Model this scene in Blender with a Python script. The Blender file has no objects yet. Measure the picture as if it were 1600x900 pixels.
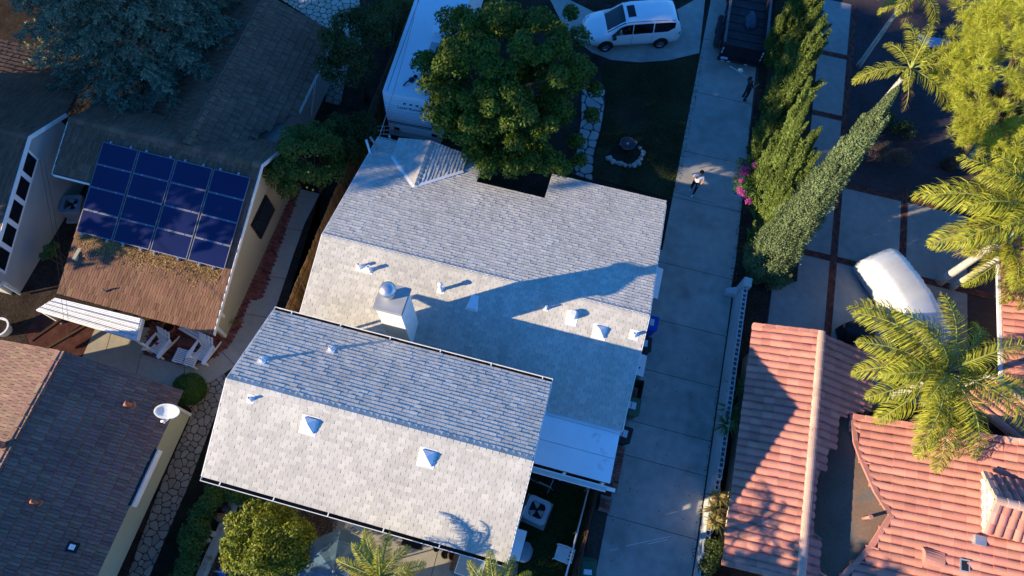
import bpy, bmesh, math, random
import numpy as np
from mathutils import Vector, Matrix
R = math.radians
random.seed(7); rng = np.random.default_rng(7)
S = bpy.context.scene
C = S.collection

# ------------------------------------------------------------------ camera
CAM_H = 27.0
FPX = 1065.0                       # focal length in pixels of the 1600 px wide photograph
def cam_rot(pitch, roll, yaw):
    return Matrix.Rotation(yaw, 3, 'Z') @ Matrix.Rotation(pitch, 3, 'X') @ Matrix.Rotation(roll, 3, 'Z')
CR = cam_rot(R(23.27), R(3.434), R(11.53))
cd = bpy.data.cameras.new('camera'); cam = bpy.data.objects.new('camera', cd); C.objects.link(cam)
cam.matrix_world = Matrix.Translation((0, 0, CAM_H)) @ CR.to_4x4()
cd.sensor_width = 36.0; cd.lens = FPX / 1600 * 36.0; cd.clip_start = 0.5; cd.clip_end = 2000
S.camera = cam
def at(px, py, z=0.0):
    """point of the place seen at photograph pixel (px, py) at height z"""
    d = CR @ Vector(((px - 800) / FPX, -(py - 450) / FPX, -1.0))
    return Vector((0, 0, CAM_H)) + d * ((z - CAM_H) / d.z)
def pixel(p):
    c = CR.transposed() @ (Vector(p) - Vector((0, 0, CAM_H)))
    return 800 + FPX * c.x / -c.z, 450 - FPX * c.y / -c.z

# ------------------------------------------------------------------ light
SUN_AZ, SUN_EL = R(29.0), R(18.4)   # shadows run towards SUN_AZ (from +X), sun height
to_sun = Vector((-math.cos(SUN_AZ) * math.cos(SUN_EL), -math.sin(SUN_AZ) * math.cos(SUN_EL), math.sin(SUN_EL)))
W = bpy.data.worlds.new("World"); S.world = W; W.use_nodes = True
nt = W.node_tree; bg = nt.nodes['Background']
sky = nt.nodes.new('ShaderNodeTexSky'); sky.sky_type = 'NISHITA'; sky.sun_disc = False
sky.sun_elevation = SUN_EL; sky.sun_rotation = math.atan2(to_sun.x, to_sun.y)
sky.air_density = 1.0; sky.dust_density = 0.0; sky.ozone_density = 10.0
hsv = nt.nodes.new('ShaderNodeHueSaturation'); hsv.inputs['Saturation'].default_value = 1.05
nt.links.new(sky.outputs[0], hsv.inputs['Color']); nt.links.new(hsv.outputs[0], bg.inputs[0]); bg.inputs[1].default_value = 0.15
sd = bpy.data.lights.new('sun', 'SUN'); sd.energy = 4.6; sd.angle = R(0.5); sd.color = (1.0, 0.82, 0.55)
sun = bpy.data.objects.new('sun', sd); C.objects.link(sun); sun.location = (-30, -20, 40)
sun.rotation_euler = to_sun.to_track_quat('Z', 'Y').to_euler()
S.view_settings.view_transform = 'Standard'; S.view_settings.look = 'None'
S.view_settings.exposure = 1.2; S.view_settings.gamma = 1.0
S.render.engine = 'CYCLES'
S.cycles.max_bounces = 6; S.cycles.diffuse_bounces = 3; S.cycles.transparent_max_bounces = 4

# ------------------------------------------------------------------ materials
MATS = {}
def mat(name, col, rough=0.85, var=0.0, hue=0.0, n1=None, n2=None, bump=None, spec=0.3, metal=0.0,
        col2=None, c2n=None, trans=0.0, emit=None, streak=None, island=True):
    """procedural Principled material. var/hue: random brightness/tint per piece; n1,n2=(scale,amount) brightness
    noise; col2/c2n=(scale, lo, hi): second colour in noise patches; bump=(scale, strength); streak=(axis scale vec, amount)"""
    if name in MATS: return MATS[name]
    m = bpy.data.materials.new(name); m.use_nodes = True; MATS[name] = m
    t = m.node_tree; N = t.nodes; L = t.links; b = N['Principled BSDF']
    def node(ty, **k):
        o = N.new(ty)
        for a, v in k.items(): setattr(o, a, v)
        return o
    geo = node('ShaderNodeNewGeometry')
    rgb = node('ShaderNodeRGB'); rgb.outputs[0].default_value = (*col, 1); cur = rgb.outputs[0]
    def noise(scale, detail=3, vec=None):
        q = node('ShaderNodeTexNoise'); q.inputs['Scale'].default_value = scale; q.inputs['Detail'].default_value = detail
        L.new(vec or geo.outputs['Position'], q.inputs['Vector']); return q.outputs['Fac']
    def mr(x, a, c, lo, hi):
        q = node('ShaderNodeMapRange'); L.new(x, q.inputs[0])
        for i, v in enumerate((a, c, lo, hi)): q.inputs[i + 1].default_value = v
        return q.outputs[0]
    def mul(c, f):
        q = node('ShaderNodeVectorMath', operation='SCALE'); L.new(c, q.inputs[0]); L.new(f, q.inputs['Scale']); return q.outputs[0]
    if col2:
        sc, lo, hi = c2n or (2.0, .45, .6)
        mx = node('ShaderNodeMix', data_type='RGBA'); L.new(mr(noise(sc, 5), lo, hi, 0, 1), mx.inputs[0])
        L.new(cur, mx.inputs[6]); mx.inputs[7].default_value = (*col2, 1); cur = mx.outputs[2]
    if var or hue:
        oi = node('ShaderNodeObjectInfo')
        ad = node('ShaderNodeMath', operation='ADD')
        L.new(oi.outputs['Random'], ad.inputs[0])
        if island: L.new(geo.outputs['Random Per Island'], ad.inputs[1])
        else: ad.inputs[1].default_value = 0
        fr = node('ShaderNodeMath', operation='FRACT'); L.new(ad.outputs[0], fr.inputs[0]); r = fr.outputs[0]
        if var: cur = mul(cur, mr(r, 0, 1, 1 - var, 1 + var))
        if hue:
            m7 = node('ShaderNodeMath', operation='MULTIPLY'); m7.inputs[1].default_value = 7.31; L.new(r, m7.inputs[0])
            f2 = node('ShaderNodeMath', operation='FRACT'); L.new(m7.outputs[0], f2.inputs[0])
            hs = node('ShaderNodeHueSaturation'); L.new(cur, hs.inputs['Color'])
            L.new(mr(f2.outputs[0], 0, 1, .5 - hue, .5 + hue), hs.inputs['Hue']); cur = hs.outputs[0]
    for n in (n1, n2):
        if n: cur = mul(cur, mr(noise(n[0], 4), .3, .7, 1 - n[1], 1 + n[1]))
    if streak:
        mp = node('ShaderNodeMapping'); L.new(geo.outputs['Position'], mp.inputs[0]); mp.inputs['Scale'].default_value = streak[0]
        cur = mul(cur, mr(noise(1.0, 3, mp.outputs[0]), .3, .7, 1 - streak[1], 1 + streak[1]))
    L.new(cur, b.inputs['Base Color'])
    b.inputs['Roughness'].default_value = rough; b.inputs['Specular IOR Level'].default_value = spec; b.inputs['Metallic'].default_value = metal
    if bump:
        bm_ = node('ShaderNodeBump'); bm_.inputs['Strength'].default_value = bump[1]; bm_.inputs['Distance'].default_value = 0.02
        L.new(noise(bump[0], 4), bm_.inputs['Height']); L.new(bm_.outputs[0], b.inputs['Normal'])
    if emit: b.inputs['Emission Color'].default_value = (*emit[0], 1); b.inputs['Emission Strength'].default_value = emit[1]
    if trans:
        tr = node('ShaderNodeBsdfTranslucent'); L.new(cur, tr.inputs[0])
        ms = node('ShaderNodeMixShader'); ms.inputs[0].default_value = trans
        L.new(b.outputs[0], ms.inputs[1]); L.new(tr.outputs[0], ms.inputs[2]); L.new(ms.outputs[0], N['Material Output'].inputs[0])
    return m
def glass(name, col=(.01, .012, .015), rough=.05):
    return mat(name, col, rough, spec=.5)

M_white = mat('white_paint', (.78, .77, .74), .55, n1=(3, .06))
M_shingle = mat('pale_shingle', (.525, .495, .43), .92, var=.11, n1=(.4, .07), n2=(45, .08), streak=((2.6, .35, .35), .06), bump=(160, .25), spec=.15)
M_roofdeck = mat('roof_underlay', (.10, .095, .09), .95)
M_brown = mat('brown_shake_tile', (.20, .107, .068), .9, var=.2, hue=.012, n1=(1.2, .16), n2=(30, .1), bump=(60, .2), spec=.2)
M_slate = mat('slate_shake_tile', (.105, .085, .085), .75, var=.15, hue=.02, n1=(.8, .15), n2=(24, .25), bump=(60, .4), spec=.4)
M_tan = mat('tan_shake_tile', (.33, .27, .20), .85, var=.16, n1=(1.0, .1), n2=(30, .15), bump=(60, .4), spec=.25)
M_red = mat('salmon_barrel_tile', (.47, .20, .148), .85, var=.17, hue=.006, n1=(.7, .1), n2=(20, .08), spec=.2)
M_redpale = mat('pale_ridge_tile', (.56, .36, .27), .85, var=.1, n1=(2, .1), spec=.2)
M_stucco = mat('cream_stucco', (.46, .42, .30), .95, n1=(.7, .06), n2=(60, .06), bump=(90, .3), spec=.1)
M_greystucco = mat('grey_stucco', (.42, .42, .38), .95, n1=(.8, .08), n2=(60, .08), bump=(90, .4), spec=.1)
M_concrete = mat('driveway_concrete', (.34, .325, .29), .92, n1=(.35, .15), n2=(2.5, .11), bump=(70, .15), spec=.15, var=.05, col2=(.22, .205, .18), c2n=(.55, .53, .76))
M_path = mat('path_concrete', (.38, .34, .27), .92, n1=(.6, .1), n2=(5, .07), bump=(70, .15), spec=.15, var=.05)
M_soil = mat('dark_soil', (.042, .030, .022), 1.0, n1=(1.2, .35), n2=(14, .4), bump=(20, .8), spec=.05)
M_mulch = mat('bark_chip', (.16, .105, .07), .95, var=.55, hue=.02, spec=.1)
M_black = mat('black_paint', (.012, .012, .014), .45)
M_rubber = mat('rubber', (.015, .015, .016), .8)
M_metal = mat('galvanised_metal', (.55, .56, .57), .4, metal=.7, n1=(3, .12))
M_grey = mat('grey_paint', (.35, .35, .35), .6, n1=(3, .1))
M_chim = mat('chimney_paint', (.80, .78, .72), .8, n1=(3, .05), bump=(60, .2))
M_brick = mat('paving_brick', (.22, .075, .055), .92, var=.35, hue=.02, n1=(2, .2), n2=(30, .15), spec=.1)
M_mortar = mat('mortar', (.24, .21, .18), .95, n1=(10, .2))
M_stone = mat('flagstone', (.34, .33, .31), .9, var=.15, n1=(2, .15), n2=(25, .12), bump=(25, .4), spec=.15)
M_cobble = mat('stamped_stone', (.27, .235, .19), .9, var=.16, n1=(2, .12), n2=(30, .12), bump=(30, .4), spec=.15)
M_joint = mat('dark_joint', (.06, .05, .04), 1.0, n1=(8, .3))
M_wood = mat('weathered_wood', (.20, .13, .075), .9, var=.25, n2=(12, .2), bump=(40, .5), spec=.1)
M_darkwood = mat('dark_wood', (.075, .045, .03), .9, var=.2, n2=(12, .2), spec=.1)
M_trunk = mat('bark', (.10, .075, .055), .95, n1=(3, .3), n2=(20, .3), bump=(12, 1.0), spec=.05)
M_glass = glass('dark_glass')

# ------------------------------------------------------------------ mesh + object helpers
WL = {}
class MB:
    def __init__(s): s.v = []; s.f = []; s.mi = []
    def face(s, pts, mi=0):
        i = len(s.v); s.v += [tuple(p) for p in pts]; s.f.append(tuple(range(i, i + len(pts)))); s.mi.append(mi); return s
    def add(s, vs, fs, mi=0):
        i = len(s.v); s.v += [tuple(p) for p in vs]
        for f in fs: s.f.append(tuple(i + k for k in f)); s.mi.append(mi)
        return s
    def hexa(s, lo, hi, mi=0):          # two quads (4 pts each, same winding) joined to a solid
        return s.add(list(lo) + list(hi), [(3, 2, 1, 0), (4, 5, 6, 7), (0, 1, 5, 4), (1, 2, 6, 5), (2, 3, 7, 6), (3, 0, 4, 7)], mi)
    def box(s, x0, x1, y0, y1, z0, z1, mi=0):
        return s.hexa([(x0, y0, z0), (x1, y0, z0), (x1, y1, z0), (x0, y1, z0)], [(x0, y0, z1), (x1, y0, z1), (x1, y1, z1), (x0, y1, z1)], mi)
    def bevbox(s, x0, x1, y0, y1, z0, z1, b=.02, mi=0):
        def ring(i, z): return [(x0 + i, y0, z), (x1 - i, y0, z), (x1, y0 + i, z), (x1, y1 - i, z), (x1 - i, y1, z), (x0 + i, y1, z), (x0, y1 - i, z), (x0, y0 + i, z)]
        def inset(z): return [(x0 + b, y0 + b * .6, z), (x1 - b, y0 + b * .6, z), (x1 - b * .6, y0 + b, z), (x1 - b * .6, y1 - b, z), (x1 - b, y1 - b * .6, z), (x0 + b, y1 - b * .6, z), (x0 + b * .6, y1 - b, z), (x0 + b * .6, y0 + b, z)]
        rs = [ring(b, z0), ring(b, z1 - b), inset(z1)]
        return s.rings(rs, mi)
    def rings(s, rs, mi=0, cap=True):
        n = len(rs[0]); i = len(s.v)
        for r in rs: s.v += [tuple(p) for p in r]
        for k in range(len(rs) - 1):
            for j in range(n):
                a = i + k * n + j; b = i + k * n + (j + 1) % n
                s.f.append((a, b, b + n, a + n)); s.mi.append(mi)
        if cap:
            s.f.append(tuple(i + j for j in reversed(range(n)))); s.mi.append(mi)
            s.f.append(tuple(i + (len(rs) - 1) * n + j for j in range(n))); s.mi.append(mi)
        return s
    def tube(s, pts, r, n=8, mi=0):
        pts = [Vector(p) for p in pts]; rr = r if hasattr(r, '__len__') else [r] * len(pts); rs = []
        for k, p in enumerate(pts):
            d = (pts[min(k + 1, len(pts) - 1)] - pts[max(k - 1, 0)]).normalized()
            a = d.cross(Vector((0, 0, 1)) if abs(d.z) < .95 else Vector((1, 0, 0))).normalized(); b = d.cross(a)
            rs.append([p + (a * math.cos(t) + b * math.sin(t)) * rr[k] for t in [2 * math.pi * (-j) / n for j in range(n)]])
        return s.rings(rs, mi)
    def lathe(s, prof, c=(0, 0, 0), n=16, mi=0, cap=True):
        c = Vector(c)
        return s.rings([[c + Vector((r * math.cos(2 * math.pi * j / n), r * math.sin(2 * math.pi * j / n), z)) for j in range(n)] for r, z in prof], mi, cap)
    def poly(s, pts, z0, z1, mi=0):     # vertical prism over polygon pts (xy)
        pts = [(p[0], p[1]) for p in pts]
        ar = sum(pts[k][0] * pts[(k + 1) % len(pts)][1] - pts[(k + 1) % len(pts)][0] * pts[k][1] for k in range(len(pts)))
        if ar < 0: pts = pts[::-1]
        return s.rings([[(x, y, z0) for x, y in pts], [(x, y, z1) for x, y in pts]], mi)
    def slab(s, pts, th, mi=0):         # planar polygon in space, thickened downwards
        pts = [Vector(p) for p in pts]
        n = (pts[1] - pts[0]).cross(pts[2] - pts[0])
        if n.z < 0: pts = pts[::-1]; n = -n
        n.normalize()
        return s.rings([[p - n * th for p in pts], pts], mi)
    def beam(s, a, b, w, h, mi=0, up=(0, 0, 1)):
        a, b = Vector(a), Vector(b); d = (b - a).normalized(); sd_ = d.cross(Vector(up))
        if sd_.length < 1e-4: sd_ = Vector((1, 0, 0))
        sd_.normalize(); u = sd_.cross(d); sd_ *= w / 2; u *= h / 2
        return s.hexa([a - sd_ - u, a + sd_ - u, a + sd_ + u, a - sd_ + u], [b - sd_ - u, b + sd_ - u, b + sd_ + u, b - sd_ + u], mi)
    def mesh(s, name, mats, off=(0, 0, 0), smooth=False):
        me = bpy.data.meshes.new(name)
        v = np.array(s.v, float).reshape(-1, 3) - np.array(off)
        me.from_pydata(v.tolist(), [], s.f)
        for m in (mats if isinstance(mats, (list, tuple)) else [mats]): me.materials.append(m)
        if any(s.mi): me.polygons.foreach_set('material_index', s.mi)
        if smooth: me.polygons.foreach_set('use_smooth', [True] * len(s.f))
        me.update(); return me

def link(name, me, parent=None, loc=(0, 0, 0)):
    o = bpy.data.objects.new(name, me); C.objects.link(o); o.location = loc
    if parent: o.parent = parent
    return o
def tag(o, label=None, cat=None, group=None, kind=None):
    for k, v in (('label', label), ('category', cat), ('group', group), ('kind', kind)):
        if v: o[k] = v
    return o
def thing(name, label, cat, loc=(0, 0, 0), rotz=0, group=None):
    o = bpy.data.objects.new(name, None); C.objects.link(o); o.empty_display_size = .2
    o.location = loc; o.rotation_euler = (0, 0, rotz); WL[o] = Vector(loc); return tag(o, label, cat, group)
def part(name, mb, m, parent, local=False, smooth=False, label=None, kind=None):
    """a child mesh; vertices in world coordinates unless local"""
    off = (0, 0, 0) if local else WL[parent]
    o = link(name, mb.mesh(name, m, off, smooth), parent); WL[o] = WL[parent]; return tag(o, label, kind=kind)
def solo(name, mb, m, label, cat, loc, group=None, smooth=False, local=False, rotz=0):
    o = link(name, mb.mesh(name, m, (0, 0, 0) if local else loc, smooth), None, loc); o.rotation_euler = (0, 0, rotz); WL[o] = Vector(loc); return tag(o, label, cat, group)
def struct(name, mb, m, parent=None, kind='structure', smooth=False):
    o = link(name, mb.mesh(name, m, (0, 0, 0), smooth), parent); WL[o] = Vector((0, 0, 0)); return tag(o, kind=kind)
KIDS = {}
def copy_tree(o, parent=None):
    c = o.copy(); C.objects.link(c); c.parent = parent
    for ch in list(o.children): copy_tree(ch, c)
    return c
def nmesh(name, v, quads, m, smooth=False, tri=None):
    """fast mesh from numpy arrays (quads: n x 4 or n x 3)"""
    me = bpy.data.meshes.new(name); v = np.asarray(v, np.float32); q = np.asarray(quads, np.int32); k = q.shape[1]
    me.vertices.add(len(v)); me.vertices.foreach_set('co', v.ravel())
    me.loops.add(q.size); me.loops.foreach_set('vertex_index', q.ravel())
    me.polygons.add(len(q)); me.polygons.foreach_set('loop_start', np.arange(0, q.size, k, dtype=np.int32)); me.polygons.foreach_set('loop_total', np.full(len(q), k, np.int32))
    if smooth: me.polygons.foreach_set('use_smooth', np.ones(len(q), bool))
    me.materials.append(m); me.update(calc_edges=True); me.validate(); return me

# ------------------------------------------------------------------ roof pieces laid one by one
def piece_shingle(L, t=.014, groove=0):
    v = [(0, 0, 0), (1, 0, 0), (0, 0, t), (1, 0, t), (0, L, .002), (1, L, .002)]
    f = [(2, 3, 5, 4), (0, 1, 3, 2), (0, 2, 4, 4), (1, 5, 3, 3)]
    f = [(2, 3, 5, 4), (0, 1, 3, 2), (0, 2, 4), (1, 5, 3)]
    return v, f
def piece_shake(L, t=.035, seed=0):
    r = random.Random(seed); v = []; f = []; x = 0.0; cuts = [0, .31 + r.random() * .06, .64 + r.random() * .06, 1]
    for a, b in zip(cuts[:-1], cuts[1:]):
        g = .015; i = len(v); d = r.uniform(-.006, .006); dl = r.uniform(-.012, .012)
        v += [(a + g, dl, -.01), (b - g, dl, -.01), (a + g, dl, t + d), (b - g, dl, t + d), (a + g, L, .006), (b - g, L, .006)]
        f += [tuple(i + k for k in q) for q in ((2, 3, 5, 4), (0, 1, 3, 2), (0, 2, 4), (1, 5, 3))]
    return v, f
def piece_barrel(L, h=.060, n=9):
    v = []; f = []
    for j in range(n + 1):
        x = j / n; z = h * (math.sin(math.pi * min(x / .82, 1.0)) ** .6 if x < .82 else -.35 * math.sin(math.pi * (x - .82) / .18))
        v += [(x * 1.02, 0, z - .03), (x * 1.02, 0, z + .022), (x * 1.02, L, z + .0)]
    for j in range(n):
        a = 3 * j; b = a + 3
        f += [(a, b, b + 1, a + 1), (a + 1, b + 1, b + 2, a + 2)]
    return v, f
def in_frame(p, m=30):
    x, y = pixel(p); return -m < x < 1600 + m and -m < y < 900 + m
def tile_field(parent, name, O, u, w, rows, width, exposure, pieces, m, jitter=0.0, stagger=.5, limit=300, wj=0.0, lift=.004, edge=.0, nmax=None, cull=True, wob=0.0):
    """lay pieces in courses on the plane O + u*a + w*b (u along the eave, w up the slope).
    rows: function(b) -> list of (a0, a1) intervals to cover at that height, or None past the top"""
    O, u, w = Vector(O), Vector(u).normalized(), Vector(w).normalized(); n = u.cross(w).normalized()
    if n.z < 0: n = -n
    P = []; k = 0; b = 0.0
    while True:
        iv = rows(b + exposure * .5)
        if iv is None: break
        offs = ((k * stagger) % 1.0) * width + (random.uniform(-wj, wj) if wj else 0)
        for a0, a1 in iv:
            j = math.floor((a0 - offs) / width)
            while True:
                c0 = max(a0, offs + j * width); c1 = min(a1, offs + (j + 1) * width); j += 1
                if c0 >= a1 - .004: break
                if c1 - c0 > .025: P.append((c0 + .004, c1 - c0 - .008, b + random.uniform(-jitter, jitter), random.randrange(len(pieces))))
        k += 1; b += exposure
    base = O + n * lift
    cen = [base + u * (p[0] + p[1] / 2) + w * (p[2] + exposure / 2) for p in P]
    vis = [in_frame(c) for c in cen]
    cam_p = Vector((0, 0, CAM_H))
    order = sorted(range(len(P)), key=lambda i: (not vis[i], (cen[i] - cam_p).length * (1.0 if P[i][1] > width * .6 else 2)))
    if cull: order = [i for i in order if in_frame(cen[i], 260)]
    solo_ids = [i for i in order[:limit] if vis[i]]; rest = order[len(solo_ids):]
    meshes = []
    for q, (pv, pf) in enumerate(pieces):
        me = bpy.data.meshes.new(name); me.from_pydata(pv, [], pf); me.materials.append(m); me.update(); meshes.append(me)
    Bm = Matrix((u, w, n)).transposed(); off = WL[parent]
    rot = Bm.to_quaternion() if Bm.determinant() > 0 else None
    for i in solo_ids:
        a, wd, bb, q = P[i]
        o = bpy.data.objects.new(name, meshes[q]); C.objects.link(o); o.parent = parent
        mm = Bm.to_4x4() @ Matrix.Diagonal((wd, 1, 1, 1)); mm.translation = base + u * a + w * bb - off + n * (random.random() * wob)
        if wob: mm = mm @ Matrix.Rotation(random.gauss(0, .012), 4, 'Z')
        o.matrix_basis = mm
    if rest:
        U, Wv, Nv, Bv = (np.array(x) for x in (u, w, n, base - off))
        VV = []; FF = {3: [], 4: []}; cnt = 0
        for i in rest:
            a, wd, bb, q = P[i]; pv = np.array(pieces[q][0]); 
            VV.append(Bv + Nv * (random.random() * wob) + np.outer(pv[:, 0] * wd + a, U) + np.outer(pv[:, 1] + bb, Wv) + np.outer(pv[:, 2], Nv))
            for f in pieces[q][1]: FF[len(f)].append([cnt + t for t in f])
            cnt += len(pv)
        me = bpy.data.meshes.new(name + 's'); me.from_pydata(np.concatenate(VV).tolist(), [], FF[4] + FF[3]); me.materials.append(m); me.update()
        o = link(name + 's', me, parent); tag(o, kind='stuff'); WL[o] = off
    return len(P)
def ridge_caps(parent, name, a, b, step, half, drop_l, drop_r, m, th=.012, barrel=False):
    """cap pieces folded over a ridge from a to b; drop_l/r: fall of each wing"""
    a, b = Vector(a), Vector(b); d = (b - a); n = max(1, int(round(d.length / step))); d.normalize()
    s = d.cross(Vector((0, 0, 1))).normalized(); st = (b - a).length / n; off = WL[parent]
    v = []; f = []
    if not barrel:
        L = st * .92
        for y, lift in ((0, th + .012), (L, .006)):
            v += [(-half, y, -drop_l + lift), (0, y, lift + .006), (half, y, -drop_r + lift)]
        v += [(-half, 0, -drop_l), (0, 0, 0), (half, 0, -drop_r)]
        f = [(1, 4, 3, 0), (2, 5, 4, 1), (0, 6, 7, 1), (1, 7, 8, 2), (0, 3, 6), (2, 8, 5)]
    else:
        L = st * 1.12; K = 8
        for y, g in ((0, 1.08), (L, .94)):
            for j in range(K + 1):
                t = math.pi * j / K; v.append((-half * g * math.cos(t), y, half * .75 * g * math.sin(t) - drop_l))
        for j in range(K): f.append((j, j + K + 1, j + K + 2, j + 1))
        f.append(tuple(range(K + 1)))
    me = bpy.data.meshes.new(name); me.from_pydata(v, [], f); me.materials.append(m); me.update()
    up = s.cross(d)
    if up.z < 0: up = -up
    Bm = Matrix((s, d, up)).transposed()
    for k in range(n):
        o = bpy.data.objects.new(name, me); C.objects.link(o); o.parent = parent
        mm = Bm.to_4x4(); mm.translation = a + d * (st * k) - off; o.matrix_basis = mm
# ================================================================== the setting
def pts(px, z=0.0): return [at(x, y, z) for x, y in px]
def inpoly(poly, x, y):
    c = False; n = len(poly)
    for i in range(n):
        x1, y1 = poly[i][0], poly[i][1]; x2, y2 = poly[(i + 1) % n][0], poly[(i + 1) % n][1]
        if (y1 > y) != (y2 > y) and x < (x2 - x1) * (y - y1) / (y2 - y1) + x1: c = not c
    return c
def clip_half(poly, p, nrm):
    out = []; n = len(poly)
    for i in range(n):
        a = poly[i]; b = poly[(i + 1) % n]
        da = (a[0] - p[0]) * nrm[0] + (a[1] - p[1]) * nrm[1]; db = (b[0] - p[0]) * nrm[0] + (b[1] - p[1]) * nrm[1]
        if da <= 0: out.append(a)
        if (da < 0) != (db < 0) and abs(da - db) > 1e-9:
            t = da / (da - db); out.append((a[0] + (b[0] - a[0]) * t, a[1] + (b[1] - a[1]) * t))
    return out
def voronoi(poly, sp, jit=.38):
    poly = [(p[0], p[1]) for p in poly]
    xs = [p[0] for p in poly]; ys = [p[1] for p in poly]; seeds = []
    j = 0; y = min(ys) - sp
    while y < max(ys) + sp:
        x = min(xs) - sp + (sp / 2 if j % 2 else 0)
        while x < max(xs) + sp:
            seeds.append((x + random.uniform(-jit, jit) * sp, y + random.uniform(-jit, jit) * sp)); x += sp
        y += sp * .87; j += 1
    cells = []
    for s in seeds:
        c = poly
        for t in seeds:
            d = (t[0] - s[0], t[1] - s[1])
            if t is s or d[0] ** 2 + d[1] ** 2 > (2.6 * sp) ** 2: continue
            c = clip_half(c, ((s[0] + t[0]) / 2, (s[1] + t[1]) / 2), d)
            if len(c) < 3: break
        if len(c) >= 3:
            ar = abs(sum(c[k][0] * c[(k + 1) % len(c)][1] - c[(k + 1) % len(c)][0] * c[k][1] for k in range(len(c)))) / 2
            if ar > .12 * sp * sp: cells.append(c)
    return cells
def stone_mb(c, gap, z0, z1, bev=.02):
    cx = sum(p[0] for p in c) / len(c); cy = sum(p[1] for p in c) / len(c)
    # corners softened by cutting each corner
    q = []
    for k in range(len(c)):
        p = c[k]; a = c[k - 1]; b = c[(k + 1) % len(c)]
        q += [(p[0] + (a[0] - p[0]) * .2, p[1] + (a[1] - p[1]) * .2), (p[0] + (b[0] - p[0]) * .2, p[1] + (b[1] - p[1]) * .2)]
    ar = sum(q[k][0] * q[(k + 1) % len(q)][1] - q[(k + 1) % len(q)][0] * q[k][1] for k in range(len(q)))
    if ar < 0: q = q[::-1]
    def sh(g):
        o = []
        for x, y in q:
            d = math.hypot(x - cx, y - cy) or 1; f = max(.2, 1 - g / d); o.append((cx + (x - cx) * f, cy + (y - cy) * f))
        return o
    m = MB(); m.rings([[(x, y, z0) for x, y in sh(gap)], [(x, y, z1 - bev * .5) for x, y in sh(gap)], [(x, y, z1) for x, y in sh(gap + bev)]])
    return m
def stones(name, parent, poly, sp, gap, z0, z1, m, jit=.38, limit=300):
    cells = voronoi(poly, sp, jit); random.shuffle(cells); rest = MB()
    cells.sort(key=lambda c: not in_frame((c[0][0], c[0][1], z1), 0))
    for k, c in enumerate(cells):
        mb = stone_mb(c, gap, z0, z1 + random.uniform(-.006, .006))
        if k < limit: o = link(name, mb.mesh(name, m), parent)
        else: rest.add(mb.v, mb.f)
    if rest.v: tag(link(name + 's', rest.mesh(name + 's', m), parent), kind='stuff')
def chips(name, poly, n, m, s0=.015, s1=.045, z=.0):
    poly = [(p[0], p[1]) for p in poly]; lo = np.min(poly, 0); hi = np.max(poly, 0); P = []
    while len(P) < n:
        x, y = rng.uniform(lo, hi)
        if inpoly(poly, x, y): P.append((x, y, z + rng.uniform(0.005, .03)))
    P = np.array(P); a = rng.normal(size=(n, 3)); a[:, 2] *= .5; a /= np.linalg.norm(a, axis=1)[:, None]
    b = np.cross(a, rng.normal(size=(n, 3)) * .35 + [0, 0, 1]); b /= np.linalg.norm(b, axis=1)[:, None]
    s = rng.uniform(s0, s1, n)[:, None]; a = a * s; b = b * s * .5
    v = np.stack([P - a - b, P + a - b, P + a + b, P - a + b], 1).reshape(-1, 3)
    return tag(link(name, nmesh(name, v, np.arange(4 * n).reshape(-1, 4), m)), kind='stuff')
def sheet(name, px, z, m, parent=None, world=None, kind='structure', th=.05):
    mb = MB(); p = world or [(a.x, a.y) for a in pts(px)]
    mb.poly(p, z - th, z); return struct(name, mb, m, parent, kind)

g = MB()
g.face([(-260, -260, -.02), (260, -260, -.02), (260, 260, -.02), (-260, 260, -.02)])
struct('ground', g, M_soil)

# ---- concrete driveway between the two lots, in slabs with open joints
drive = sheet('driveway', None, .004, M_joint, world=[(3.0, -12), (6.98, -12), (6.98, 13.3), (6.72, 20.4), (6.5, 45), (3.64, 45), (3.64, 15.0), (3.0, 15.0)])
yj = [-12, -5.5, -1.2, 3.28, 5.67, 7.05, 9.3, 11.6, 14.3, 17.75, 20.38, 24.0, 27.5, 31, 35, 40, 45]
def dl(y): return 3.53 if y < 5.2 else (3.05 if y < 14.9 else 3.66)
def dr(y): return 6.96 if y < 13.4 else 6.96 - (y - 13.4) * .034
for a, b in zip(yj[:-1], yj[1:]):
    mb = MB(); j = .012
    ym = [a + j] + [t for t in (5.2, 14.9) if a < t < b] + [b - j]
    left = []
    for k, t in enumerate(ym):
        if 0 < k < len(ym) - 1: left += [(dl(t - .01), t), (dl(t + .01), t)]
        else: left.append((dl(t), t))
    mb.poly(left + [(dr(b), b - j), (dr(a), a + j)], -.03, .02 + random.uniform(-.003, .003))
    struct('slab', mb, M_concrete, drive, kind=None)
# hairline crack across the drive
mb = MB(); x = 3.7; y = 17.98
while x < 6.7:
    x2 = x + random.uniform(.12, .3); y2 = y + random.uniform(-.05, .04)
    mb.add([(x, y - .008, .0245), (x2, y2 - .008, .0245), (x2, y2 + .008, .0245), (x, y + .008, .0245)], [(0, 1, 2, 3)]); x, y = x2, y2
struct('crack', mb, M_joint, drive, kind=None)
M_chalk = mat('chalk_mark', (.62, .60, .55), .9)
for a, b in (((952, 860), (965, 857)), ((978, 853), (1048, 838)), ((1012, 850), (1043, 843))):
    a, b = at(*a, .026), at(*b, .026); mb = MB(); mb.beam(a, b, .022, .003); struct('chalk_line', mb, M_chalk, drive, kind=None)
pad = sheet('parking_pad', [(880, 40), (900, 62), (925, 82), (955, 93.5), (1000, 97.5), (1045, 94), (1092.5, 83), (1106, -40), (1085, 0), (1060, 14), (1030, 26), (990, 30), (930, 20), (880, -5), (860, 0)], .018, M_concrete)

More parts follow.
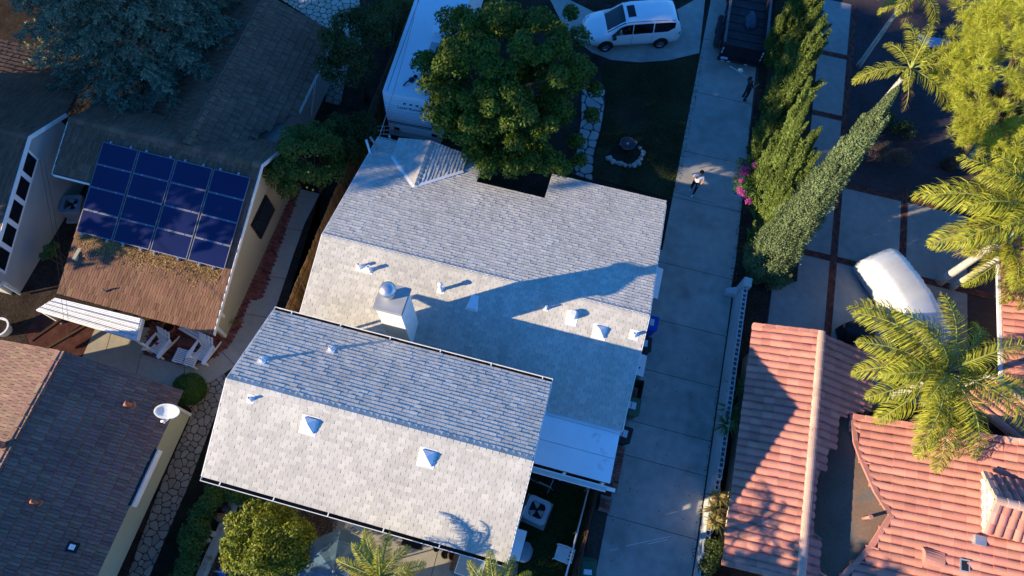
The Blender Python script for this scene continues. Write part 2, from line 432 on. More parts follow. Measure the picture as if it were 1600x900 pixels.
# ---- front lawn, beds
M_lawn = mat('lawn_thatch', (.040, .047, .022), 1.0, n1=(.8, .3), n2=(9, .3), col2=(.05, .036, .022), c2n=(.35, .45, .62), bump=(30, .8), spec=.05)
M_blade = mat('grass_blade', (.060, .085, .025), .8, var=.4, hue=.02, n1=(.5, .25), spec=.15, trans=.25)
lawn_px = [(940, 100), (1000, 100), (1045, 97), (1091, 87), (1050, 312), (920, 276), (940, 210), (948, 160)]
sheet('front_lawn', lawn_px, .012, M_lawn)
def grass(name, poly, n, h0, h1, m, keep=None, label=None):
    poly = [(p[0], p[1]) for p in poly]
    lo = np.min(poly, 0); hi = np.max(poly, 0); P = []
    while len(P) < n:
        x, y = rng.uniform(lo, hi)
        if inpoly(poly, x, y) and (keep is None or keep(x, y)): P.append((x, y))
    P = np.array(P); h = rng.uniform(h0, h1, n); a = rng.uniform(0, 6.28, n); w = rng.uniform(.006, .014, n); t = rng.uniform(0, 6.28, n); le = h * rng.uniform(.2, .9, n)
    b0 = np.c_[P[:, 0] - w * np.cos(a), P[:, 1] - w * np.sin(a), np.full(n, .01)]; b1 = np.c_[P[:, 0] + w * np.cos(a), P[:, 1] + w * np.sin(a), np.full(n, .01)]
    tp = np.c_[P[:, 0] + le * np.cos(t), P[:, 1] + le * np.sin(t), h + .01]
    v = np.stack([b0, b1, tp], 1).reshape(-1, 3); q = np.arange(3 * n).reshape(-1, 3)
    o = link(name, nmesh(name, v, q, m)); return tag(o, kind='stuff')
for k, (px_, n_) in enumerate((([(1050, 300), (1060, 300), (1100, 90), (1091, 90)], 260), ([(1140, 440), (1150, 440), (1185, 180), (1172, 180)], 420), ([(1120, 610), (1131, 610), (1090, 880), (1078, 880)], 300), ([(1000, 520), (1140, 540), (1090, 880), (940, 880)], 120))):
    P_ = pts(px_); chips('fallen_leaves', P_, n_, mat('dry_leaf', (.13, .085, .04), .9, var=.5, hue=.03, spec=.1), .012, .035, .024)
grass('lawn_grass', pts(lawn_px), 26000, .03, .08, M_blade, keep=lambda x, y: math.sin(x * 2.1 + y * .7) + math.sin(y * 1.7 - x * .6) + rng.uniform(-1.2, 1.2) > -.9 and not (x < 1.1 and y < 19.5))

# ---- flagstone walk beside the lawn
fl_px = [(908, 140), (946, 140), (944, 170), (938, 205), (928, 240), (926, 283), (893, 272), (903, 225), (908, 180)]
fl = sheet('flagstone_walk', fl_px, .01, M_joint)
stones('flagstone', fl, pts(fl_px), .58, .03, -.01, .05, M_stone, .42)

# ---- neighbour's side yard on the left
side_px = [(470, 296), (500, 303), (476, 350), (458, 400), (430, 485), (400, 527), (375, 566), (350, 584), (327, 598), (300, 606), (262, 606), (200, 600), (120, 580), (135, 545), (152, 507), (196, 512), (235, 512), (222, 554), (263, 566), (293, 572.7), (320, 566), (342.5, 554), (362, 537.5), (377, 509), (390.5, 470), (410, 467), (433, 400)]
sp = sheet('side_path', side_px, .006, M_joint)
def cut_slab(poly, cuts, nm, parent, m, z=.022, gap=.012):
    """split a ground polygon (world) by lines (p, q) into slabs"""
    cells = [[(p[0], p[1]) for p in poly]]
    for p, q in cuts:
        d = (q[0] - p[0], q[1] - p[1]); l = math.hypot(*d); nrm = (-d[1] / l, d[0] / l); new = []
        for c in cells:
            for sg in (1, -1):
                k = clip_half(c, (p[0] - sg * nrm[0] * gap, p[1] - sg * nrm[1] * gap), (sg * nrm[0], sg * nrm[1]))
                if len(k) > 2:
                    ar = abs(sum(k[i][0] * k[(i + 1) % len(k)][1] - k[(i + 1) % len(k)][0] * k[i][1] for i in range(len(k)))) / 2
                    if ar > .03: new.append(k)
        cells = new
    for c in cells:
        mb = MB(); mb.poly(c, -.02, z + random.uniform(-.002, .002)); struct(nm, mb, m, parent, kind=None)
A_px = [(470, 296), (500, 303), (476, 350), (458, 400), (430, 485), (400, 527), (375, 566), (362, 537.5), (377, 509), (390.5, 470), (410, 467), (433, 400)]
B_px = [(375, 566), (350, 584), (327, 598), (300, 606), (262, 606), (200, 600), (120, 580), (135, 545), (222, 554), (263, 566), (293, 572.7), (320, 566), (342.5, 554), (362, 537.5)]
D_px = [(135, 545), (152, 507), (196, 512), (235, 512), (222, 554)]
def L2(a, b): return (at(*a), at(*b))
cut_slab(pts(A_px), [L2((436, 355), (480, 362)), L2((410, 430), (470, 440)), L2((383, 490), (420, 497))], 'slab', sp, M_path)
cut_slab(pts(B_px), [L2((348, 551), (368, 572)), L2((290, 570), (284, 606)), L2((222, 548), (208, 606))], 'slab', sp, M_path)
cut_slab(pts(D_px), [L2((178, 505), (165, 552))], 'slab', sp, M_path)
# brick patio and brick edging, laid brick by brick
br_px = [(462, 287), (471, 291), (433, 400), (410, 467), (390.5, 470), (377, 509), (362, 537.5), (342.5, 554), (320, 566), (293, 572.7), (263, 566), (222, 554), (236, 505), (330, 490), (354, 528), (398, 430), (425, 372)]
bp = sheet('brick_patio', br_px, .0, M_mortar)
bpoly = [(p.x, p.y) for p in pts(br_px)]
bv, bf = [], []
def brick_mb(x, y, w, h, a, z0, z1, mb):
    ca, sa = math.cos(a), math.sin(a)
    def T(u, v, z): return (x + ca * u - sa * v, y + sa * u + ca * v, z)
    mb.hexa([T(-w, -h, z0), T(w, -h, z0), T(w, h, z0), T(-w, h, z0)], [T(-w, -h, z1), T(w, -h, z1), T(w, h, z1), T(-w, h, z1)])
mbk = MB(); ii = 0
for j in range(-10, 120):
    for i in range(-4, 60):
        x = -16.8 + i * .205 + (.1 if j % 2 else 0); y = 3.0 + j * .1
        if inpoly(bpoly, x, y): brick_mb(x, y, .096, .044, random.uniform(-.03, .03), -.02, .025 + random.uniform(-.006, .006), mbk)
tag(struct('bricks', mbk, M_brick, bp), kind='stuff')
rb = sheet('red_bed', [(40, 520), (60, 489), (152, 507), (135, 545), (142, 585), (60, 575)], .002, mat('red_gravel', (.085, .035, .028), 1.0, n1=(3, .3), n2=(40, .5), bump=(50, 1.0), spec=.05))
# stamped stone path along the brown house
st_px = [(300, 640), (286, 632), (300, 606), (327, 598), (350, 583), (357, 596), (300, 745), (232, 905), (205, 970), (165, 970), (197, 905), (250, 760), (296, 655)]
stp = sheet('stone_path', st_px, .004, M_joint)
stones('stone', stp, pts(st_px), .30, .018, -.01, .03, M_cobble, .45)
sheet('dark_strip', [(500, 303), (530, 300), (470, 470), (440, 520), (375, 566), (357, 596), (300, 745), (232, 905), (205, 970), (250, 970), (330, 790), (350, 730), (440, 500), (500, 380)], -.006, mat('black_ground', (.018, .02, .014), 1.0, n1=(2, .3), n2=(30, .4), bump=(40, 1.0), spec=.03))  # near-black ground colour with fine mottling
# stamped paving behind the far roof, sunlight put into its paler stone colour
tp_px = [(405, -60), (437, -2), (520, 52), (565, 75), (560, -60)]
tpv = sheet('stone_paving', tp_px, .004, M_joint)
M_sunlit_cobble = mat('sunlit_stamped_stone', (.52, .47, .38), .9, var=.12, n1=(2, .12), bump=(30, .4), spec=.1)
stones('stone', tpv, pts(tp_px), .36, .018, -.01, .03, M_sunlit_cobble, .33)
sp2_px = [(517, 95), (545, 100), (532, 165), (508, 160)]
tp2 = sheet('stone_step', sp2_px, .004, M_joint)
stones('stone', tp2, pts(sp2_px), .34, .018, -.01, .03, M_cobble, .45)

# ---- rear yard of the near house
pat_px = [(520, 800), (810, 880), (800, 960), (470, 960), (490, 880), (520, 845)]
patio = sheet('rear_patio', pat_px, .006, M_joint)
M_patio = mat('patio_concrete', (.33, .295, .23), .92, n1=(.8, .1), n2=(4, .08), bump=(60, .15), spec=.15, var=.04)
cut_slab(pts(pat_px), [L2((690, 840), (674, 900)), L2((556, 820), (540, 870)), L2((480, 905), (760, 975))], 'slab', patio, M_patio)
mul_px = [(345, 752), (530, 800), (522, 846), (490, 880), (470, 960), (310, 960), (330, 890), (380, 790)]
sheet('bark_bed', mul_px, .0, mat('bark_soil', (.10, .068, .045), 1.0, n1=(3, .3), n2=(30, .5), bump=(40, 1.0), spec=.05))
chips('bark_chips', pts(mul_px), 16000, M_mulch)
M_blade2 = mat('yard_grass_blade', (.075, .125, .030), .8, var=.35, hue=.015, spec=.15, trans=.25)
rl_px = [(810, 760), (930, 760), (888, 905), (870, 960), (790, 960)]
sheet('rear_lawn', rl_px, .0, mat('rear_turf', (.035, .05, .018), 1.0, n1=(3, .3), n2=(20, .4), bump=(30, .8), spec=.05))
grass('rear_grass', pts(rl_px), 16000, .04, .09, M_blade2)
sheet('planting_bed', [(900, 925), (935, 800), (960, 760), (944, 905), (930, 960), (890, 960)], -.004, M_soil)

# ---- right neighbour's driveway: concrete panels framed by brick bands
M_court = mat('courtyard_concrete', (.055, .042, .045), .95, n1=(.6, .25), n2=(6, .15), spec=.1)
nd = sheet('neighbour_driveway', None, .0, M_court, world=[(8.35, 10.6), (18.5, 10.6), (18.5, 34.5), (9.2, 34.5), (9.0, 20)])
xb = [8.4, 11.12, 14.12, 17.1]; yb = [8.4, 12.45, 16.5, 20.5, 24.35, 28.3, 32.2]; hw = .16
M_nconc = mat('neighbour_concrete', (.26, .255, .235), .9, n1=(.4, .14), n2=(3, .1), bump=(60, .2), spec=.15, var=.05)
for i in range(3):
    for j in range(6):
        x0 = xb[i] + (hw if i else .2); x1 = xb[i + 1] - hw; y0 = max(yb[j] + hw, 10.7); y1 = yb[j + 1] - hw
        if i >= 1 and j >= 3: continue
        mb = MB(); mb.box(x0, x1, y0, y1, -.03, .02); struct('slab', mb, M_nconc, nd, kind=None)
mbk = MB(); M_band = mat('band_brick', (.125, .050, .040), .92, var=.3, hue=.015, n2=(30, .2), spec=.1)
for i in (1, 2):
    y = 10.7
    while y < (32 if i == 1 else 21):
        for k in (-1, 0, 1):
            brick_mb(xb[i] + k * .105, y + .1 * (k % 2), .046, .096, random.uniform(-.02, .02), -.03, .022 + random.uniform(-.004, .004), mbk)
        y += .205
for j in range(1, 6):
    x = 8.7
    while x < (17.8 if j < 4 else 11.0):
        if all(abs(x - q) > .2 for q in xb[1:3]):
            for k in (-1, 0, 1): brick_mb(x + .1 * (k % 2), yb[j] + k * .105, .096, .046, random.uniform(-.02, .02), -.03, .022 + random.uniform(-.004, .004), mbk)
        x += .205
tag(struct('band_bricks', mbk, M_band, nd), kind='stuff')
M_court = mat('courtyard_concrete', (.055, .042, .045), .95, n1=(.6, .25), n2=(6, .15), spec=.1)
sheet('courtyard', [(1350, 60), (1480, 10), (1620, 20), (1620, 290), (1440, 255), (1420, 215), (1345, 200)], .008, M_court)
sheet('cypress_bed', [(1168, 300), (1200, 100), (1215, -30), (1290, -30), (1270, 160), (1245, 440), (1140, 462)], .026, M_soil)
# ================================================================== buildings
def on_plane(px, py, p0, n):
    d = CR @ Vector(((px - 800) / FPX, -(py - 450) / FPX, -1.0)); c = Vector((0, 0, CAM_H)); p0, n = Vector(p0), Vector(n)
    return c + d * ((p0 - c).dot(n) / d.dot(n))
def on_x(px, py, X):
    d = CR @ Vector(((px - 800) / FPX, -(py - 450) / FPX, -1.0)); return Vector((0, 0, CAM_H)) + d * (X / d.x)
SH = [piece_shingle(.150, t) for t in (.016, .020, .025)]
SK = [piece_shake(.40, .05, s) for s in range(5)]
BR = [piece_barrel(.40)]
def slope(parent, deck_name, piece_name, P, m, width, exposure, pieces, deck_m=None, th=.10, holes=None, edge_m=None, **k):
    """a roof slope: a deck slab under separately laid pieces. P: coplanar polygon in the world"""
    P = [Vector(p) for p in P]; n = Vector((0, 0, 0))
    for i in range(1, len(P) - 1): n += (P[i] - P[0]).cross(P[i + 1] - P[0])
    if n.z < 0: n = -n
    n.normalize(); w = Vector((0, 0, 1)) - n * n.z; w.normalize(); u = w.cross(n)
    if u.cross(w).z < 0: u = -u
    mb = MB(); mb.slab(P, th); deck = part(deck_name, mb, deck_m or M_roofdeck, parent)
    low = min(P, key=lambda p: p.dot(w)); O = low
    Q = [((p - O).dot(u), (p - O).dot(w)) for p in P]; top = max(q[1] for q in Q)
    H = [[((Vector(p) - O).dot(u), (Vector(p) - O).dot(w)) for p in h] for h in (holes or [])]
    def cross(poly, b):
        xs = []
        for i in range(len(poly)):
            (x1, y1), (x2, y2) = poly[i], poly[(i + 1) % len(poly)]
            if (y1 > b) != (y2 > b): xs.append(x1 + (x2 - x1) * (b - y1) / (y2 - y1))
        xs.sort(); return list(zip(xs[::2], xs[1::2]))
    def rows(b):
        if b > top - .01: return None
        iv = cross(Q, b)
        for h in H:
            for c0, c1 in cross(h, b):
                new = []
                for a0, a1 in iv:
                    if c1 <= a0 or c0 >= a1: new.append((a0, a1)); continue
                    if c0 > a0: new.append((a0, c0))
                    if c1 < a1: new.append((c1, a1))
                iv = new
        return iv
    tile_field(deck, piece_name, O, u, w, rows, width, exposure, pieces, m, **k)
    return deck
def wall_prism(mb, poly, th, axis='x', x0=0):
    """upright wall whose outline poly is (y, z) standing at x0..x0+th, or (x, z) at y0 for axis 'y'"""
    f = (lambda a, z, t: (t, a, z)) if axis == 'x' else (lambda a, z, t: (a, t, z))
    A = [f(a, z, x0) for a, z in poly]; B = [f(a, z, x0 + th) for a, z in poly]
    n = len(poly); i = len(mb.v); mb.v += A + B
    mb.f += [tuple(i + k for k in range(n)), tuple(i + n + k for k in reversed(range(n)))] + [(i + k, i + n + k, i + n + (k + 1) % n, i + (k + 1) % n) for k in range(n)]
    mb.mi += [0] * (n + 2); return mb

# ------------------------------------------------ the near house: single storey front block
hs = thing('house', 'long low house with pale shingle roof, chimney and white flat porch roof beside the driveway', 'house', (-3, 11, 0))
XL, XR = -9.40, 3.10; RY, RZ = 9.88, 4.10; sL, sU = .33, .263
def zL(y): return RZ - (RY - y) * sL
def zU(y): return RZ - (y - RY) * sU
mb = MB(); mb.box(-9.0, 2.75, 6.0, 14.0, 0, 2.56); mb.box(-9.0, -4.95, 14.0, 15.2, 0, 2.40); mb.box(-1.5, 2.75, 14.0, 15.4, 0, 2.36)
wall_prism(mb, [(6.0, 2.561), (6.1, zL(6.1) - .14), (RY, RZ - .15), (13.9, zU(13.9) - .14), (13.9, 2.561)], .12, 'x', 2.62)
wall_prism(mb, [(6.0, 2.561), (6.1, zL(6.1) - .14), (RY, RZ - .15), (13.9, zU(13.9) - .14), (13.9, 2.561)], .12, 'x', -8.98)
part('wall', mb, M_stucco, hs)
slope(hs, 'roof', 'shingle', [(XL, 5.9, zL(5.9)), (XR, 5.9, zL(5.9)), (XR, RY, RZ), (XL, RY, RZ)], M_shingle, .25, .137, SH, wj=.06)
dA, dE = (-7.0, 13.3), 2.85
slope(hs, 'roof', 'shingle', [(XR, RY, RZ), (XR, 15.8, zU(15.8)), (-1.8, 15.8, zU(15.8)), (-1.8, 14.3, zU(14.3)), (-4.68, 14.3, zU(14.3)), (-4.68, 15.6, zU(15.6)), (XL, 15.6, zU(15.6)), (XL, RY, RZ)],
      M_shingle, .25, .137, SH, wj=.06, holes=[[(-7.0, 13.45, zU(13.45)), (-8.4, 14.7, zU(14.7)), (-8.4, 15.7, zU(15.7)), (-5.45, 15.7, zU(15.7)), (-5.45, 14.8, zU(14.8))]])
ridge_caps(hs, 'ridge_cap', (XL, RY, RZ + .008), (XR, RY, RZ + .008), .203, .15, .15 * sU, .15 * sL, M_shingle)
# small gable over the entry
gz = zU(13.3) + .02
slope(hs, 'gable_roof', 'shingle', [(-7.0, 13.3, gz), (-7.0, 15.6, gz), (-8.45, 15.6, gz - .35), (-8.45, 14.63, gz - .35)], M_shingle, .25, .137, SH, wj=.06, th=.06)
slope(hs, 'gable_roof', 'shingle', [(-7.0, 13.3, gz), (-5.4, 14.76, gz - .385), (-5.4, 15.6, gz - .385), (-7.0, 15.6, gz)], M_shingle, .25, .137, SH, wj=.06, th=.06)
ridge_caps(hs, 'ridge_cap', (-7.0, 13.35, gz + .016), (-7.0, 15.6, gz + .016), .203, .11, .026, .026, M_shingle)
mb = MB(); wall_prism(mb, [(-8.2, 2.35), (-5.6, 2.35), (-5.6, gz - .40), (-7.0, gz - .08), (-8.2, gz - .38)], .1, 'y', 15.3); part('gable_wall', mb, M_white, hs)
for a, b in (((-7.0, 13.27, gz + .012), (-8.42, 14.60, zU(14.6) + .045)), ((-7.0, 13.27, gz + .012), (-5.36, 14.73, zU(14.73) + .045))):
    mb = MB(); mb.beam(a, b, .13, .03); part('valley_flashing', mb, M_white, hs)
# fascia boards, eave trim
for a, b in (((XL, 15.6, zU(15.6)), (-4.68, 15.6, zU(15.6))), ((-4.68, 14.3, zU(14.3)), (-1.8, 14.3, zU(14.3))), ((-1.8, 15.8, zU(15.8)), (XR, 15.8, zU(15.8)))):
    mb = MB(); mb.box(a[0], b[0], a[1] + .004, a[1] + .03, a[2] - .2, a[2] - .012); part('fascia_board', mb, M_white, hs)
for x in (XR + .004, XL - .029):
    mb = MB()
    for y0, y1, f in ((5.9, RY, zL), (RY, 15.6, zU)):
        mb.hexa([(x, y0, f(y0) - .16), (x + .025, y0, f(y0) - .16), (x + .025, y1, f(y1) - .16), (x, y1, f(y1) - .16)], [(x, y0, f(y0) + .012), (x + .025, y0, f(y0) + .012), (x + .025, y1, f(y1) + .012), (x, y1, f(y1) + .012)])
    part('rake_board', mb, M_white, hs)
# chimney with metal cowl
mb = MB(); mb.box(-5.86, -5.0, 6.84, 7.70, 2.7, 6.46); ch = part('chimney', mb, M_chim, hs)
M_cap = mat('stained_sheet_metal', (.42, .41, .39), .55, metal=.35, n1=(2.5, .15), col2=(.24, .085, .03), c2n=(2.3, .66, .72))
mb = MB(); mb.box(-5.91, -4.95, 6.79, 7.75, 6.46, 6.52); mb.box(-5.93, -4.93, 6.77, 7.77, 6.40, 6.462); part('chimney_top', mb, M_cap, ch)
M_cowl = mat('cowl_metal', (.62, .62, .62), .35, metal=.85, n1=(6, .1))
mb = MB(); c = (-5.52, 7.33, 6.52)
mb.lathe([(.17, 0), (.17, .22), (.20, .22), (.22, .25), (.20, .28), (.16, .28), (.16, .32), (.22, .33), (.24, .36), (.22, .38), (.16, .38), (.16, .42)], c, 20)
part('cowl_louvre', mb, M_metal, ch, smooth=False)
mb = MB(); mb.lathe([(.20, .41), (.275, .43), (.285, .46), (.265, .54), (.21, .61), (.13, .655), (.05, .675), (.001, .678)], c, 22); part('cowl_dome', mb, M_cowl, ch, smooth=True)
# roof pipes, plates and vents -------------------------------------------------------
M_flash = mat('white_flashing', (.80, .80, .79), .5, n1=(6, .05))
M_ventblue = M_flash
def roof_pt(x, y, f): return Vector((x, y, f(y)))
def pipe_vent(parent, x, y, f, h, r=.055, plate=.30, cap=False, sl=.33):
    p = roof_pt(x, y, f); mb = MB()
    s = plate / 2; dz = (f(y + .1) - f(y - .1)) / .2
    mb.slab([(x - s, y - s, p.z - s * dz + .026), (x + s, y - s, p.z - s * dz + .026), (x + s, y + s, p.z + s * dz + .026), (x - s, y + s, p.z + s * dz + .026)], .012)
    mb.lathe([(r * 1.9, .0), (r * 1.15, .10)], p, 12)
    o = part('vent_pipe', mb, M_flash, parent)
    mb = MB(); mb.lathe([(r, .05), (r, h), (r * .75, h), (r * .7, h - .06)], p, 12)
    if cap: mb.lathe([(r * 1.5, h - .1), (r * 1.5, h), (r * .9, h + .02), (.001, h + .025)], p, 12)
    part('pipe', mb, M_flash, o, smooth=False)
    return o
def pyramid_vent(parent, x, y, f, s=.19, h=.22):
    dz = (f(y + .1) - f(y - .1)) / .2; z = f(y); k = s + .07; mb = MB()
    mb.slab([(x - k, y - k, z - k * dz + .024), (x + k, y - k, z - k * dz + .024), (x + k, y + k, z + k * dz + .024), (x - k, y + k, z + k * dz + .024)], .012)
    o = part('roof_vent', mb, M_flash, parent); mb = MB()
    B = [Vector((x + a * s, y + b * s, z + b * s * dz + .08)) for a, b in ((-1, -1), (1, -1), (1, 1), (-1, 1))]; B0 = [b - Vector((0, 0, .06)) for b in B]; ap = Vector((x, y, z + h + .02))
    i = 0; mb.add([*B0, *B, ap], [(0, 1, 5, 4), (1, 2, 6, 5), (2, 3, 7, 6), (3, 0, 4, 7), (4, 5, 8), (5, 6, 8), (6, 7, 8), (7, 4, 8)]); part('vent_hood', mb, M_flash, o)
def plate_on(parent, name, x0, x1, y0, y1, f, m, lift=.024, th=.01):
    mb = MB(); mb.slab([(x0, y0, f(y0) + lift), (x1, y0, f(y0) + lift), (x1, y1, f(y1) + lift), (x0, y1, f(y1) + lift)], th); return part(name, mb, m, parent)
pl = plate_on(hs, 'flashing_plate', -7.80, -7.15, 8.92, 9.20, zL, M_flash)
pipe_vent(hs, -7.68, 9.08, zL, .30, .06, .22); pipe_vent(hs, -7.28, 9.06, zL, .34, .07, .24)
pipe_vent(hs, -4.50, 9.0, zL, .55, .06, .26, cap=True)
pipe_vent(hs, -.58, 9.25, zL, .30, .035, .18)
pipe_vent(hs, 2.72, 9.12, zL, .22, .06, .34)
pyramid_vent(hs, 1.50, 8.93, zL)
# hooded box vent
plate_on(hs, 'flashing_plate', .20, .62, 8.90, 9.40, zL, M_flash)
mb = MB(); z = zL(9.25); mb.bevbox(.27, .55, 9.12, 9.40, z - .02, z + .27, .06); part('hooded_vent', mb, M_flash, hs)
# low wedge vent lying on the slope
z = zL(8.65); mb = MB(); mb.add([(-3.46, 8.55, zL(8.55) + .02), (-2.98, 8.55, zL(8.55) + .02), (-3.08, 9.12, zL(9.12) + .03), (-3.34, 9.12, zL(9.12) + .03), (-3.38, 8.60, zL(8.6) + .14), (-3.04, 8.60, zL(8.6) + .14)],
       [(0, 1, 5, 4), (1, 2, 5), (0, 4, 3), (4, 5, 2, 3)]); part('wedge_vent', mb, M_flash, hs)
# flat porch roof in three sheets, gutter and posts
M_membrane = mat('white_roof_membrane', (.86, .87, .88), .6, n1=(1.2, .04), col2=(.55, .58, .60), c2n=(1.4, .64, .74))
yb_ = [4.0, 4.86, 5.76, 6.66]
for a, b in zip(yb_[:-1], yb_[1:]):
    mb = MB(); mb.box(.02, 3.06, a + .008, b - .008, 2.60, 2.70 + .006 * (b > 6)); part('porch_roof', mb, M_membrane, hs)
mb = MB(); mb.box(.02, 3.04, 4.0, 6.66, 2.50, 2.597); part('porch_deck', mb, M_black, hs)
mb = MB(); mb.box(.0, 2.98, 3.86, 3.90, 2.5, 2.62); mb.box(.0, 2.98, 3.70, 3.73, 2.5, 2.60); mb.box(0, 2.98, 3.73, 3.86, 2.49, 2.51); part('gutter', mb, M_white, hs)
mb = MB(); mb.box(2.98, 3.30, 3.78, 3.90, 2.46, 2.56); part('gutter_outlet', mb, M_white, hs)
mb = MB(); mb.box(3.07, 3.16, 5.9, 6.68, 2.50, 2.74); part('edge_board', mb, M_white, hs)
for x, y in ((2.9, 4.1), (1.5, 4.1), (2.9, 5.4)):
    mb = MB(); mb.box(x - .05, x + .05, y - .05, y + .05, 0, 2.5); part('post', mb, M_white, hs)
# side-door awning
mb = MB(); mb.slab([(3.11, 11.42, 2.55), (3.52, 11.42, 2.40), (3.52, 12.76, 2.40), (3.11, 12.76, 2.55)], .03); part('awning', mb, M_white, hs)
for y in (11.5, 12.68): 
    mb = MB(); mb.beam((3.48, y, 2.36), (2.77, y, 1.9), .03, .03); part('awning_bracket', mb, M_white, hs)

# ------------------------------------------------ two storey rear wing
rw = thing('house', 'tall rear house with pale grey shingle gable roof, gutters and two white pyramid roof vents', 'house', (-4.6, 3.4, 0))
AL, AR, AE0, AE1, AY, AZ, AE = -9.45, .245, .56, 6.23, 3.42, 6.47, 5.30
sA = (AZ - AE) / (AY - AE0)
def zLL(y): return AZ - (AY - y) * sA
def zLU(y): return AZ - (y - AY) * sA
mb = MB(); mb.box(-9.02, -.16, .98, 5.84, 0, 5.38)
for x in (-9.02, -.28): wall_prism(mb, [(.98, 5.381), (5.84, 5.381), (AY, AZ - .14)], .12, 'x', x)
part('wall', mb, M_stucco, rw)
slope(rw, 'roof', 'shingle', [(AL, AE0, AE), (AR, AE0, AE), (AR, AY, AZ), (AL, AY, AZ)], M_shingle, .25, .137, SH, wj=.06, th=.07)
slope(rw, 'roof', 'shingle', [(AL, AE1, AE), (AR, AE1, AE), (AR, AY, AZ), (AL, AY, AZ)], M_shingle, .25, .137, SH, wj=.06, th=.07)
ridge_caps(rw, 'ridge_cap', (AL, AY, AZ + .008), (AR, AY, AZ + .008), .203, .15, .15 * sA, .15 * sA, M_shingle)
for y0, sg in ((AE0, -1), (AE1, 1)):
    mb = MB(); a, b = sorted((y0 + sg * .115, y0 + sg * .135)); mb.box(AL, AR, a, b, AE - .13, AE - .005)
    a, b = sorted((y0 + sg * .01, y0 + sg * .115)); mb.box(AL, AR, a, b, AE - .13, AE - .115)
    mb.box(AL - .012, AL, min(y0, y0 + sg * .135), max(y0, y0 + sg * .135), AE - .13, AE - .005); mb.box(AR, AR + .012, min(y0, y0 + sg * .135), max(y0, y0 + sg * .135), AE - .13, AE - .005)
    gt = part('gutter', mb, [M_white], rw)
    mb = MB(); a, b = sorted((y0 + sg * .012, y0 + sg * .113)); mb.box(AL + .01, AR - .01, a, b, AE - .114, AE - .085); part('gutter_dark', mb, M_soil, gt)  # dark strip along the bottom of the trough
    x = AL + .6
    while x < AR: 
        mb = MB(); a, b = sorted((y0 - sg * .01, y0 + sg * .137)); mb.box(x, x + .035, a, b, AE - .012, AE + .003); part('gutter_strap', mb, M_white, gt); x += 1.75
for x in (AR + .002, AL - .027):
    mb = MB()
    for y0, y1 in ((AE0, AY), (AE1, AY)):
        z0, z1 = AE, AZ
        mb.hexa([(x, y0, z0 - .10), (x + .025, y0, z0 - .10), (x + .025, y1, z1 - .10), (x, y1, z1 - .10)], [(x, y0, z0 + .012), (x + .025, y0, z0 + .012), (x + .025, y1, z1 + .012), (x, y1, z1 + .012)])
    part('rake_board', mb, M_white, rw)
# downpipe with a swan neck at the left corner
mb = MB(); mb.tube([(-9.36, 6.30, 5.18), (-9.36, 6.30, 5.0), (-9.22, 6.02, 4.75), (-9.12, 5.92, 4.6), (-9.10, 5.92, .2)], .05, 8); part('downpipe', mb, M_white, rw, smooth=True)
def on_slope(px, py, f, y0, sgn):
    return on_plane(px, py, (0, y0, f(y0)), (0, -sgn, 1))
nLL = (0, -sA, 1); nLU = (0, sA, 1); pA = (0, AY, AZ)
for px, py, h in ((410, 563, .16), (518, 546, .22)):
    p = on_plane(px, py, pA, nLU); pipe_vent(rw, p.x, p.y, zLU, h + .05, .05, .26)
p = on_plane(392, 624, pA, nLL); pipe_vent(rw, p.x, p.y, zLL, .2, .045, .24)
for px, py in ((483, 665), (667, 716)):
    p = on_plane(px, py, pA, nLL); pyramid_vent(rw, p.x, p.y, zLL, .20, .25)

# ------------------------------------------------ the solar house on the left
so = thing('house', 'brown tiled house carrying sixteen blue solar panels, cream gable wall to the right', 'house', (-16, 11, 0))
XG = -12.9
ap = on_x(408.7, 257.7, XG); fe = on_x(333, 523, XG); bk = on_x(447, 238, XG)
sY, sZ = ap.y, ap.z; sS = (ap.z - fe.z) / (ap.y - fe.y)
def zS(y): return sZ - (sY - y) * sS
nS = (0, -sS, 1); pS = (0, sY, sZ)
xl = on_plane(88, 463, pS, nS).x; xl2 = on_plane(66, 268, pS, nS); xm = on_plane(128, 378, pS, nS).x
ye = fe.y
SX = -21.2
slope(so, 'roof', 'shake_tile', [(xl, ye, zS(ye)), (XG, ye, zS(ye)), (XG, sY, sZ), (SX, sY, sZ), (SX, xl2.y, zS(xl2.y)), (xl, xl2.y, zS(xl2.y))], M_brown, .33, .33, SK, jitter=.012, wj=.04)
bs = .62; by = sY + 1.7
slope(so, 'roof', 'shake_tile', [(XG, by, sZ - 1.7 * bs), (XG, sY, sZ), (SX, sY, sZ), (SX, by, sZ - 1.7 * bs)], M_brown, .33, .33, SK, jitter=.012, wj=.04, limit=120)
ridge_caps(so, 'ridge_tile', (SX, sY, sZ + .05), (XG, sY, sZ + .05), .36, .17, .10, .06, M_brown, th=.02)
mb = MB(); XW = -13.17
wall_prism(mb, [(ye + .35, 0), (13.76, 0), (13.76, sZ - (13.76 - sY) * bs - .12), (sY, sZ - .13), (ye + .35, zS(ye + .35) - .12)], .14, 'x', XW - .14)
mb.box(xl + .3, XW - .141, ye + 1.2, ye + 1.34, 0, zS(ye + 1.2) - .14); mb.box(xl + .3, xl + .44, ye + 1.341, 12.5, 0, 2.3)
part('wall', mb, M_stucco, so)
mb = MB()   # white rake boards of the gable
x = XG + .003
for (y0, z0), (y1, z1) in (((ye, zS(ye)), (sY, sZ)), ((by, sZ - 1.7 * bs), (sY, sZ))):
    mb.hexa([(x, y0, z0 - .16), (x + .03, y0, z0 - .16), (x + .03, y1, z1 - .16), (x, y1, z1 - .16)], [(x, y0, z0 + .03), (x + .03, y0, z0 + .03), (x + .03, y1, z1 + .03), (x, y1, z1 + .03)])
part('rake_board', mb, M_white, so)
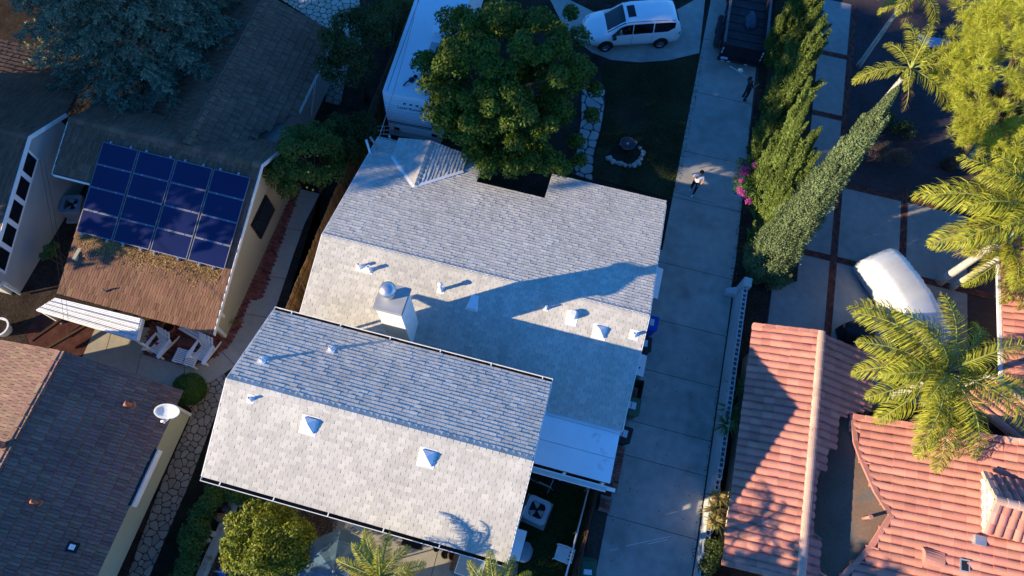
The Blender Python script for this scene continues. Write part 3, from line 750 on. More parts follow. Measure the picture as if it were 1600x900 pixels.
mb = MB(); mb.hexa([(SX - .03, xl2.y, zS(xl2.y) - .16), (SX, xl2.y, zS(xl2.y) - .16), (SX, sY, sZ - .16), (SX - .03, sY, sZ - .16)], [(SX - .03, xl2.y, zS(xl2.y) + .03), (SX, xl2.y, zS(xl2.y) + .03), (SX, sY, sZ + .03), (SX - .03, sY, sZ + .03)])
part('rake_board', mb, M_white, so)
mb = MB(); mb.box(SX, xl - .03, xl2.y - .03, xl2.y - .005, zS(xl2.y) - .14, zS(xl2.y) + .02); part('gutter', mb, M_white, so)
mb = MB(); mb.beam((XW + .012, 6.7, .9), (XW + .012, 6.7, 1.62), .03, .12); mb.box(XW + .002, XW + .022, ye + .38, ye + .5, .05, 1.6); part('corner_board', mb, M_white, so)
# dark window with hood on the gable wall
W4 = [on_x(*p, XW) for p in ((410, 312), (430, 322), (410, 364), (391, 354))]
y0, y1 = 10.35, 11.85; mb = MB(); mb.box(XW + .001, XW + .09, y0, y1, .95, 2.15); wf = part('window', mb, M_black, so)
mb = MB(); mb.box(XW + .091, XW + .10, y0 + .08, y1 - .08, 1.02, 2.08); part('pane', mb, M_glass, wf)
# cross gable running back
cr_z = sZ + .02; cx = on_plane(292, 226, (0, 0, cr_z), (0, 0, 1)).x
ez = 2.45; ex = at(497, 110, ez).x; yend = at(516, 50, ez).y; y_in = at(481, 165, ez).y - .4
cs = (cr_z - ez) / (ex - cx)
slope(so, 'roof', 'shake_tile', [(ex, y_in, ez), (ex, yend, ez), (cx, yend, cr_z), (cx, sY + .1, cr_z), (cx + 1.2, sY + .3, cr_z - 1.2 * cs)], M_brown, .33, .33, SK, jitter=.012, wj=.04, limit=300)
slope(so, 'roof', 'shake_tile', [(cx, sY + .1, cr_z), (cx, yend, cr_z), (cx - 5, yend, cr_z - 5 * cs), (cx - 5, sY + 1.0, cr_z - 5 * cs)], M_brown, .33, .33, SK, jitter=.012, wj=.04, limit=120)
ridge_caps(so, 'ridge_tile', (cx, sY + .1, cr_z + .05), (cx, yend, cr_z + .05), .36, .16, .06, .06, M_brown, th=.02)
mb = MB(); mb.box(cx - 4, ex - .45, sY + 1.2, yend - .4, 0, 2.2); part('wall', mb, M_greystucco, so)
mb = MB(); mb.box(ex + .003, ex + .04, y_in, yend, ez - .16, ez - .0); part('gutter', mb, M_white, so)
mb = MB(); mb.beam((ex - .02, y_in + 2.0, ez - .1), (ex - .5, y_in + 1.3, .3), .10, .05); part('brace', mb, M_white, so)
# solar panels: 4 x 4 modules on rails
M_pv = mat('solar_glass', (.004, .009, .060), .28, n1=(.6, .15), n2=(2, .1), spec=.3)
M_pvline = mat('panel_frame', (.20, .22, .27), .5, metal=.5)
pc = [on_plane(x, y, pS, nS) for x, y in ((162, 221), (396, 285), (353, 418), (122, 370))]
u0 = min(pc[0].x, pc[3].x); u1 = max(pc[1].x, pc[2].x); xA = (pc[0].x + pc[3].x) / 2; xB = (pc[1].x + pc[2].x) / 2
yA = (pc[0].y + pc[1].y) / 2; yB = (pc[2].y + pc[3].y) / 2
pw = (xB - xA) / 4; ph = (yA - yB) / 4
me_p = None
for i in range(4):
    for j in range(4):
        x0 = xA + i * pw + .035; x1 = xA + (i + 1) * pw - .035; ya = yB + j * ph + .008; yb2 = yB + (j + 1) * ph - .008; q = .16
        fr = MB(); e = .022
        for (xa, xb_, y_, y__) in ((x0, x1, ya, ya + e), (x0, x1, yb2 - e, yb2), (x0, x0 + e, ya + e, yb2 - e), (x1 - e, x1, ya + e, yb2 - e)):
            fr.hexa([(xa, y_, zS(y_) + q - .04), (xb_, y_, zS(y_) + q - .04), (xb_, y__, zS(y__) + q - .04), (xa, y__, zS(y__) + q - .04)], [(xa, y_, zS(y_) + q + .004), (xb_, y_, zS(y_) + q + .004), (xb_, y__, zS(y__) + q + .004), (xa, y__, zS(y__) + q + .004)])
        mb = MB(); mb.slab([(x0 + e, ya + e, zS(ya + e) + q), (x1 - e, ya + e, zS(ya + e) + q), (x1 - e, yb2 - e, zS(yb2 - e) + q), (x0 + e, yb2 - e, zS(yb2 - e) + q)], .03)
        pn = part('solar_panel', mb, M_pv, so); part('panel_frame', fr, M_pvline, pn)
        if j == 0 or True:
            mbc = MB()
            for t in (.25, .75):
                xc = x0 + (x1 - x0) * t; yy = ya - .012; mbc.box(xc - .02, xc + .02, yy - .03, yy + .03, zS(yy) + q, zS(yy) + q + .018)
            part('panel_clip', mbc, M_metal, pn)
for yy, dy in ((yB, -.10), (yA, .10)):
    for i in range(8):
        x = xA + (i + .5) * (xB - xA) / 8 + random.uniform(-.2, .2); mb = MB()
        mb.box(x - .03, x + .03, min(yy, yy + dy), max(yy, yy + dy), zS(yy) + .06, zS(yy) + .16); mb.box(x - .02, x + .02, min(yy + dy * .7, yy + dy), max(yy + dy * .7, yy + dy), zS(yy) - .01, zS(yy) + .06); part('rail_end', mb, M_metal, so)
for i in range(3):
    mb = MB(); x = xA + (i + 1) * pw
    mb.slab([(x - .03, yB, zS(yB) + .10), (x + .03, yB, zS(yB) + .10), (x + .03, yA, zS(yA) + .10), (x - .03, yA, zS(yA) + .10)], .02); part('panel_rail', mb, M_pvline, so)
p = on_plane(166, 456, pS, nS); mb = MB(); mb.tube([(p.x, p.y, p.z), (p.x, p.y, p.z + .25), (p.x + .04, p.y, p.z + .3)], .04, 8); part('vent_pipe', mb, M_tan, so)
def litter(parent, n, fpt, m, s0=.012, s1=.035):
    P = np.array([fpt() for _ in range(n)]); a = unit_(rng.normal(size=(n, 3)) * [1, 1, .3]); b = unit_(np.cross(a, rng.normal(size=(n, 3)) * .3 + [0, 0, 1])); s = rng.uniform(s0, s1, n)[:, None]
    v = np.stack([P - a * s - b * s * .5, P + a * s - b * s * .5, P + a * s + b * s * .5, P - a * s + b * s * .5], 1).reshape(-1, 3) - np.array(WL[parent])
    tag(link('leaf_litter', nmesh('leaf_litter', v, np.arange(4 * n).reshape(-1, 4), m), parent), kind='stuff')
def unit_(a): return a / np.linalg.norm(a, axis=1)[:, None]
M_litter = mat('golden_litter', (.30, .19, .06), .95, var=.5, hue=.03, spec=.1)
def f_(): x = random.uniform(xA + .1, xB - .2); y = yB - abs(random.gauss(0, .32)) - .02; return (x, y, zS(y) + .06)
litter(so, 2600, f_, M_litter)
def f_(): i = random.randint(1, 3); x = xA + i * pw + random.gauss(0, .02); y = random.uniform(yB, yA); return (x, y, zS(y) + .13)
litter(so, 500, f_, M_litter)
# white corrugated patio cover at the front eave
M_corr = mat('white_corrugated', (.80, .80, .79), .45, n1=(3, .04), streak=((4, .3, 4), .05))
ca = [at(87, 465, 1.72), at(220, 497, 1.72), at(212, 531, 1.55), at(57, 484, 1.55)]
mb = MB(); K = 26
for k in range(K):
    def row(t):
        a = ca[0].lerp(ca[3], t); b = ca[1].lerp(ca[2], t); z = .035 * math.sin(t * K * math.pi * .5) ** 2; return a + Vector((0, 0, z)), b + Vector((0, 0, z))
    a0, b0 = row(k / K); a1, b1 = row((k + 1) / K); mb.face([a0, a1, b1, b0])
cv = part('patio_cover', mb, M_corr, so)
mb = MB()
for t in (.3, .56, .82):
    a = ca[0].lerp(ca[3], t); b = ca[1].lerp(ca[2], t); mb.beam(a + Vector((0, 0, .045)), b + Vector((0, 0, .045)), .02, .012)
part('cover_seam', mb, M_grey, cv)
mb = MB(); mb.beam(ca[3] + Vector((0, 0, -.06)), ca[2] + Vector((0, 0, -.06)), .06, .14); mb.beam(ca[1] + Vector((.03, 0, -.12)), ca[2] + Vector((.03, 0, -.1)), .05, .22); part('cover_beam', mb, M_white, cv)
mb = MB(); p = ca[2]; mb.box(p.x - .06, p.x + .04, p.y - .04, p.y + .06, 0, 1.4); p = ca[3]; mb.box(p.x, p.x + .1, p.y, p.y + .1, 0, 1.4); part('cover_post', mb, M_white, cv)
mb = MB(); p = at(214, 530, 1.3); mb.beam(p, at(222, 534, 1.3), .07, .12); part('rafter_tail', mb, M_tan, cv)

# ------------------------------------------------ grey stuccoed house at the left edge
gh = thing('house', 'grey stuccoed house with white trimmed slanting clerestory windows at the left edge', 'house', (-25, 9, 0))
X = -22.3
gp = [on_x(*p, X) for p in ((41, 213), (90, 183), (0, 355))]
gy, gz_ = gp[0].y, gp[0].z; g1y, g1z = gp[1].y, gp[1].z; gs = (gz_ - gp[2].z) / (gy - gp[2].y); y5 = 5.72; z5 = gz_ - (gy - y5) * gs
mb = MB(); wall_prism(mb, [(y5, 0), (g1y, 0), (g1y, g1z - .05), (gy, gz_ - .05), (y5, z5 - .05)], .2, 'x', X - .2); mb.box(-30, X - .3, y5 - .2, y5, 0, 1.9); part('wall', mb, M_greystucco, gh)
XO = X + .10; bs2 = (gz_ - g1z) / (g1y - gy)
slope(gh, 'roof', 'shake_tile', [(XO, y5 - .1, z5), (XO, gy, gz_), (-31, gy, gz_), (-31, y5 - .1, z5)], M_brown, .33, .33, SK, jitter=.01, wj=.04, limit=150)
slope(gh, 'roof', 'shake_tile', [(XO, gy, gz_), (XO, gy + 1.9, gz_ - 1.9 * bs2), (XO - 2.0, gy + 6.0, gz_ - 6.0 * bs2), (-31, gy + 6.0, gz_ - 6.0 * bs2), (-31, gy, gz_)], M_brown, .33, .33, SK, jitter=.01, wj=.04, limit=200)
ridge_caps(gh, 'ridge_tile', (-31, gy, gz_ + .05), (XO, gy, gz_ + .05), .36, .17, .08, .05, M_brown, th=.02)
mb = MB(); x = XO + .003
for (y0, z0), (y1, z1) in (((y5 - .1, z5), (gy, gz_)), ((gy + 1.9, gz_ - 1.9 * bs2), (gy, gz_))):
    mb.hexa([(x, y0, z0 - .15), (x + .03, y0, z0 - .15), (x + .03, y1, z1 - .15), (x, y1, z1 - .15)], [(x, y0, z0 + .04), (x + .03, y0, z0 + .04), (x + .03, y1, z1 + .04), (x, y1, z1 + .04)])
part('rake_board', mb, M_white, gh)
for k in range(5):   # slanted windows following the roof
    y0 = gy - .45 - k * .92; y1 = y0 - .72; top = lambda y: gz_ - (gy - y) * gs - .22
    fr = MB(); xo = XO + .03
    def quad(ya, yb_, za, zb, x_, t): return [(x_, ya, za(ya)), (x_, yb_, za(yb_)), (x_, yb_, zb(yb_)), (x_, ya, zb(ya))]
    lo = lambda y: top(y) - .62
    fr.hexa(quad(y1 - .1, y0 + .1, lambda y: lo(y) - .1, lambda y: top(y) + .1, X + .002, 0), quad(y1 - .1, y0 + .1, lambda y: lo(y) - .1, lambda y: top(y) + .1, X + .03, 0))
    w_ = part('window', fr, M_white, gh)
    pn = MB(); pn.hexa(quad(y1, y0, lo, top, X + .031, 0), quad(y1, y0, lo, top, X + .036, 0)); part('pane', pn, M_glass, w_)
mb = MB(); a = at(0, 433, 1.3); mb.tube([(X + .1, y5 - .12, 1.25), (X + .12, y5 - .1, 1.2), (X + .12, y5 - .1, .1)], .05, 8); mb.box(-28, X + .15, y5 - .3, y5 - .18, 1.25, 1.36); part('gutter', mb, M_white, gh)

# ------------------------------------------------ dark roofed house, lower left
dk = thing('house', 'dark tiled house with cream clapboard side and tan sunlit far slope, lower left', 'house', (-16.6, -2, 0))
dE, dX, dT = 2.35, -12.67, 3.28; dR = -16.5; dZ = 3.98; dS = (dZ - dE) / (dX - dR)
M_dk = mat('umber_shake_tile', (.215, .125, .092), .8, var=.2, hue=.02, n1=(.8, .15), n2=(24, .25), bump=(60, .4), spec=.35)
slope(dk, 'roof', 'shake_tile', [(dX, -9, dE), (dX, dT, dE), (dR, dT, dZ), (dR, -9, dZ)], M_dk, .36, .37, SK, jitter=.008, wj=.05)
slope(dk, 'roof', 'shake_tile', [(dR, -9, dZ), (dR, dT, dZ), (dR - 5, dT, dZ - 5 * dS), (dR - 5, -9, dZ - 5 * dS)], M_dk, .36, .37, SK, jitter=.012, wj=.05)
ridge_caps(dk, 'ridge_tile', (dR, -9, dZ + .05), (dR, dT, dZ + .05), .40, .17, .06, .06, M_dk, th=.02)
M_clap = mat('cream_clapboard', (.47, .44, .29), .8, n1=(1, .06))
mb = MB(); xw = -13.2; mb.box(-20.5, xw, -9, 2.78, 0, 2.2); part('wall', mb, M_clap, dk)
for k in range(15):
    mb = MB(); z = .05 + k * .145; mb.hexa([(xw + .001, -9, z), (xw + .025, -9, z), (xw + .025, 2.79, z), (xw + .001, 2.79, z)], [(xw + .001, -9, z + .14), (xw + .006, -9, z + .14), (xw + .006, 2.79, z + .14), (xw + .001, 2.79, z + .14)]); part('clapboard', mb, M_clap, dk)
mb = MB(); mb.box(xw + .026, xw + .06, 2.70, 2.81, 0, 2.15); part('corner_board', mb, M_white, dk)
a, b = at(252, 704, 2.3), at(213, 793, 2.3)
mb = MB(); mb.box(dX - .25, dX + .04, b.y, a.y, 2.10, 2.42); pb = part('box_gutter', mb, M_black, dk)
mb = MB(); mb.box(dX + .041, dX + .10, b.y, a.y, 2.05, 2.36); part('gutter_face', mb, M_white, pb)
pD = (dR, 0, dZ); nD = (dS, 0, 1)
M_copper = mat('copper_pipe', (.38, .13, .07), .5, n1=(8, .15))
for px, py, r in ((205, 634, .09), (61, 786, .06)):
    p = on_plane(px, py, pD, nD); mb = MB(); mb.tube([(p.x, p.y, p.z - .02), (p.x, p.y, p.z + .16), (p.x - .1, p.y, p.z + .3)], [r, r, r * 1.15], 10); vp = part('vent_pipe', mb, M_copper, dk, smooth=True)
    mb = MB(); mb.lathe([(r * 1.9, .01), (r * 1.2, .06)], p + Vector((.02, 0, 0)), 10); part('pipe_collar', mb, M_copper, vp)
p = on_plane(8, 697, pD, nD); mb = MB(); mb.tube([(p.x - .1, p.y, p.z - .3), (p.x - .1, p.y, p.z + .25)], .12, 10); part('vent_pipe', mb, M_copper, dk, smooth=True)
p = on_plane(115, 855, pD, nD); mb = MB(); mb.slab([(p.x + a, p.y + b, p.z - a * dS + .06) for a, b in ((-.16, -.16), (.16, -.16), (.16, .16), (-.16, .16))], .05); sv = part('square_vent', mb, M_black, dk)
mb = MB(); mb.slab([(p.x + a, p.y + b, p.z - a * dS + .10) for a, b in ((-.08, -.08), (.08, -.08), (.08, .08), (-.08, .08))], .04); part('vent_lid', mb, M_white, sv)

# ------------------------------------------------ red barrel tiled house, lower right
rd = thing('house', 'house with salmon barrel tile roofs and a flat brown valley between them, lower right', 'house', (12, 6, 0))
rE, rXl, rXr, rR, rZ, rT, rB = 2.45, 7.26, 11.86, 9.56, 3.25, 11.28, 2.5
rs = (rZ - rE) / (rR - rXl)
mb = MB(); mb.box(7.75, 11.4, 2.9, 10.8, 0, 2.35); mb.box(11.4, 20, -4, 8.1, 0, 2.36); part('wall', mb, M_stucco, rd)
kw = dict(jitter=.008, stagger=0, lift=.03, wob=.012)
slope(rd, 'roof', 'barrel_tile', [(rXl, rB, rE), (rR, rB, rZ), (rR, rT, rZ), (rXl, rT, rE)], M_red, .285, .36, BR, deck_m=M_red, **kw)
pRr = (rR, 0, rZ); nRr = (rs, 0, 1)
ML = [on_plane(x, y, pRr, nRr) for x, y in ((1358, 640), (1312, 652), (1306, 690), (1290, 712), (1280, 742), (1267, 772), (1268, 800), (1274, 840), (1284, 900))]
ML = [Vector((p.x, p.y, rZ - (p.x - rR) * rs)) for p in ML]
ML[0] = Vector((rXr, ML[0].y, rE))
slope(rd, 'roof', 'barrel_tile', [(rR, rT, rZ), (rXr, rT, rE)] + ML + [(rR + .55, rB, rZ - .55 * rs), (rR, rB, rZ)], M_red, .285, .36, BR, deck_m=M_red, th=.08, **kw)
ridge_caps(rd, 'ridge_tile', (rR, rB, rZ + .07), (rR, rT, rZ + .07), .36, .15, .03, .03, M_redpale, barrel=True)
# stepped rake tiles along the two gable ends
for yy, x0, x1 in ((rT, rXl, rR), (rB, rXl, rR)):
    n = 6
    for k in range(n):
        xa = x0 + (x1 - x0) * k / n; xb_ = x0 + (x1 - x0) * (k + 1) / n + .04; za = rE + (xa - rXl) * rs; zb = rE + (xb_ - rXl) * rs
        mb = MB(); mb.hexa([(xa, yy - .1, za - .08), (xb_, yy - .1, zb - .08), (xb_, yy + .07, zb - .08), (xa, yy + .07, za - .08)], [(xa, yy - .1, za + .13), (xb_, yy - .1, zb + .09), (xb_, yy + .07, zb + .09), (xa, yy + .07, za + .13)]); part('rake_tile', mb, M_red, rd)
M_memb = mat('brown_roofing_felt', (.15, .10, .072), .95, n1=(1.2, .12), n2=(12, .1), col2=(.10, .10, .09), c2n=(1.1, .58, .68), bump=(20, .3), spec=.1)
MR = [(1331, 652), (1336, 690), (1346, 718), (1368, 768), (1392, 806), (1376, 830), (1362, 852), (1338, 880), (1312, 905), (1250, 960)]
r2 = lambda x: 2.72 + .36 * (x - 11.05)
pR2 = (11.05, 0, 2.72); nR2 = (-.36, 0, 1)
MRp = [on_plane(x, y, pR2, nR2) for x, y in MR]
tp = on_plane(1600, 690, pR2, nR2); ytop = (MRp[0].y + tp.y) / 2; MRp[0].y = ytop
slope(rd, 'roof', 'barrel_tile', MRp + [(MRp[-1].x, -2.5, r2(MRp[-1].x)), (19.5, -2.5, r2(19.5)), (19.5, ytop, r2(19.5))], M_red, .285, .36, BR, deck_m=M_red, **kw)
mb = MB(); ys_ = [8.75, 8.3, 7.6, 7.0, 6.4, 5.8, 5.2, 4.6, 4.0, 3.2, 2.2, 0, -2]
def mrx(y):
    for p, q in zip(MRp[:-1], MRp[1:]):
        if q.y <= y <= p.y: return p.x + (q.x - p.x) * (p.y - y) / (p.y - q.y + 1e-9)
    return MRp[0].x if y > MRp[0].y else MRp[-1].x
for y0, y1 in zip(ys_[:-1], ys_[1:]):     # felt rising from the left slope to the cut edge of the right slope
    for k in range(4):
        def F_(y, t): xr = mrx(y) + .12; xl_ = rR + .35; x = xl_ + (xr - xl_) * t; return (x, y, 2.38 + (r2(xr) - .06 - 2.38) * t ** 1.2)
        mb.face([F_(y0, k / 4), F_(y0, (k + 1) / 4), F_(y1, (k + 1) / 4), F_(y1, k / 4)])
part('valley_felt', mb, M_memb, rd, smooth=True)

for p, q in zip(MRp[:-2], MRp[1:-1]):
    mb = MB(); d_ = (q - p).normalized() * .03; mb.beam(p - d_ + Vector((-.02, 0, .055)), q + d_ + Vector((-.02, 0, .055)), .17, .10); part('edge_tile', mb, M_red, rd)
n = 22
for k in range(n):
    xa = MRp[0].x + (19 - MRp[0].x) * k / n; xb_ = MRp[0].x + (19 - MRp[0].x) * (k + 1) / n + .04
    mb = MB(); mb.hexa([(xa, ytop - .1, r2(xa) - .08), (xb_, ytop - .1, r2(xb_) - .08), (xb_, ytop + .08, r2(xb_) - .08), (xa, ytop + .08, r2(xa) - .08)], [(xa, ytop - .1, r2(xa) + .15), (xb_, ytop - .1, r2(xb_) + .10), (xb_, ytop + .08, r2(xb_) + .10), (xa, ytop + .08, r2(xa) + .15)]); part('rake_tile', mb, M_red if k < 12 else M_redpale, rd)
# fittings on the right slope
M_pink = mat('pink_painted_metal', (.50, .22, .16), .6, n1=(6, .08))
p = on_plane(1348, 810, pR2, nR2); mb = MB(); mb.tube([p, p + Vector((.0, 0, .55))], .055, 10); vp = part('vent_pipe', mb, M_pink, rd, smooth=True)
mb = MB(); mb.tube([p + Vector((0, 0, .50)), p + Vector((0, 0, .57))], .075, 10); part('pipe_cap', mb, M_pink, vp)
p = on_plane(1437, 868, pR2, nR2); mb = MB(); L_ = .62; K = 10
for j in range(K):
    t0, t1 = math.pi * j / K, math.pi * (j + 1) / K
    def q(t, a): x = p.x + a; return (x, p.y + .27 * math.cos(t), r2(x) * (1 - a / L_ * 0) - .0 + .30 * math.sin(t) * (1 - a / L_ * .75) + .05)
    mb.face([q(t0, 0), q(t1, 0), q(t1, L_), q(t0, L_)]); 
mb.face([(p.x + .02, p.y + .27 * math.cos(math.pi * j / K), r2(p.x) + .30 * math.sin(math.pi * j / K) + .05) for j in range(K + 1)])
mb.slab([(p.x - .15, p.y - .38, r2(p.x - .15) + .07), (p.x + .05, p.y - .38, r2(p.x + .05) + .07), (p.x + .05, p.y + .38, r2(p.x + .05) + .07), (p.x - .15, p.y + .38, r2(p.x - .15) + .07)], .02)
part('scoop_vent', mb, M_pink, rd)
p = on_plane(1504, 884, pR2, nR2); mb = MB(); mb.slab([(p.x + a, p.y + b, r2(p.x + a) + .12) for a, b in ((-.13, -.2), (.13, -.2), (.13, .2), (-.13, .2))], .09); sv = part('square_vent', mb, M_metal, rd)
mb = MB(); mb.slab([(p.x + a, p.y + b, r2(p.x + a) + .125) for a, b in ((-.09, -.15), (.09, -.15), (.09, .15), (-.09, .15))], .02); part('vent_lid', mb, M_black, sv)
# little louvred dormer facing left
p = on_plane(1528, 795, pR2, nR2); dx, dy = p.x + .05, p.y + .15; dh = .95; dw = .82
zb = r2(dx)
mb = MB(); wall_prism(mb, [(dy - dw, zb - .05), (dy + dw, zb - .05), (dy + dw, zb + .35), (dy, zb + dh), (dy - dw, zb + .35)], .12, 'x', dx); dm = part('dormer', mb, M_white, rd)
for k in range(4):
    for s in (0, 1):
        mb = MB(); y0 = dy - .52 + k * .27; z0 = zb + .06 + s * .22; mb.box(dx - .012, dx - .001, y0, y0 + .2, z0, z0 + .16); part('dormer_pane', mb, M_grey, dm)
sd_ = (dh - .25) / (dw + .12); zr_ = zb + dh + .06; xr_ = dx + 4
ye_ = dw + .12
slope(rd, 'dormer_roof', 'barrel_tile', [(dx - .15, dy - ye_, zr_ - ye_ * .62), (dx - .15, dy, zr_), (xr_, dy, zr_), (dx + 1.7, dy - ye_, zr_ - ye_ * .62)], M_red, .285, .36, BR, deck_m=M_red, th=.06, **kw)
slope(rd, 'dormer_roof', 'barrel_tile', [(dx - .15, dy + ye_, zr_ - ye_ * .62), (dx - .15, dy, zr_), (xr_, dy, zr_), (dx + 1.7, dy + ye_, zr_ - ye_ * .62)], M_red, .285, .36, BR, deck_m=M_red, th=.06, **kw)
ridge_caps(rd, 'ridge_tile', (dx - .2, dy, zr_ + .05), (xr_, dy, zr_ + .05), .36, .14, .03, .03, M_redpale, barrel=True)
for sg in (-1, 1):
    for k in range(3):
        t0, t1 = k / 3, (k + 1) / 3; mb = MB(); mb.beam((dx - .13, dy + sg * ye_ * t0, zr_ - ye_ * .62 * t0 + .06 - .02 * k), (dx - .13, dy + sg * ye_ * (t1 + .03), zr_ - ye_ * .62 * t1 + .06 - .02 * k), .16, .12); part('rake_tile', mb, M_redpale, rd)
mb = MB(); mb.box(dx - .25, dx + .1, dy - dw - .5, dy - dw - .2, zb - .1, zb + .16); part('metal_flashing', mb, M_metal, rd)

# ------------------------------------------------ second tiled house at the right edge
rh = thing('house', 'salmon tiled house with white gutter half hidden by palms at the right edge', 'house', (19, 12, 0))
hE = 2.5; hx = at(1565, 470, hE).x
slope(rh, 'roof', 'barrel_tile', [(hx, 10.4, hE), (hx, 17.5, hE), (hx + 5, 17.5, hE + 1.75), (hx + 5, 10.4, hE + 1.75)], M_red, .285, .36, BR, deck_m=M_red, **kw)
mb = MB(); mb.box(hx - .14, hx - .02, 10.4, 17.5, hE - .1, hE + .01); part('gutter', mb, M_white, rh)
mb = MB(); mb.box(hx + 2.2, hx + 6, 9.3, 17.2, 0, 2.4); part('wall', mb, M_stucco, rh)
mb = MB(); mb.box(hx - .02, hx + .0, 10.4, 17.5, hE - .12, hE); part('fascia_board', mb, M_white, rh)
a, b = at(1515, 612, 2.5), at(1547, 590, 2.5); d = (b - a).normalized(); nn = Vector((d.y, -d.x, 0))
if nn.x < 0: nn = -nn
up = Vector((nn.x, nn.y, .36))
slope(rh, 'bay_roof', 'barrel_tile', [a - d * .4, b, b + up * 3.4, a - d * .4 + up * 3.4], M_red, .285, .36, BR, deck_m=M_red, **kw)
ridge_caps(rh, 'ridge_tile', b + Vector((0, 0, .06)), b + up * 3.4 + Vector((0, 0, .06)), .36, .16, .03, .03, M_redpale, barrel=True)
mb = MB(); mb.tube([b + Vector((0, .1, -.05)), b + Vector((0, .1, -2.4))], .05, 8); part('downpipe', mb, M_white, rh)
# ================================================================== walls, fences and smaller things
def board_fence(name, label, a, b, h, m, bw=.14, gap=.012, rails=(.35, 1.5), face=1, jit=.03, post_every=2.4):
    a, b = Vector(a), Vector(b); d = b - a; Ln = d.length; d.normalize(); nrm = Vector((d.y, -d.x, 0)) * face
    t = thing(name, label, 'fence', a); ang = math.atan2(d.y, d.x); n = int(Ln / bw)
    mes = []
    for q in range(4):
        mb = MB(); hh = h + random.uniform(-jit, jit); mb.box(gap / 2, bw - gap / 2, -.01, .01, 0.03, hh); mes.append(mb.mesh('board', m))
    for k in range(n):
        o = link('board', random.choice(mes), t, d * (k * bw)); o.rotation_euler = (random.uniform(-.01, .01), 0, ang)
    for z in rails:
        mb = MB(); mb.beam(a + nrm * .04 + Vector((0, 0, z)), b + nrm * .04 + Vector((0, 0, z)), .045, .09); part('rail', mb, m, t)
    k = 0.0
    while k < Ln:
        p = a + d * k + nrm * .085; mb = MB(); mb.box(p.x - .045, p.x + .045, p.y - .045, p.y + .045, 0, h - .05); part('post', mb, m, t); k += post_every
    return t
M_fence = mat('fence_board', (.17, .105, .058), .9, var=.3, hue=.012, n2=(10, .25), bump=(40, .5), spec=.1)
board_fence('wooden_fence', 'long brown wooden board fence between the left path and the grey roofed house', (-10.55, 6.2, 0), (-10.62, 25.5, 0), 1.85, M_fence)
mb = MB(); mb.beam((-10.5, 8.75, 1.75), (-10.0, 8.2, .9), .06, .09)
solo('fence_brace', mb, M_fence, 'slanting timber brace leaning against the brown wooden fence', 'timber', (-10.2, 8.4, .9))
board_fence('wooden_fence', 'dark board fence beside the small rear lawn and the driveway', (2.78, 4.05, 0), (2.62, -1.5, 0), 1.45, M_darkwood, jit=.12, face=-1)
t = thing('pipe_railing', 'pale metal rail running along the inside of the dark rear fence', 'railing', (2.4, 3.9, 0))
mb = MB(); mb.tube([(2.50, 3.95, 1.45), (2.28, -.8, 1.45)], .035, 8); part('rail', mb, M_metal, t, smooth=True)
for y in (3.9, 2.3, .7, -.8): mb = MB(); x = 2.50 - (3.95 - y) * .046; mb.tube([(x, y, 0), (x, y, 1.43)], .03, 8); part('post', mb, M_metal, t, smooth=True)
# hollow block wall along the drive
bw_ = thing('block_wall', 'long painted block wall with open cells along its top beside the driveway', 'wall', (7.1, 7, 0))
M_block = mat('painted_block', (.40, .41, .41), .9, n1=(.9, .1), n2=(8, .08), bump=(40, .3), spec=.1)
def wall_h(y): return 1.32 if y > 5.6 else (1.30 - (5.6 - y) * .28 if y > 4 else .82)
mb = MB()
for y0, y1 in ((-6, 3.9), (3.9, 5.6), (5.6, 13.4)): mb.box(7.02, 7.22, y0 + .001, y1 - .001, -.1, min(wall_h(y0 + .1), wall_h(y1 - .1)) - .2)
part('wall_body', mb, M_block, bw_)
cell = MB(); L_, W_, Hh = .405, .2, .195; t_ = .035
for x0, x1, y0, y1 in ((0, t_, 0, L_), (W_ - t_, W_, 0, L_), (t_, W_ - t_, 0, t_), (t_, W_ - t_, L_ / 2 - t_ / 2, L_ / 2 + t_ / 2), (t_, W_ - t_, L_ - t_, L_)): cell.box(x0, x1, y0, y1 - (.006 if y1 == L_ else 0), 0, Hh)
cme = cell.mesh('hollow_block', M_block)
y = -5.9
while y < 13.2:
    o = link('hollow_block', cme, bw_, Vector((7.02, y, min(wall_h(y), wall_h(y + .4)) - .198)) - WL[bw_]); y += L_
mb = MB(); mb.box(6.98, 7.30, 13.4, 13.78, 0, 1.5); part('end_pier', mb, M_block, bw_)
mb = MB(); mb.hexa([(6.6, 13.45, .0), (6.98, 13.45, 0), (6.98, 13.75, 0), (6.6, 13.75, 0)], [(6.6, 13.5, .25), (6.98, 13.45, .5), (6.98, 13.75, .5), (6.6, 13.7, .25)]); part('kerb_stone', mb, M_block, bw_)
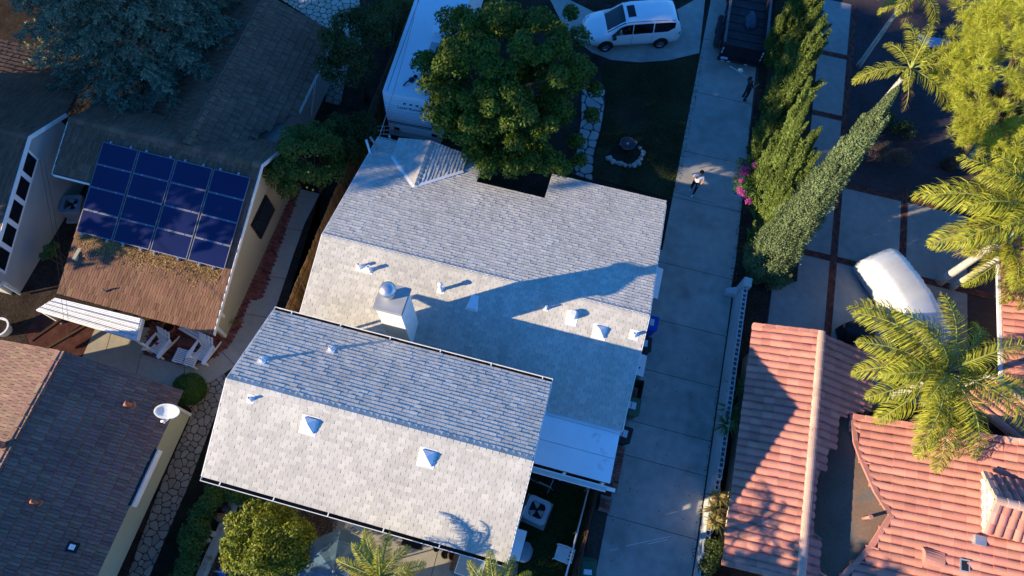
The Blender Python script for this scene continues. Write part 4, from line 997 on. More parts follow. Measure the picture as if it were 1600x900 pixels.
# low garden wall in the rear yard
gw = thing('garden_wall', 'low pale concrete retaining wall beside the bark bed', 'wall', at(340, 840, 0))
M_gwall = mat('pale_concrete', (.42, .38, .31), .9, n1=(2, .12), n2=(20, .1), col2=(.16, .14, .10), c2n=(3, .56, .7), spec=.1)
P_ = [at(363, 784, .45), at(309, 905, .45), at(290, 960, .45)]
for p, q in zip(P_[:-1], P_[1:]): mb = MB(); mb.beam(p - Vector((0, 0, .25)), q - Vector((0, 0, .25)), .24, .5); part('wall_run', mb, M_gwall, gw)
P_ = [at(366, 783, .45), at(416, 798, .45), at(423, 776, .45)]
for p, q in zip(P_[:-1], P_[1:]): mb = MB(); mb.beam(p - Vector((0, 0, .26)), q - Vector((0, 0, .26)), .24, .5); part('wall_return', mb, M_gwall, gw)
p = at(327, 838, .6); mb = MB()
for a in range(4):
    an = .9 + a * 1.25; c = Vector((math.cos(an), math.sin(an), 0)) * .14; mb.rings([[p + c + Vector((.12 * math.cos(t) * (1 if k == 0 else 1), .10 * math.sin(t), z)) for t in [2 * math.pi * j / 12 for j in range(12)]] for k, z in ((0, -.02), (1, .02))])
solo('butterfly_ornament', mb, mat('cream_stone', (.50, .44, .36), .8), 'cream four winged garden ornament standing beside the low wall', 'ornament', p)
for px, py, s, c, lb in ((345, 808, .17, (.22, .13, .06), 'brown boulder lying on the low garden wall'), (353, 795, .15, (.06, .055, .06), 'dark stone beside the brown boulder on the low wall')):
    p = at(px, py, .55); bm = bmesh.new(); bmesh.ops.create_icosphere(bm, subdivisions=2, radius=s)
    for v in bm.verts: v.co *= random.uniform(.85, 1.1); v.co.x *= 1.3; v.co.z *= .6
    me = bpy.data.meshes.new('boulder'); bm.to_mesh(me); bm.free(); me.materials.append(mat('boulder_%d' % px, c, .9, n2=(12, .2))); tag(link('boulder', me, None, p), lb, 'rock')
# watering can
p = at(350, 893, .0); t = thing('watering_can', 'blue watering can standing in the bark bed below the yard tree', 'watering can', p)
M_bluep = mat('blue_plastic', (.03, .12, .40), .45)
mb = MB(); mb.lathe([(.13, 0), (.16, .02), (.15, .26), (.10, .30), (.07, .30)], (0, 0, 0), 14); part('can', mb, M_bluep, t, local=True, smooth=True)
mb = MB(); mb.tube([(.1, .05, .08), (.3, .14, .25), (.42, .2, .38)], [.03, .025, .02], 8); part('spout', mb, M_bluep, t, local=True, smooth=True)
mb = MB(); mb.tube([(-.12, 0, .28), (-.18, -.05, .42), (-.02, -.02, .46), (.08, 0, .32)], .018, 6); part('handle', mb, mat('pale_plastic', (.6, .5, .42), .5), t, local=True, smooth=True)

# ---- bins and cabinet along the house wall
def bin_(name, label, loc, rz, body, lid, hgt=1.02, w=.58, d=.66, tagc=None, openlid=False, tags=2):
    t = thing(name, label, 'bin', loc, rz, 'wheeled bins along the driveway')
    mb = MB(); k = .8
    mb.rings([[(x * k * w / 2, y * k * d / 2, .04) for x, y in ((-1, -1), (1, -1), (1, 1), (-1, 1))], [(x * w / 2, y * d / 2, hgt - .06) for x, y in ((-1, -1), (1, -1), (1, 1), (-1, 1))]], cap=not openlid); part('body', mb, body, t, local=True)
    mb = MB()
    if openlid: mb.bevbox(-w / 2 - .03, w / 2 + .03, d / 2 + .01, d / 2 + .08, .25, hgt + .02, .03)
    else:
        mb.bevbox(-w / 2 - .03, w / 2 + .03, -d / 2 - .04, d / 2 + .03, hgt - .06, hgt + .03, .035)
        mb.bevbox(-w / 2 + .05, w / 2 - .05, -d / 2 + .02, d / 2 - .05, hgt + .03, hgt + .055, .03)
    L = part('lid', mb, lid, t, local=True)
    if not openlid and tags:
        for k in range(tags):
            mb = MB(); y0 = -.19 + k * .20; mb.box(-.13, .15, y0, y0 + .17, hgt + .055, hgt + .058); part('label', mb, mat('bin_label', (.55, .62, .66), .6, n2=(40, .35)), L, local=True)
    mb = MB(); mb.tube([(-w / 2 + .08, d / 2 + .05, hgt - .02), (w / 2 - .08, d / 2 + .05, hgt - .02)], .022, 8); part('handle', mb, body, t, local=True)
    for s in (-1, 1):
        mb = MB(); mb.tube([(s * (w / 2 - .03), d / 2 - .02, .11), (s * (w / 2 + .03), d / 2 - .02, .11)], .11, 12); part('wheel', mb, M_rubber, t, local=True)
    return t
M_binblue = mat('bin_blue', (.010, .065, .42), .5, n1=(4, .1)); M_binblk = mat('bin_black', (.022, .022, .026), .5, n1=(4, .2)); M_bingrn = mat('bin_green', (.030, .085, .050), .55, n1=(4, .15))
M_lidgrn = mat('lid_olive_green', (.055, .105, .062), .55, n1=(4, .1))
rr = math.pi / 2
bin_('wheeled_bin', 'bright blue wheeled bin beside the driveway', (3.56, 10.95, 0), rr, M_binblue, M_binblue, tags=1)
bin_('wheeled_bin', 'black wheeled bin with pale lid labels next to the blue bin', (3.46, 9.98, 0), rr + .1, M_binblk, M_binblk)
bin_('wheeled_bin', 'open topped dark bin between the grey cabinet and the green lidded bin', (3.46, 8.12, 0), rr, M_bingrn, M_bingrn, openlid=True, w=.74, d=.72)
bin_('wheeled_bin', 'green lidded wheeled bin with pale label beside the porch roof corner', (3.48, 7.36, 0), rr, M_bingrn, M_lidgrn, w=.66)
bin_('wheeled_bin', 'black wheeled bin with striped label below the white porch roof', (3.36, 6.22, 0), rr - .08, M_binblk, M_binblk)
bin_('wheeled_bin', 'dark green bin by the dark rear fence at the bottom edge', (3.08, 1.2, 0), .15, M_bingrn, M_bingrn, tags=1)
t = thing('metal_cabinet', 'pale grey utility cabinet with slanting lid between the bins', 'cabinet', (3.38, 9.08, 0))
mb = MB(); mb.hexa([(-.3, -.42, 0), (.32, -.42, 0), (.32, .42, 0), (-.3, .42, 0)], [(-.3, -.42, 1.12), (.30, -.42, .95), (.30, .42, .95), (-.3, .42, 1.12)]); part('body', mb, M_white, t, local=True)
mb = MB(); mb.slab([(-.32, -.45, 1.165), (.36, -.45, .975), (.36, .45, .975), (-.32, .45, 1.165)], .03); L = part('lid', mb, M_white, t, local=True)
mb = MB(); mb.add([(-.05, -.12, 1.10), (.1, -.05, 1.06), (-.0, .1, 1.088)], [(0, 1, 2)]); mb.add([(.12, -.2, 1.055), (.2, -.12, 1.034), (.11, -.1, 1.059)], [(0, 1, 2)]); part('scuff', mb, M_black, L, local=True)
# brick planter edging in front of the porch
t = thing('brick_planter', 'weathered red brick planter edging below the white porch roof corner', 'planter', (3.3, 5, 0))
bm_ = MB(); brick_mb(0, 0, .098, .047, 0, 0, .075, bm_); bme = [bm_.mesh('brick', M_brick)]
M_oldbrick = mat('old_brick', (.26, .11, .08), .92, var=.45, hue=.02, n2=(25, .25), spec=.1); bme[0].materials.clear(); bme[0].materials.append(M_oldbrick)
for x0, x1, y0, y1 in ((3.06, 3.68, 4.22, 5.92), (3.12, 3.58, 3.36, 3.92)):
    mb = MB(); mb.box(x0, x1, y0, y1, -.02, .26); part('core', mb, M_mortar, t)
    for j in range(int((y1 - y0) / .115)):
        for i in range(int((x1 - x0) / .205)):
            o = link('brick', bme[0], t, Vector((x0 + .10 + i * .205, y0 + .06 + j * .115, .245 + random.uniform(-.01, .008))) - WL[t]); o.rotation_euler = (0, 0, random.uniform(-.05, .05))

# ---- air conditioners
def ac_unit(label, loc, s=.88, h=.85, rz=0.0, body=None):
    t = thing('air_conditioner', label, 'air conditioner', loc, rz, 'condenser units on the ground'); body = body or mat('ac_grey', (.36, .39, .42), .5, n1=(3, .08))
    mb = MB(); r_ = s / 2; q = []
    for cx, cy, a0 in ((1, 1, 0), (-1, 1, 90), (-1, -1, 180), (1, -1, 270)):
        for k in range(5): a = R(a0 + k * 22.5); q.append((cx * (r_ - .14) + .14 * math.cos(a), cy * (r_ - .14) + .14 * math.sin(a)))
    c = [( .34 * math.cos(2 * math.pi * (k + .5) / 20 + 0), .34 * math.sin(2 * math.pi * (k + .5) / 20)) for k in range(20)]
    mb.rings([[(x, y, .06) for x, y in q], [(x, y, h) for x, y in q], [(x * .97, y * .97, h + .02) for x, y in q]], cap=False)
    al = [math.atan2(y, x) for x, y in q]; c = [(.335 * math.cos(a), .335 * math.sin(a)) for a in al]
    mb.rings([[(x * .97, y * .97, h + .02) for x, y in q], [(x, y, h + .01) for x, y in c], [(x, y, h - .25) for x, y in c]], cap=False); part('case', mb, body, t, local=True)
    mb = MB(); mb.lathe([(.36, h - .26), (.001, h - .26)], (0, 0, 0), 20, cap=False); part('fan_well', mb, M_black, t, local=True)
    mb = MB(); mb.lathe([(.06, h - .16), (.06, h - .02), (.001, h - .015)], (0, 0, 0), 12); part('hub', mb, M_black, t, local=True)
    for k in range(3):
        a = 1.9 + k * 2.094; mb = MB(); mb.add([(.05 * math.cos(a - .5), .05 * math.sin(a - .5), h - .12), (.32 * math.cos(a - .45), .32 * math.sin(a - .45), h - .15), (.32 * math.cos(a + .4), .32 * math.sin(a + .4), h - .07), (.05 * math.cos(a + .5), .05 * math.sin(a + .5), h - .09)], [(0, 1, 2, 3)]); part('fan_blade', mb, mat('fan_blade', (.45, .46, .47), .5), t, local=True)
    for k in range(8):
        a = k * math.pi / 8; mb = MB()
        mb.tube([(.335 * math.cos(a), .335 * math.sin(a), h + .012), (-.335 * math.cos(a), -.335 * math.sin(a), h + .012)], .003, 4); part('guard_wire', mb, M_black, t, local=True)
    mb = MB(); mb.box(-s / 2 - .08, s / 2 + .08, -s / 2 - .08, s / 2 + .08, -.02, .055); part('pad', mb, M_concrete, t, local=True); return t
ac_unit('grey air conditioner with round fan on the dark rear lawn', (.88, 2.70, 0), rz=-.15)
ac_unit('grey air conditioner beside the grey stucco wall at left', (-21.75, 9.85, 0), h=.8, rz=.3, body=mat('ac_dark', (.20, .22, .25), .5))
t = thing('equipment_box', 'white equipment cabinet standing against the rear house wall', 'cabinet', at(806, 850, 1.35) - Vector((0, 0, 1.35)))
mb = MB(); mb.bevbox(-.24, .24, -.50, .50, .0, 1.35, .03); part('body', mb, M_white, t, local=True)
mb = MB(); mb.bevbox(-.26, .27, -.52, .52, 1.35, 1.39, .015); part('lid', mb, M_white, t, local=True); t.rotation_euler = (0, 0, -.03)
mb = MB(); mb.tube([(-.1, .45, 1.3), (-.08, .9, 1.9), (-.05, 1.2, 2.6)], .02, 6); part('conduit', mb, M_grey, t, local=True)
p = at(820, 862, .5); mb = MB(); K = 16
mb.rings([[Vector((p.x + r_ * math.cos(2 * math.pi * j / K) * (1 + .08 * math.sin(j * 2.3)), p.y + 1.25 * r_ * math.sin(2 * math.pi * j / K), z)) for j in range(K)] for r_, z in ((.30, 0), (.30, .35), (.24, .5), (.10, .58))])
solo('covered_grill', mb, mat('grey_fabric_cover', (.28, .29, .30), .9, n1=(5, .1)), 'grey fabric covered round item beside the white equipment cabinet', 'cover', (p.x, p.y, 0), smooth=True)

# ---- garden chairs
def slat(mb, x0, x1, y0, y1, z0, z1, th=.02): mb.hexa([(x0, y0, z0), (x1, y0, z0), (x1, y1, z1), (x0, y1, z1)], [(x0, y0, z0 + th), (x1, y0, z0 + th), (x1, y1, z1 + th), (x0, y1, z1 + th)])
def adirondack(label, loc, rz):
    t = thing('adirondack_chair', label, 'chair', loc, rz, 'white garden seats on the brick patio'); W = M_white     # faces -y
    for k in range(7):                                     # seat slats
        y = -.30 + k * .085; z = .36 - (k) * .022; mb = MB(); slat(mb, -.28, .28, y, y + .07, z, z - .018); part('seat_slat', mb, W, t, local=True)
    for k in range(5):                                     # fanned back slats with a rounded top
        x = (k - 2) * .105; top = .98 - abs(k - 2) * .05; sx = (k - 2) * .03
        mb = MB(); y0, z0, y1, z1 = .28, .24, .62, top
        mb.hexa([(x - .045, y0, z0), (x + .045, y0, z0), (x + .045, y0 + .02, z0 + .01), (x - .045, y0 + .02, z0 + .01)], [(x + sx - .055, y1, z1), (x + sx + .055, y1, z1), (x + sx + .055, y1 + .02, z1 + .01), (x + sx - .055, y1 + .02, z1 + .01)])
        part('back_slat', mb, W, t, local=True)
    for s in (-1, 1):
        mb = MB(); mb.rings([[(s * (.33 + w_), y, z) for w_, y in ((-.05, -.40), (.10, -.44), (.12, -.25), (.05, .42), (-.03, .42), (-.05, -.2))] for z in ((.56, .585) if s > 0 else (.585, .56))]); part('armrest', mb, W, t, local=True)
        mb = MB(); mb.box(s * .30 - .02, s * .30 + .02, -.36, -.28, 0, .56); part('leg', mb, W, t, local=True)
        mb = MB(); mb.beam((s * .27, -.33, .34), (s * .27, .75, .02), .03, .11); part('side_rail', mb, W, t, local=True)
        mb = MB(); mb.beam((s * .32, .40, .55), (s * .30, .30, .16), .03, .07); part('rear_support', mb, W, t, local=True)
    mb = MB(); mb.beam((-.3, .47, .60), (.3, .47, .60), .03, .06); part('back_rail', mb, W, t, local=True); return t
def ottoman(label, loc, rz):
    t = thing('footstool', label, 'footstool', loc, rz, 'white garden seats on the brick patio')
    for k in range(8): mb = MB(); y = -.30 + k * .076; mb.box(-.24, .24, y, y + .055, .34 + .02 * math.sin(k / 7 * math.pi), .36 + .02 * math.sin(k / 7 * math.pi)); part('slat', mb, M_white, t, local=True)
    for s in (-1, 1):
        mb = MB(); mb.box(s * .22 - .015, s * .22 + .015, -.31, .31, .27, .338); part('side_rail', mb, M_white, t, local=True)
        for y in (-.26, .26): mb = MB(); mb.box(s * .25 - .02, s * .25 + .02, y - .03, y + .03, 0, .338); part('leg', mb, M_white, t, local=True)
    return t
adirondack('white slatted garden chair with sunlit back, left of the footstools', (-15.42, 4.95, .02), -.20)
adirondack('white slatted garden chair overlapping the right hand footstool', (-13.62, 5.15, .02), -.12)
ottoman('white slatted footstool beside the left garden chair', (-14.42, 4.83, .02), -.02)
ottoman('white slatted footstool pushed against the right garden chair', (-13.98, 4.82, .02), -.04)
p = at(240, 532, .05); mb = MB(); mb.lathe([(.09, 0), (.10, .02), (.10, .26), (.05, .3)], (0, 0, 0), 12); solo('red_canister', mb, mat('red_plastic', (.5, .04, .03), .4), 'small red canister under the left garden chair arm', 'canister', (-15.62, 5.05, .02), local=True, smooth=True)
def pot(label, px, py, r, h, m, soil=True, z0=0.0):
    p = at(px, py, h); t = thing('plant_pot', label, 'pot', (p.x, p.y, z0), 0, 'plant pots')
    mb = MB(); mb.lathe([(r * .68, 0), (r, h), (r * 1.08, h), (r * 1.08, h + .035), (r * .9, h + .035), (r * .86, h - .05)], (0, 0, 0), 18, cap=False); part('pot', mb, m, t, local=True, smooth=False)
    mb = MB(); mb.lathe([(r * .87, h - .05), (.001, h - .045)], (0, 0, 0), 18, cap=False); part('soil', mb, M_soil, t, local=True); return t
M_terra = mat('terracotta', (.28, .11, .07), .85, n1=(6, .15))
pot('large terracotta pot on the brick patio under the brown eave', 263, 510, .26, .35, M_terra)
pot('white round planter at the far left below the grey house', -2, 511, .38, .45, M_white)
pot('small pale rimmed pot nearest the doormat under the eave', 682, 857, .14, .22, mat('grey_pot', (.30, .27, .24), .8))
pot('green glazed pot between the small pot and the wide terracotta pot', 696, 866, .16, .26, mat('green_glaze', (.06, .12, .07), .4))
pot('wide terracotta pot on the patio below the gutter', 708.5, 868, .20, .28, M_terra)
pot('dark pot beside the timber shelf at the patio edge', 712, 883, .17, .26, M_binblk)
# objects under the brown eave: a white plank bench
t = thing('garden_bench', 'white bench partly hidden under the brown eave behind the footstools', 'bench', at(298, 517, .45) - Vector((0, 0, .45)), -.25)
for k in range(3): mb = MB(); mb.box(-.5, .5, -.18 + k * .12, -.08 + k * .12, .42, .45); part('slat', mb, M_white, t, local=True)
for s in (-1, 1): mb = MB(); mb.box(s * .42 - .03, s * .42 + .03, -.16, .16, 0, .419); part('leg', mb, M_white, t, local=True)
# white plastic chair on the rear lawn
def patio_chair(label, loc, rz, m):
    t = thing('patio_chair', label, 'chair', loc, rz); mb = MB()
    mb.rings([[(-.23, -.24, z), (.23, -.24, z), (.25, .24, z), (-.25, .24, z)] for z in (.40, .43)]); part('seat', mb, m, t, local=True)
    for k in range(4): mb = MB(); x = -.19 + k * .127; mb.beam((x, .25, .45), (x * 1.05, .36, .82), .07, .02, up=(0, 1, 0)); part('back_slat', mb, m, t, local=True)
    mb = MB(); mb.beam((-.25, .365, .84), (.25, .365, .84), .03, .07); part('back_rail', mb, m, t, local=True)
    for s in (-1, 1):
        mb = MB(); mb.tube([(s * .26, -.22, .62), (s * .27, .1, .64), (s * .25, .34, .66)], .025, 6); part('armrest', mb, m, t, local=True)
        for y, t2 in ((-.24, .62), (.26, .43)): mb = MB(); mb.tube([(s * .27, y * 1.05, 0), (s * .25, y, t2)], [.02, .028], 6); part('leg', mb, m, t, local=True)
    return t
patio_chair('white plastic chair on the lit grass beside the rear fence', (2.15, 1.50, 0), -1.65, M_white)
patio_chair('pale mesh patio chair half under the long gutter on the patio', (-5.30, .62, 0), 2.9, mat('pale_mesh', (.55, .54, .52), .7))
mb = MB(); p = at(645, 846, .02); mb.box(-.38, .38, -.22, .22, 0.0, .02); solo('doormat', mb, mat('dark_mat', (.02, .012, .012), .95), 'dark brown doormat on the patio by the long gutter', 'mat', (p.x, p.y, .026), local=True)
# timber shelf and glass topped table at the patio edge
t = thing('patio_table', 'white framed patio table with ribbed blue grey top below the house eave', 'table', (-.95, .18, 0), -.06)
mb = MB(); mb.box(-.46, .44, -.30, .34, .70, .715); part('table_top', mb, mat('ribbed_glass', (.27, .35, .34), .4, streak=((2, 60, 2), .12)), t, local=True)
for x0, x1, y0, y1 in ((-.49, -.461, -.33, .37), (.441, .47, -.33, .37), (-.46, .44, -.33, -.301), (-.46, .44, .341, .37)): mb = MB(); mb.box(x0, x1, y0, y1, .69, .73); part('frame_bar', mb, M_white, t, local=True)
for x in (-.45, .43):
    for y in (-.29, .33): mb = MB(); mb.box(x - .02, x + .02, y - .02, y + .02, 0, .688); part('leg', mb, M_white, t, local=True)
t = thing('plank_stack', 'upright brown timber planks stacked beside the patio table', 'planks', (-1.55, .25, 0), -.08)
for k in range(3): mb = MB(); mb.box(-.09 + k * .065, -.04 + k * .065, -.33, .33, 0, .62 + .05 * k); part('plank', mb, M_wood, t, local=True)
# umbrella
pc_ = at(521, 893, 2.45); t = thing('patio_umbrella', 'faded blue grey patio umbrella spread over the rear patio', 'umbrella', (pc_.x, pc_.y, 0))
M_umb = mat('umbrella_cloth', (.085, .145, .19), .85, var=.12, n1=(2, .12), n2=(30, .08), col2=(.30, .36, .42), c2n=(3.2, .66, .78), spec=.1, trans=.1)
for k in range(8):
    a0, a1 = 2 * math.pi * k / 8 + .25, 2 * math.pi * (k + 1) / 8 + .25; mb = MB(); rs_ = [(.04, 2.45), (.55, 2.33), (1.0, 2.17), (1.36, 1.98)]
    for (ra, za), (rb_, zb_) in zip(rs_[:-1], rs_[1:]):
        def pp(r_, a, z): return (r_ * math.cos(a), r_ * math.sin(a), z)
        am = (a0 + a1) / 2; ca_, cb_ = ra * .95, rb_ * .945
        mb.face([pp(ra, a0, za), pp(rb_, a0, zb_), pp(cb_, am, zb_ - .03), pp(ca_, am, za - .02)]); mb.face([pp(ca_, am, za - .02), pp(cb_, am, zb_ - .03), pp(rb_, a1, zb_), pp(ra, a1, za)])
    part('canopy_panel', mb, M_umb, t, local=True, smooth=True)
    mb = MB(); mb.tube([(.05 * math.cos(a0), .05 * math.sin(a0), 2.42), (1.34 * math.cos(a0), 1.34 * math.sin(a0), 1.97)], .012, 5); part('rib', mb, M_metal, t, local=True)
mb = MB(); mb.tube([(0, 0, 0), (0, 0, 2.5)], .025, 8); part('pole', mb, M_metal, t, local=True)
mb = MB(); mb.lathe([(.05, 2.45), (.04, 2.52), (.001, 2.55)], (0, 0, 0), 10); part('finial', mb, M_grey, t, local=True)
mb = MB(); mb.lathe([(.28, 0), (.28, .06), (.06, .10)], (0, 0, 0), 16); part('base', mb, M_grey, t, local=True)
# satellite dish on the dark roof
p = on_plane(271, 653, pD, nD) + Vector((0, 0, .55)); t = thing('satellite_dish', 'oval white satellite dish on the edge of the dark tiled roof', 'satellite dish', (p.x, p.y, p.z - .55))
ax = Vector((.25, -.62, .74)).normalized(); sx = Vector((1, .35, 0)); sx = (sx - ax * sx.dot(ax)).normalized(); sy = ax.cross(sx); mb = MB(); K = 22
ring = lambda r_, d: [Vector((0, .1, .62)) + sx * (r_ * .43 * math.cos(2 * math.pi * j / K)) + sy * (r_ * .30 * math.sin(2 * math.pi * j / K)) + ax * d for j in range(K)]
mb.rings([ring(.02, -.09), ring(.4, -.075), ring(.75, -.035), ring(1, .02), ring(1.03, .015), ring(1.02, -.01), ring(.7, -.06), ring(.02, -.115)]); part('reflector', mb, M_white, t, local=True, smooth=True)
lnb = Vector((0, .1, .62)) + ax * .40 - sy * .16
mb = MB(); mb.tube([Vector((0, .1, .58)) - sy * .28, lnb - sy * .08], .018, 6); part('arm', mb, M_white, t, local=True)
mb = MB(); mb.tube([lnb - sx * .09, lnb + sx * .09], .045, 8); part('receiver', mb, M_white, t, local=True, smooth=True)
mb = MB(); mb.tube([(0, .1, .02), (0, .1, .5)], .025, 8); mb.box(-.1, .1, 0, .2, 0, .03); part('mast', mb, M_grey, t, local=True)
# stone ring with a bowl fountain in the front lawn
ring_px = [(957, 252), (964, 254), (969.5, 255.5), (976, 258), (984, 259), (991, 258), (996.5, 254), (1001, 248), (1004, 242), (1005, 238), (1000, 231), (993, 223), (952, 247)]
grp = 'boulders edging the round lawn bed'
for k, (px, py) in enumerate(ring_px):
    s = random.uniform(.09, .15); p = at(px, py, s * .5); bm = bmesh.new(); bmesh.ops.create_icosphere(bm, subdivisions=2, radius=s); sx_ = random.uniform(1, 1.3)
    for v in bm.verts: n_ = v.co.normalized(); v.co *= 1 + .1 * math.sin(n_.x * 5 + k) + .08 * math.sin(n_.y * 6 + 2 * k); v.co.x *= sx_; v.co.z *= .7
    me = bpy.data.meshes.new('boulder'); bm.to_mesh(me); bm.free(); me.materials.append(mat('pale_boulder', (.36, .33, .29), .9, var=.2, n2=(10, .2), bump=(15, .5))); me.polygons.foreach_set('use_smooth', [True] * len(me.polygons))
    o = link('boulder', me, None, (p.x, p.y, s * .45)); o.rotation_euler = (0, 0, random.uniform(0, 3)); tag(o, 'rounded pale stone edging the small bed in the front lawn', 'rock', grp)
sheet('round_bed', [(948, 243), (956, 252), (976, 258), (992, 258), (1003, 243), (1000, 230), (985, 217), (965, 222)], .022, M_soil)
p = at(981, 224, .4); t = thing('bowl_fountain', 'dark shallow bowl fountain with bright centre in the lawn bed', 'fountain', (p.x, p.y, 0))
mb = MB(); mb.lathe([(.10, 0), (.10, .25), (.36, .38), (.38, .41), (.34, .42), (.31, .38), (.05, .33)], (0, 0, 0), 24, cap=False); part('bowl', mb, mat('dark_bronze', (.05, .045, .05), .45), t, local=True, smooth=True)
mb = MB(); mb.lathe([(.05, .33), (.06, .40), (.03, .43), (.001, .435)], (0, 0, 0), 12); part('spout', mb, mat('pale_stone', (.45, .40, .33), .8), t, local=True)
mb = MB(); mb.lathe([(.335, .392), (.001, .392)], (0, 0, 0), 24, cap=False); part('water', mb, glass('dark_water', (.015, .015, .025), .08), t, local=True)
# posts, pail and frame behind the front block; cables overhead
t = thing('flag_pole', 'short white pole with bracket arm at the front corner of the grey roof', 'pole', (-9.62, 15.0, 0))
a, b = at(572, 218, 3.3), at(582, 250, 2.7); mb = MB(); mb.tube([b, a], .05, 8); part('pole', mb, M_white, t, smooth=True)
mb = MB(); mb.tube([at(578, 214, 3.2), at(584, 222, 3.1), at(589, 236, 2.75)], .05, 8); part('arm', mb, M_grey, t, smooth=True)
mb = MB(); mb.tube([(b.x, b.y, b.z), (b.x, b.y, 0)], .04, 8); part('mast', mb, M_grey, t)
a = at(609, 198, .9); b = at(608, 216, 2.6); mb = MB(); mb.tube([(-9.02, 15.85, 0), (-9.02, 15.85, 2.45)], .05, 8); solo('downpipe', mb, M_white, 'white upright pipe at the front left corner of the grey roof', 'pipe', (-9.02, 15.85, 0))
p = at(577, 217, .35); t = thing('pail', 'red pail with white lid beside the short white pole', 'bucket', (p.x, p.y, 0))
mb = MB(); mb.lathe([(.13, 0), (.16, .36)], (0, 0, 0), 14); part('body', mb, mat('red_pail', (.35, .03, .03), .5), t, local=True)
mb = MB(); mb.lathe([(.17, .36), (.17, .40), (.001, .41)], (0, 0, 0), 14); part('lid', mb, M_white, t, local=True)
t = thing('window_frame', 'pale empty frame lying beside the caravan', 'frame', at(600, 204, .1), .3)
for x0, x1, y0, y1 in ((-.3, -.26, -.25, .25), (.26, .3, -.25, .25), (-.26, .26, -.25, -.21), (-.26, .26, .21, .25), (-.02, .02, -.21, .21), (-.26, .26, -.02, .02)): mb = MB(); mb.box(x0, x1, y0, y1, 0, .04); part('bar', mb, M_white, t, local=True)
M_cable = mat('cable', (.02, .02, .022), .6)
for (x0, y0, z0), (x1, y1, z1), r_, lb in (((582, 246, 3.0), (668, -60, 6.5), .014, 'pale thin overhead cable passing the left edge of the caravan'), ((572, 220, 3.3), (640, -60, 6.0), .012, 'thin dark overhead cable left of the caravan')):
    a, b = at(x0, y0, z0), at(x1, y1, z1); mb = MB(); mb.tube([a.lerp(b, k / 10) - Vector((0, 0, .35 * math.sin(k / 10 * math.pi))) for k in range(11)], r_, 5)
    solo('cable', mb, M_grey if 'pale' in lb else M_cable, lb, 'cable', a)
p0 = at(36, 200, 6); p1 = at(120, 640, 5.0)
for dx_, lb in ((0, 'thin overhead wire crossing the dark side yard on the left'), (.35, 'second thin overhead wire beside the first over the left side yard')):
    a = at(62 + dx_ * 20, 250, 4.2); b = at(104 + dx_ * 20, 556, 3.9); mb = MB(); mb.tube([a.lerp(b, k / 10) - Vector((0, 0, .25 * math.sin(k / 10 * math.pi))) for k in range(11)], .006, 5); solo('cable', mb, M_cable, lb, 'cable', a)
# dark beams standing for pergola shadow lines on the bed, lower left
for a, b, lb in (((50, 532), (100, 497), 'dark beam for the pergola shadow line nearest the white planter'), ((68, 548), (150, 500), 'long dark beam for a pergola shadow line across the red bed')):
    p, q = at(*a, .4), at(*b, .4); mb = MB(); mb.beam(p, q, .10, .12); solo('shadow_beam', mb, M_darkwood, lb, 'timber', p)
# blue topped table in the far courtyard
p = at(1458, 66, .75); t = thing('garden_table', 'flat blue topped table in the dark courtyard among the palms', 'table', (p.x, p.y, 0), .02)
mb = MB(); mb.box(-.75, -.45, -.35, .35, .72, .75); mb.box(-.44, .85, -.35, .35, .72, .752); part('table_top', mb, mat('blue_top', (.16, .30, .50), .6), t, local=True)
for x in (-.68, .78):
    for y in (-.3, .3): mb = MB(); mb.box(x - .03, x + .03, y - .03, y + .03, 0, .719); part('leg', mb, M_grey, t, local=True)
p = at(1330, 524, .0); t = thing('covered_barbecue', 'black covered barbecue behind the tiled gable', 'barbecue', (p.x, p.y, 0), .3); t.scale = (.85, .85, .85)
mb = MB(); mb.rings([[(x * s, y * s, z) for x, y in ((-.75, -.35), (-.3, -.5), (.3, -.5), (.75, -.35), (.75, .35), (.3, .5), (-.3, .5), (-.75, .35))] for s, z in ((1, 0), (.98, .75), (.85, 1.0), (.5, 1.12))]); part('cover', mb, M_black, t, local=True, smooth=True)
mb = MB(); mb.lathe([(.05, 1.11), (.04, 1.16), (.001, 1.17)], (-.1, .1, 0), 8); part('knob', mb, M_pink, t, local=True)
# white toy bicycle parts in the dark under the porch gutter
def wheel_ring(mb, c, r_, n_=18, t=.018, axis='y'):
    c = Vector(c); P = [c + (Vector((r_ * math.cos(2 * math.pi * k / n_), 0, r_ * math.sin(2 * math.pi * k / n_))) if axis == 'y' else Vector((0, r_ * math.cos(2 * math.pi * k / n_), r_ * math.sin(2 * math.pi * k / n_)))) for k in range(n_ + 1)]
    mb.tube(P, t, 5)
p = at(845, 756, .4); t = thing('bicycle', 'bicycle in deep shade below the white porch roof gutter', 'bicycle', (p.x, p.y, 0), -.2)
for x in (-.5, .5): mb = MB(); wheel_ring(mb, (x, 0, .33), .31); part('wheel', mb, M_rubber, t, local=True)
mb = MB()
for a, b in (((-.5, 0, .33), (-.15, 0, .30)), ((-.15, 0, .30), (-.22, 0, .75)), ((-.20, 0, .68), (.38, 0, .74)), ((-.15, 0, .30), (.40, 0, .66)), ((-.5, 0, .33), (-.21, 0, .70)), ((.5, 0, .33), (.36, 0, .86))): mb.tube([a, b], .018, 6)
part('frame', mb, M_metal, t, local=True)
mb = MB(); mb.tube([(.36, -.28, .92), (.36, 0, .86), (.36, .28, .92)], .014, 6); part('handlebar', mb, M_metal, t, local=True)
mb = MB(); mb.rings([[(-.36, -.07, z), (-.10, -.03, z), (-.10, .03, z), (-.36, .07, z)] for z in (.77, .81)]); part('saddle', mb, M_black, t, local=True)
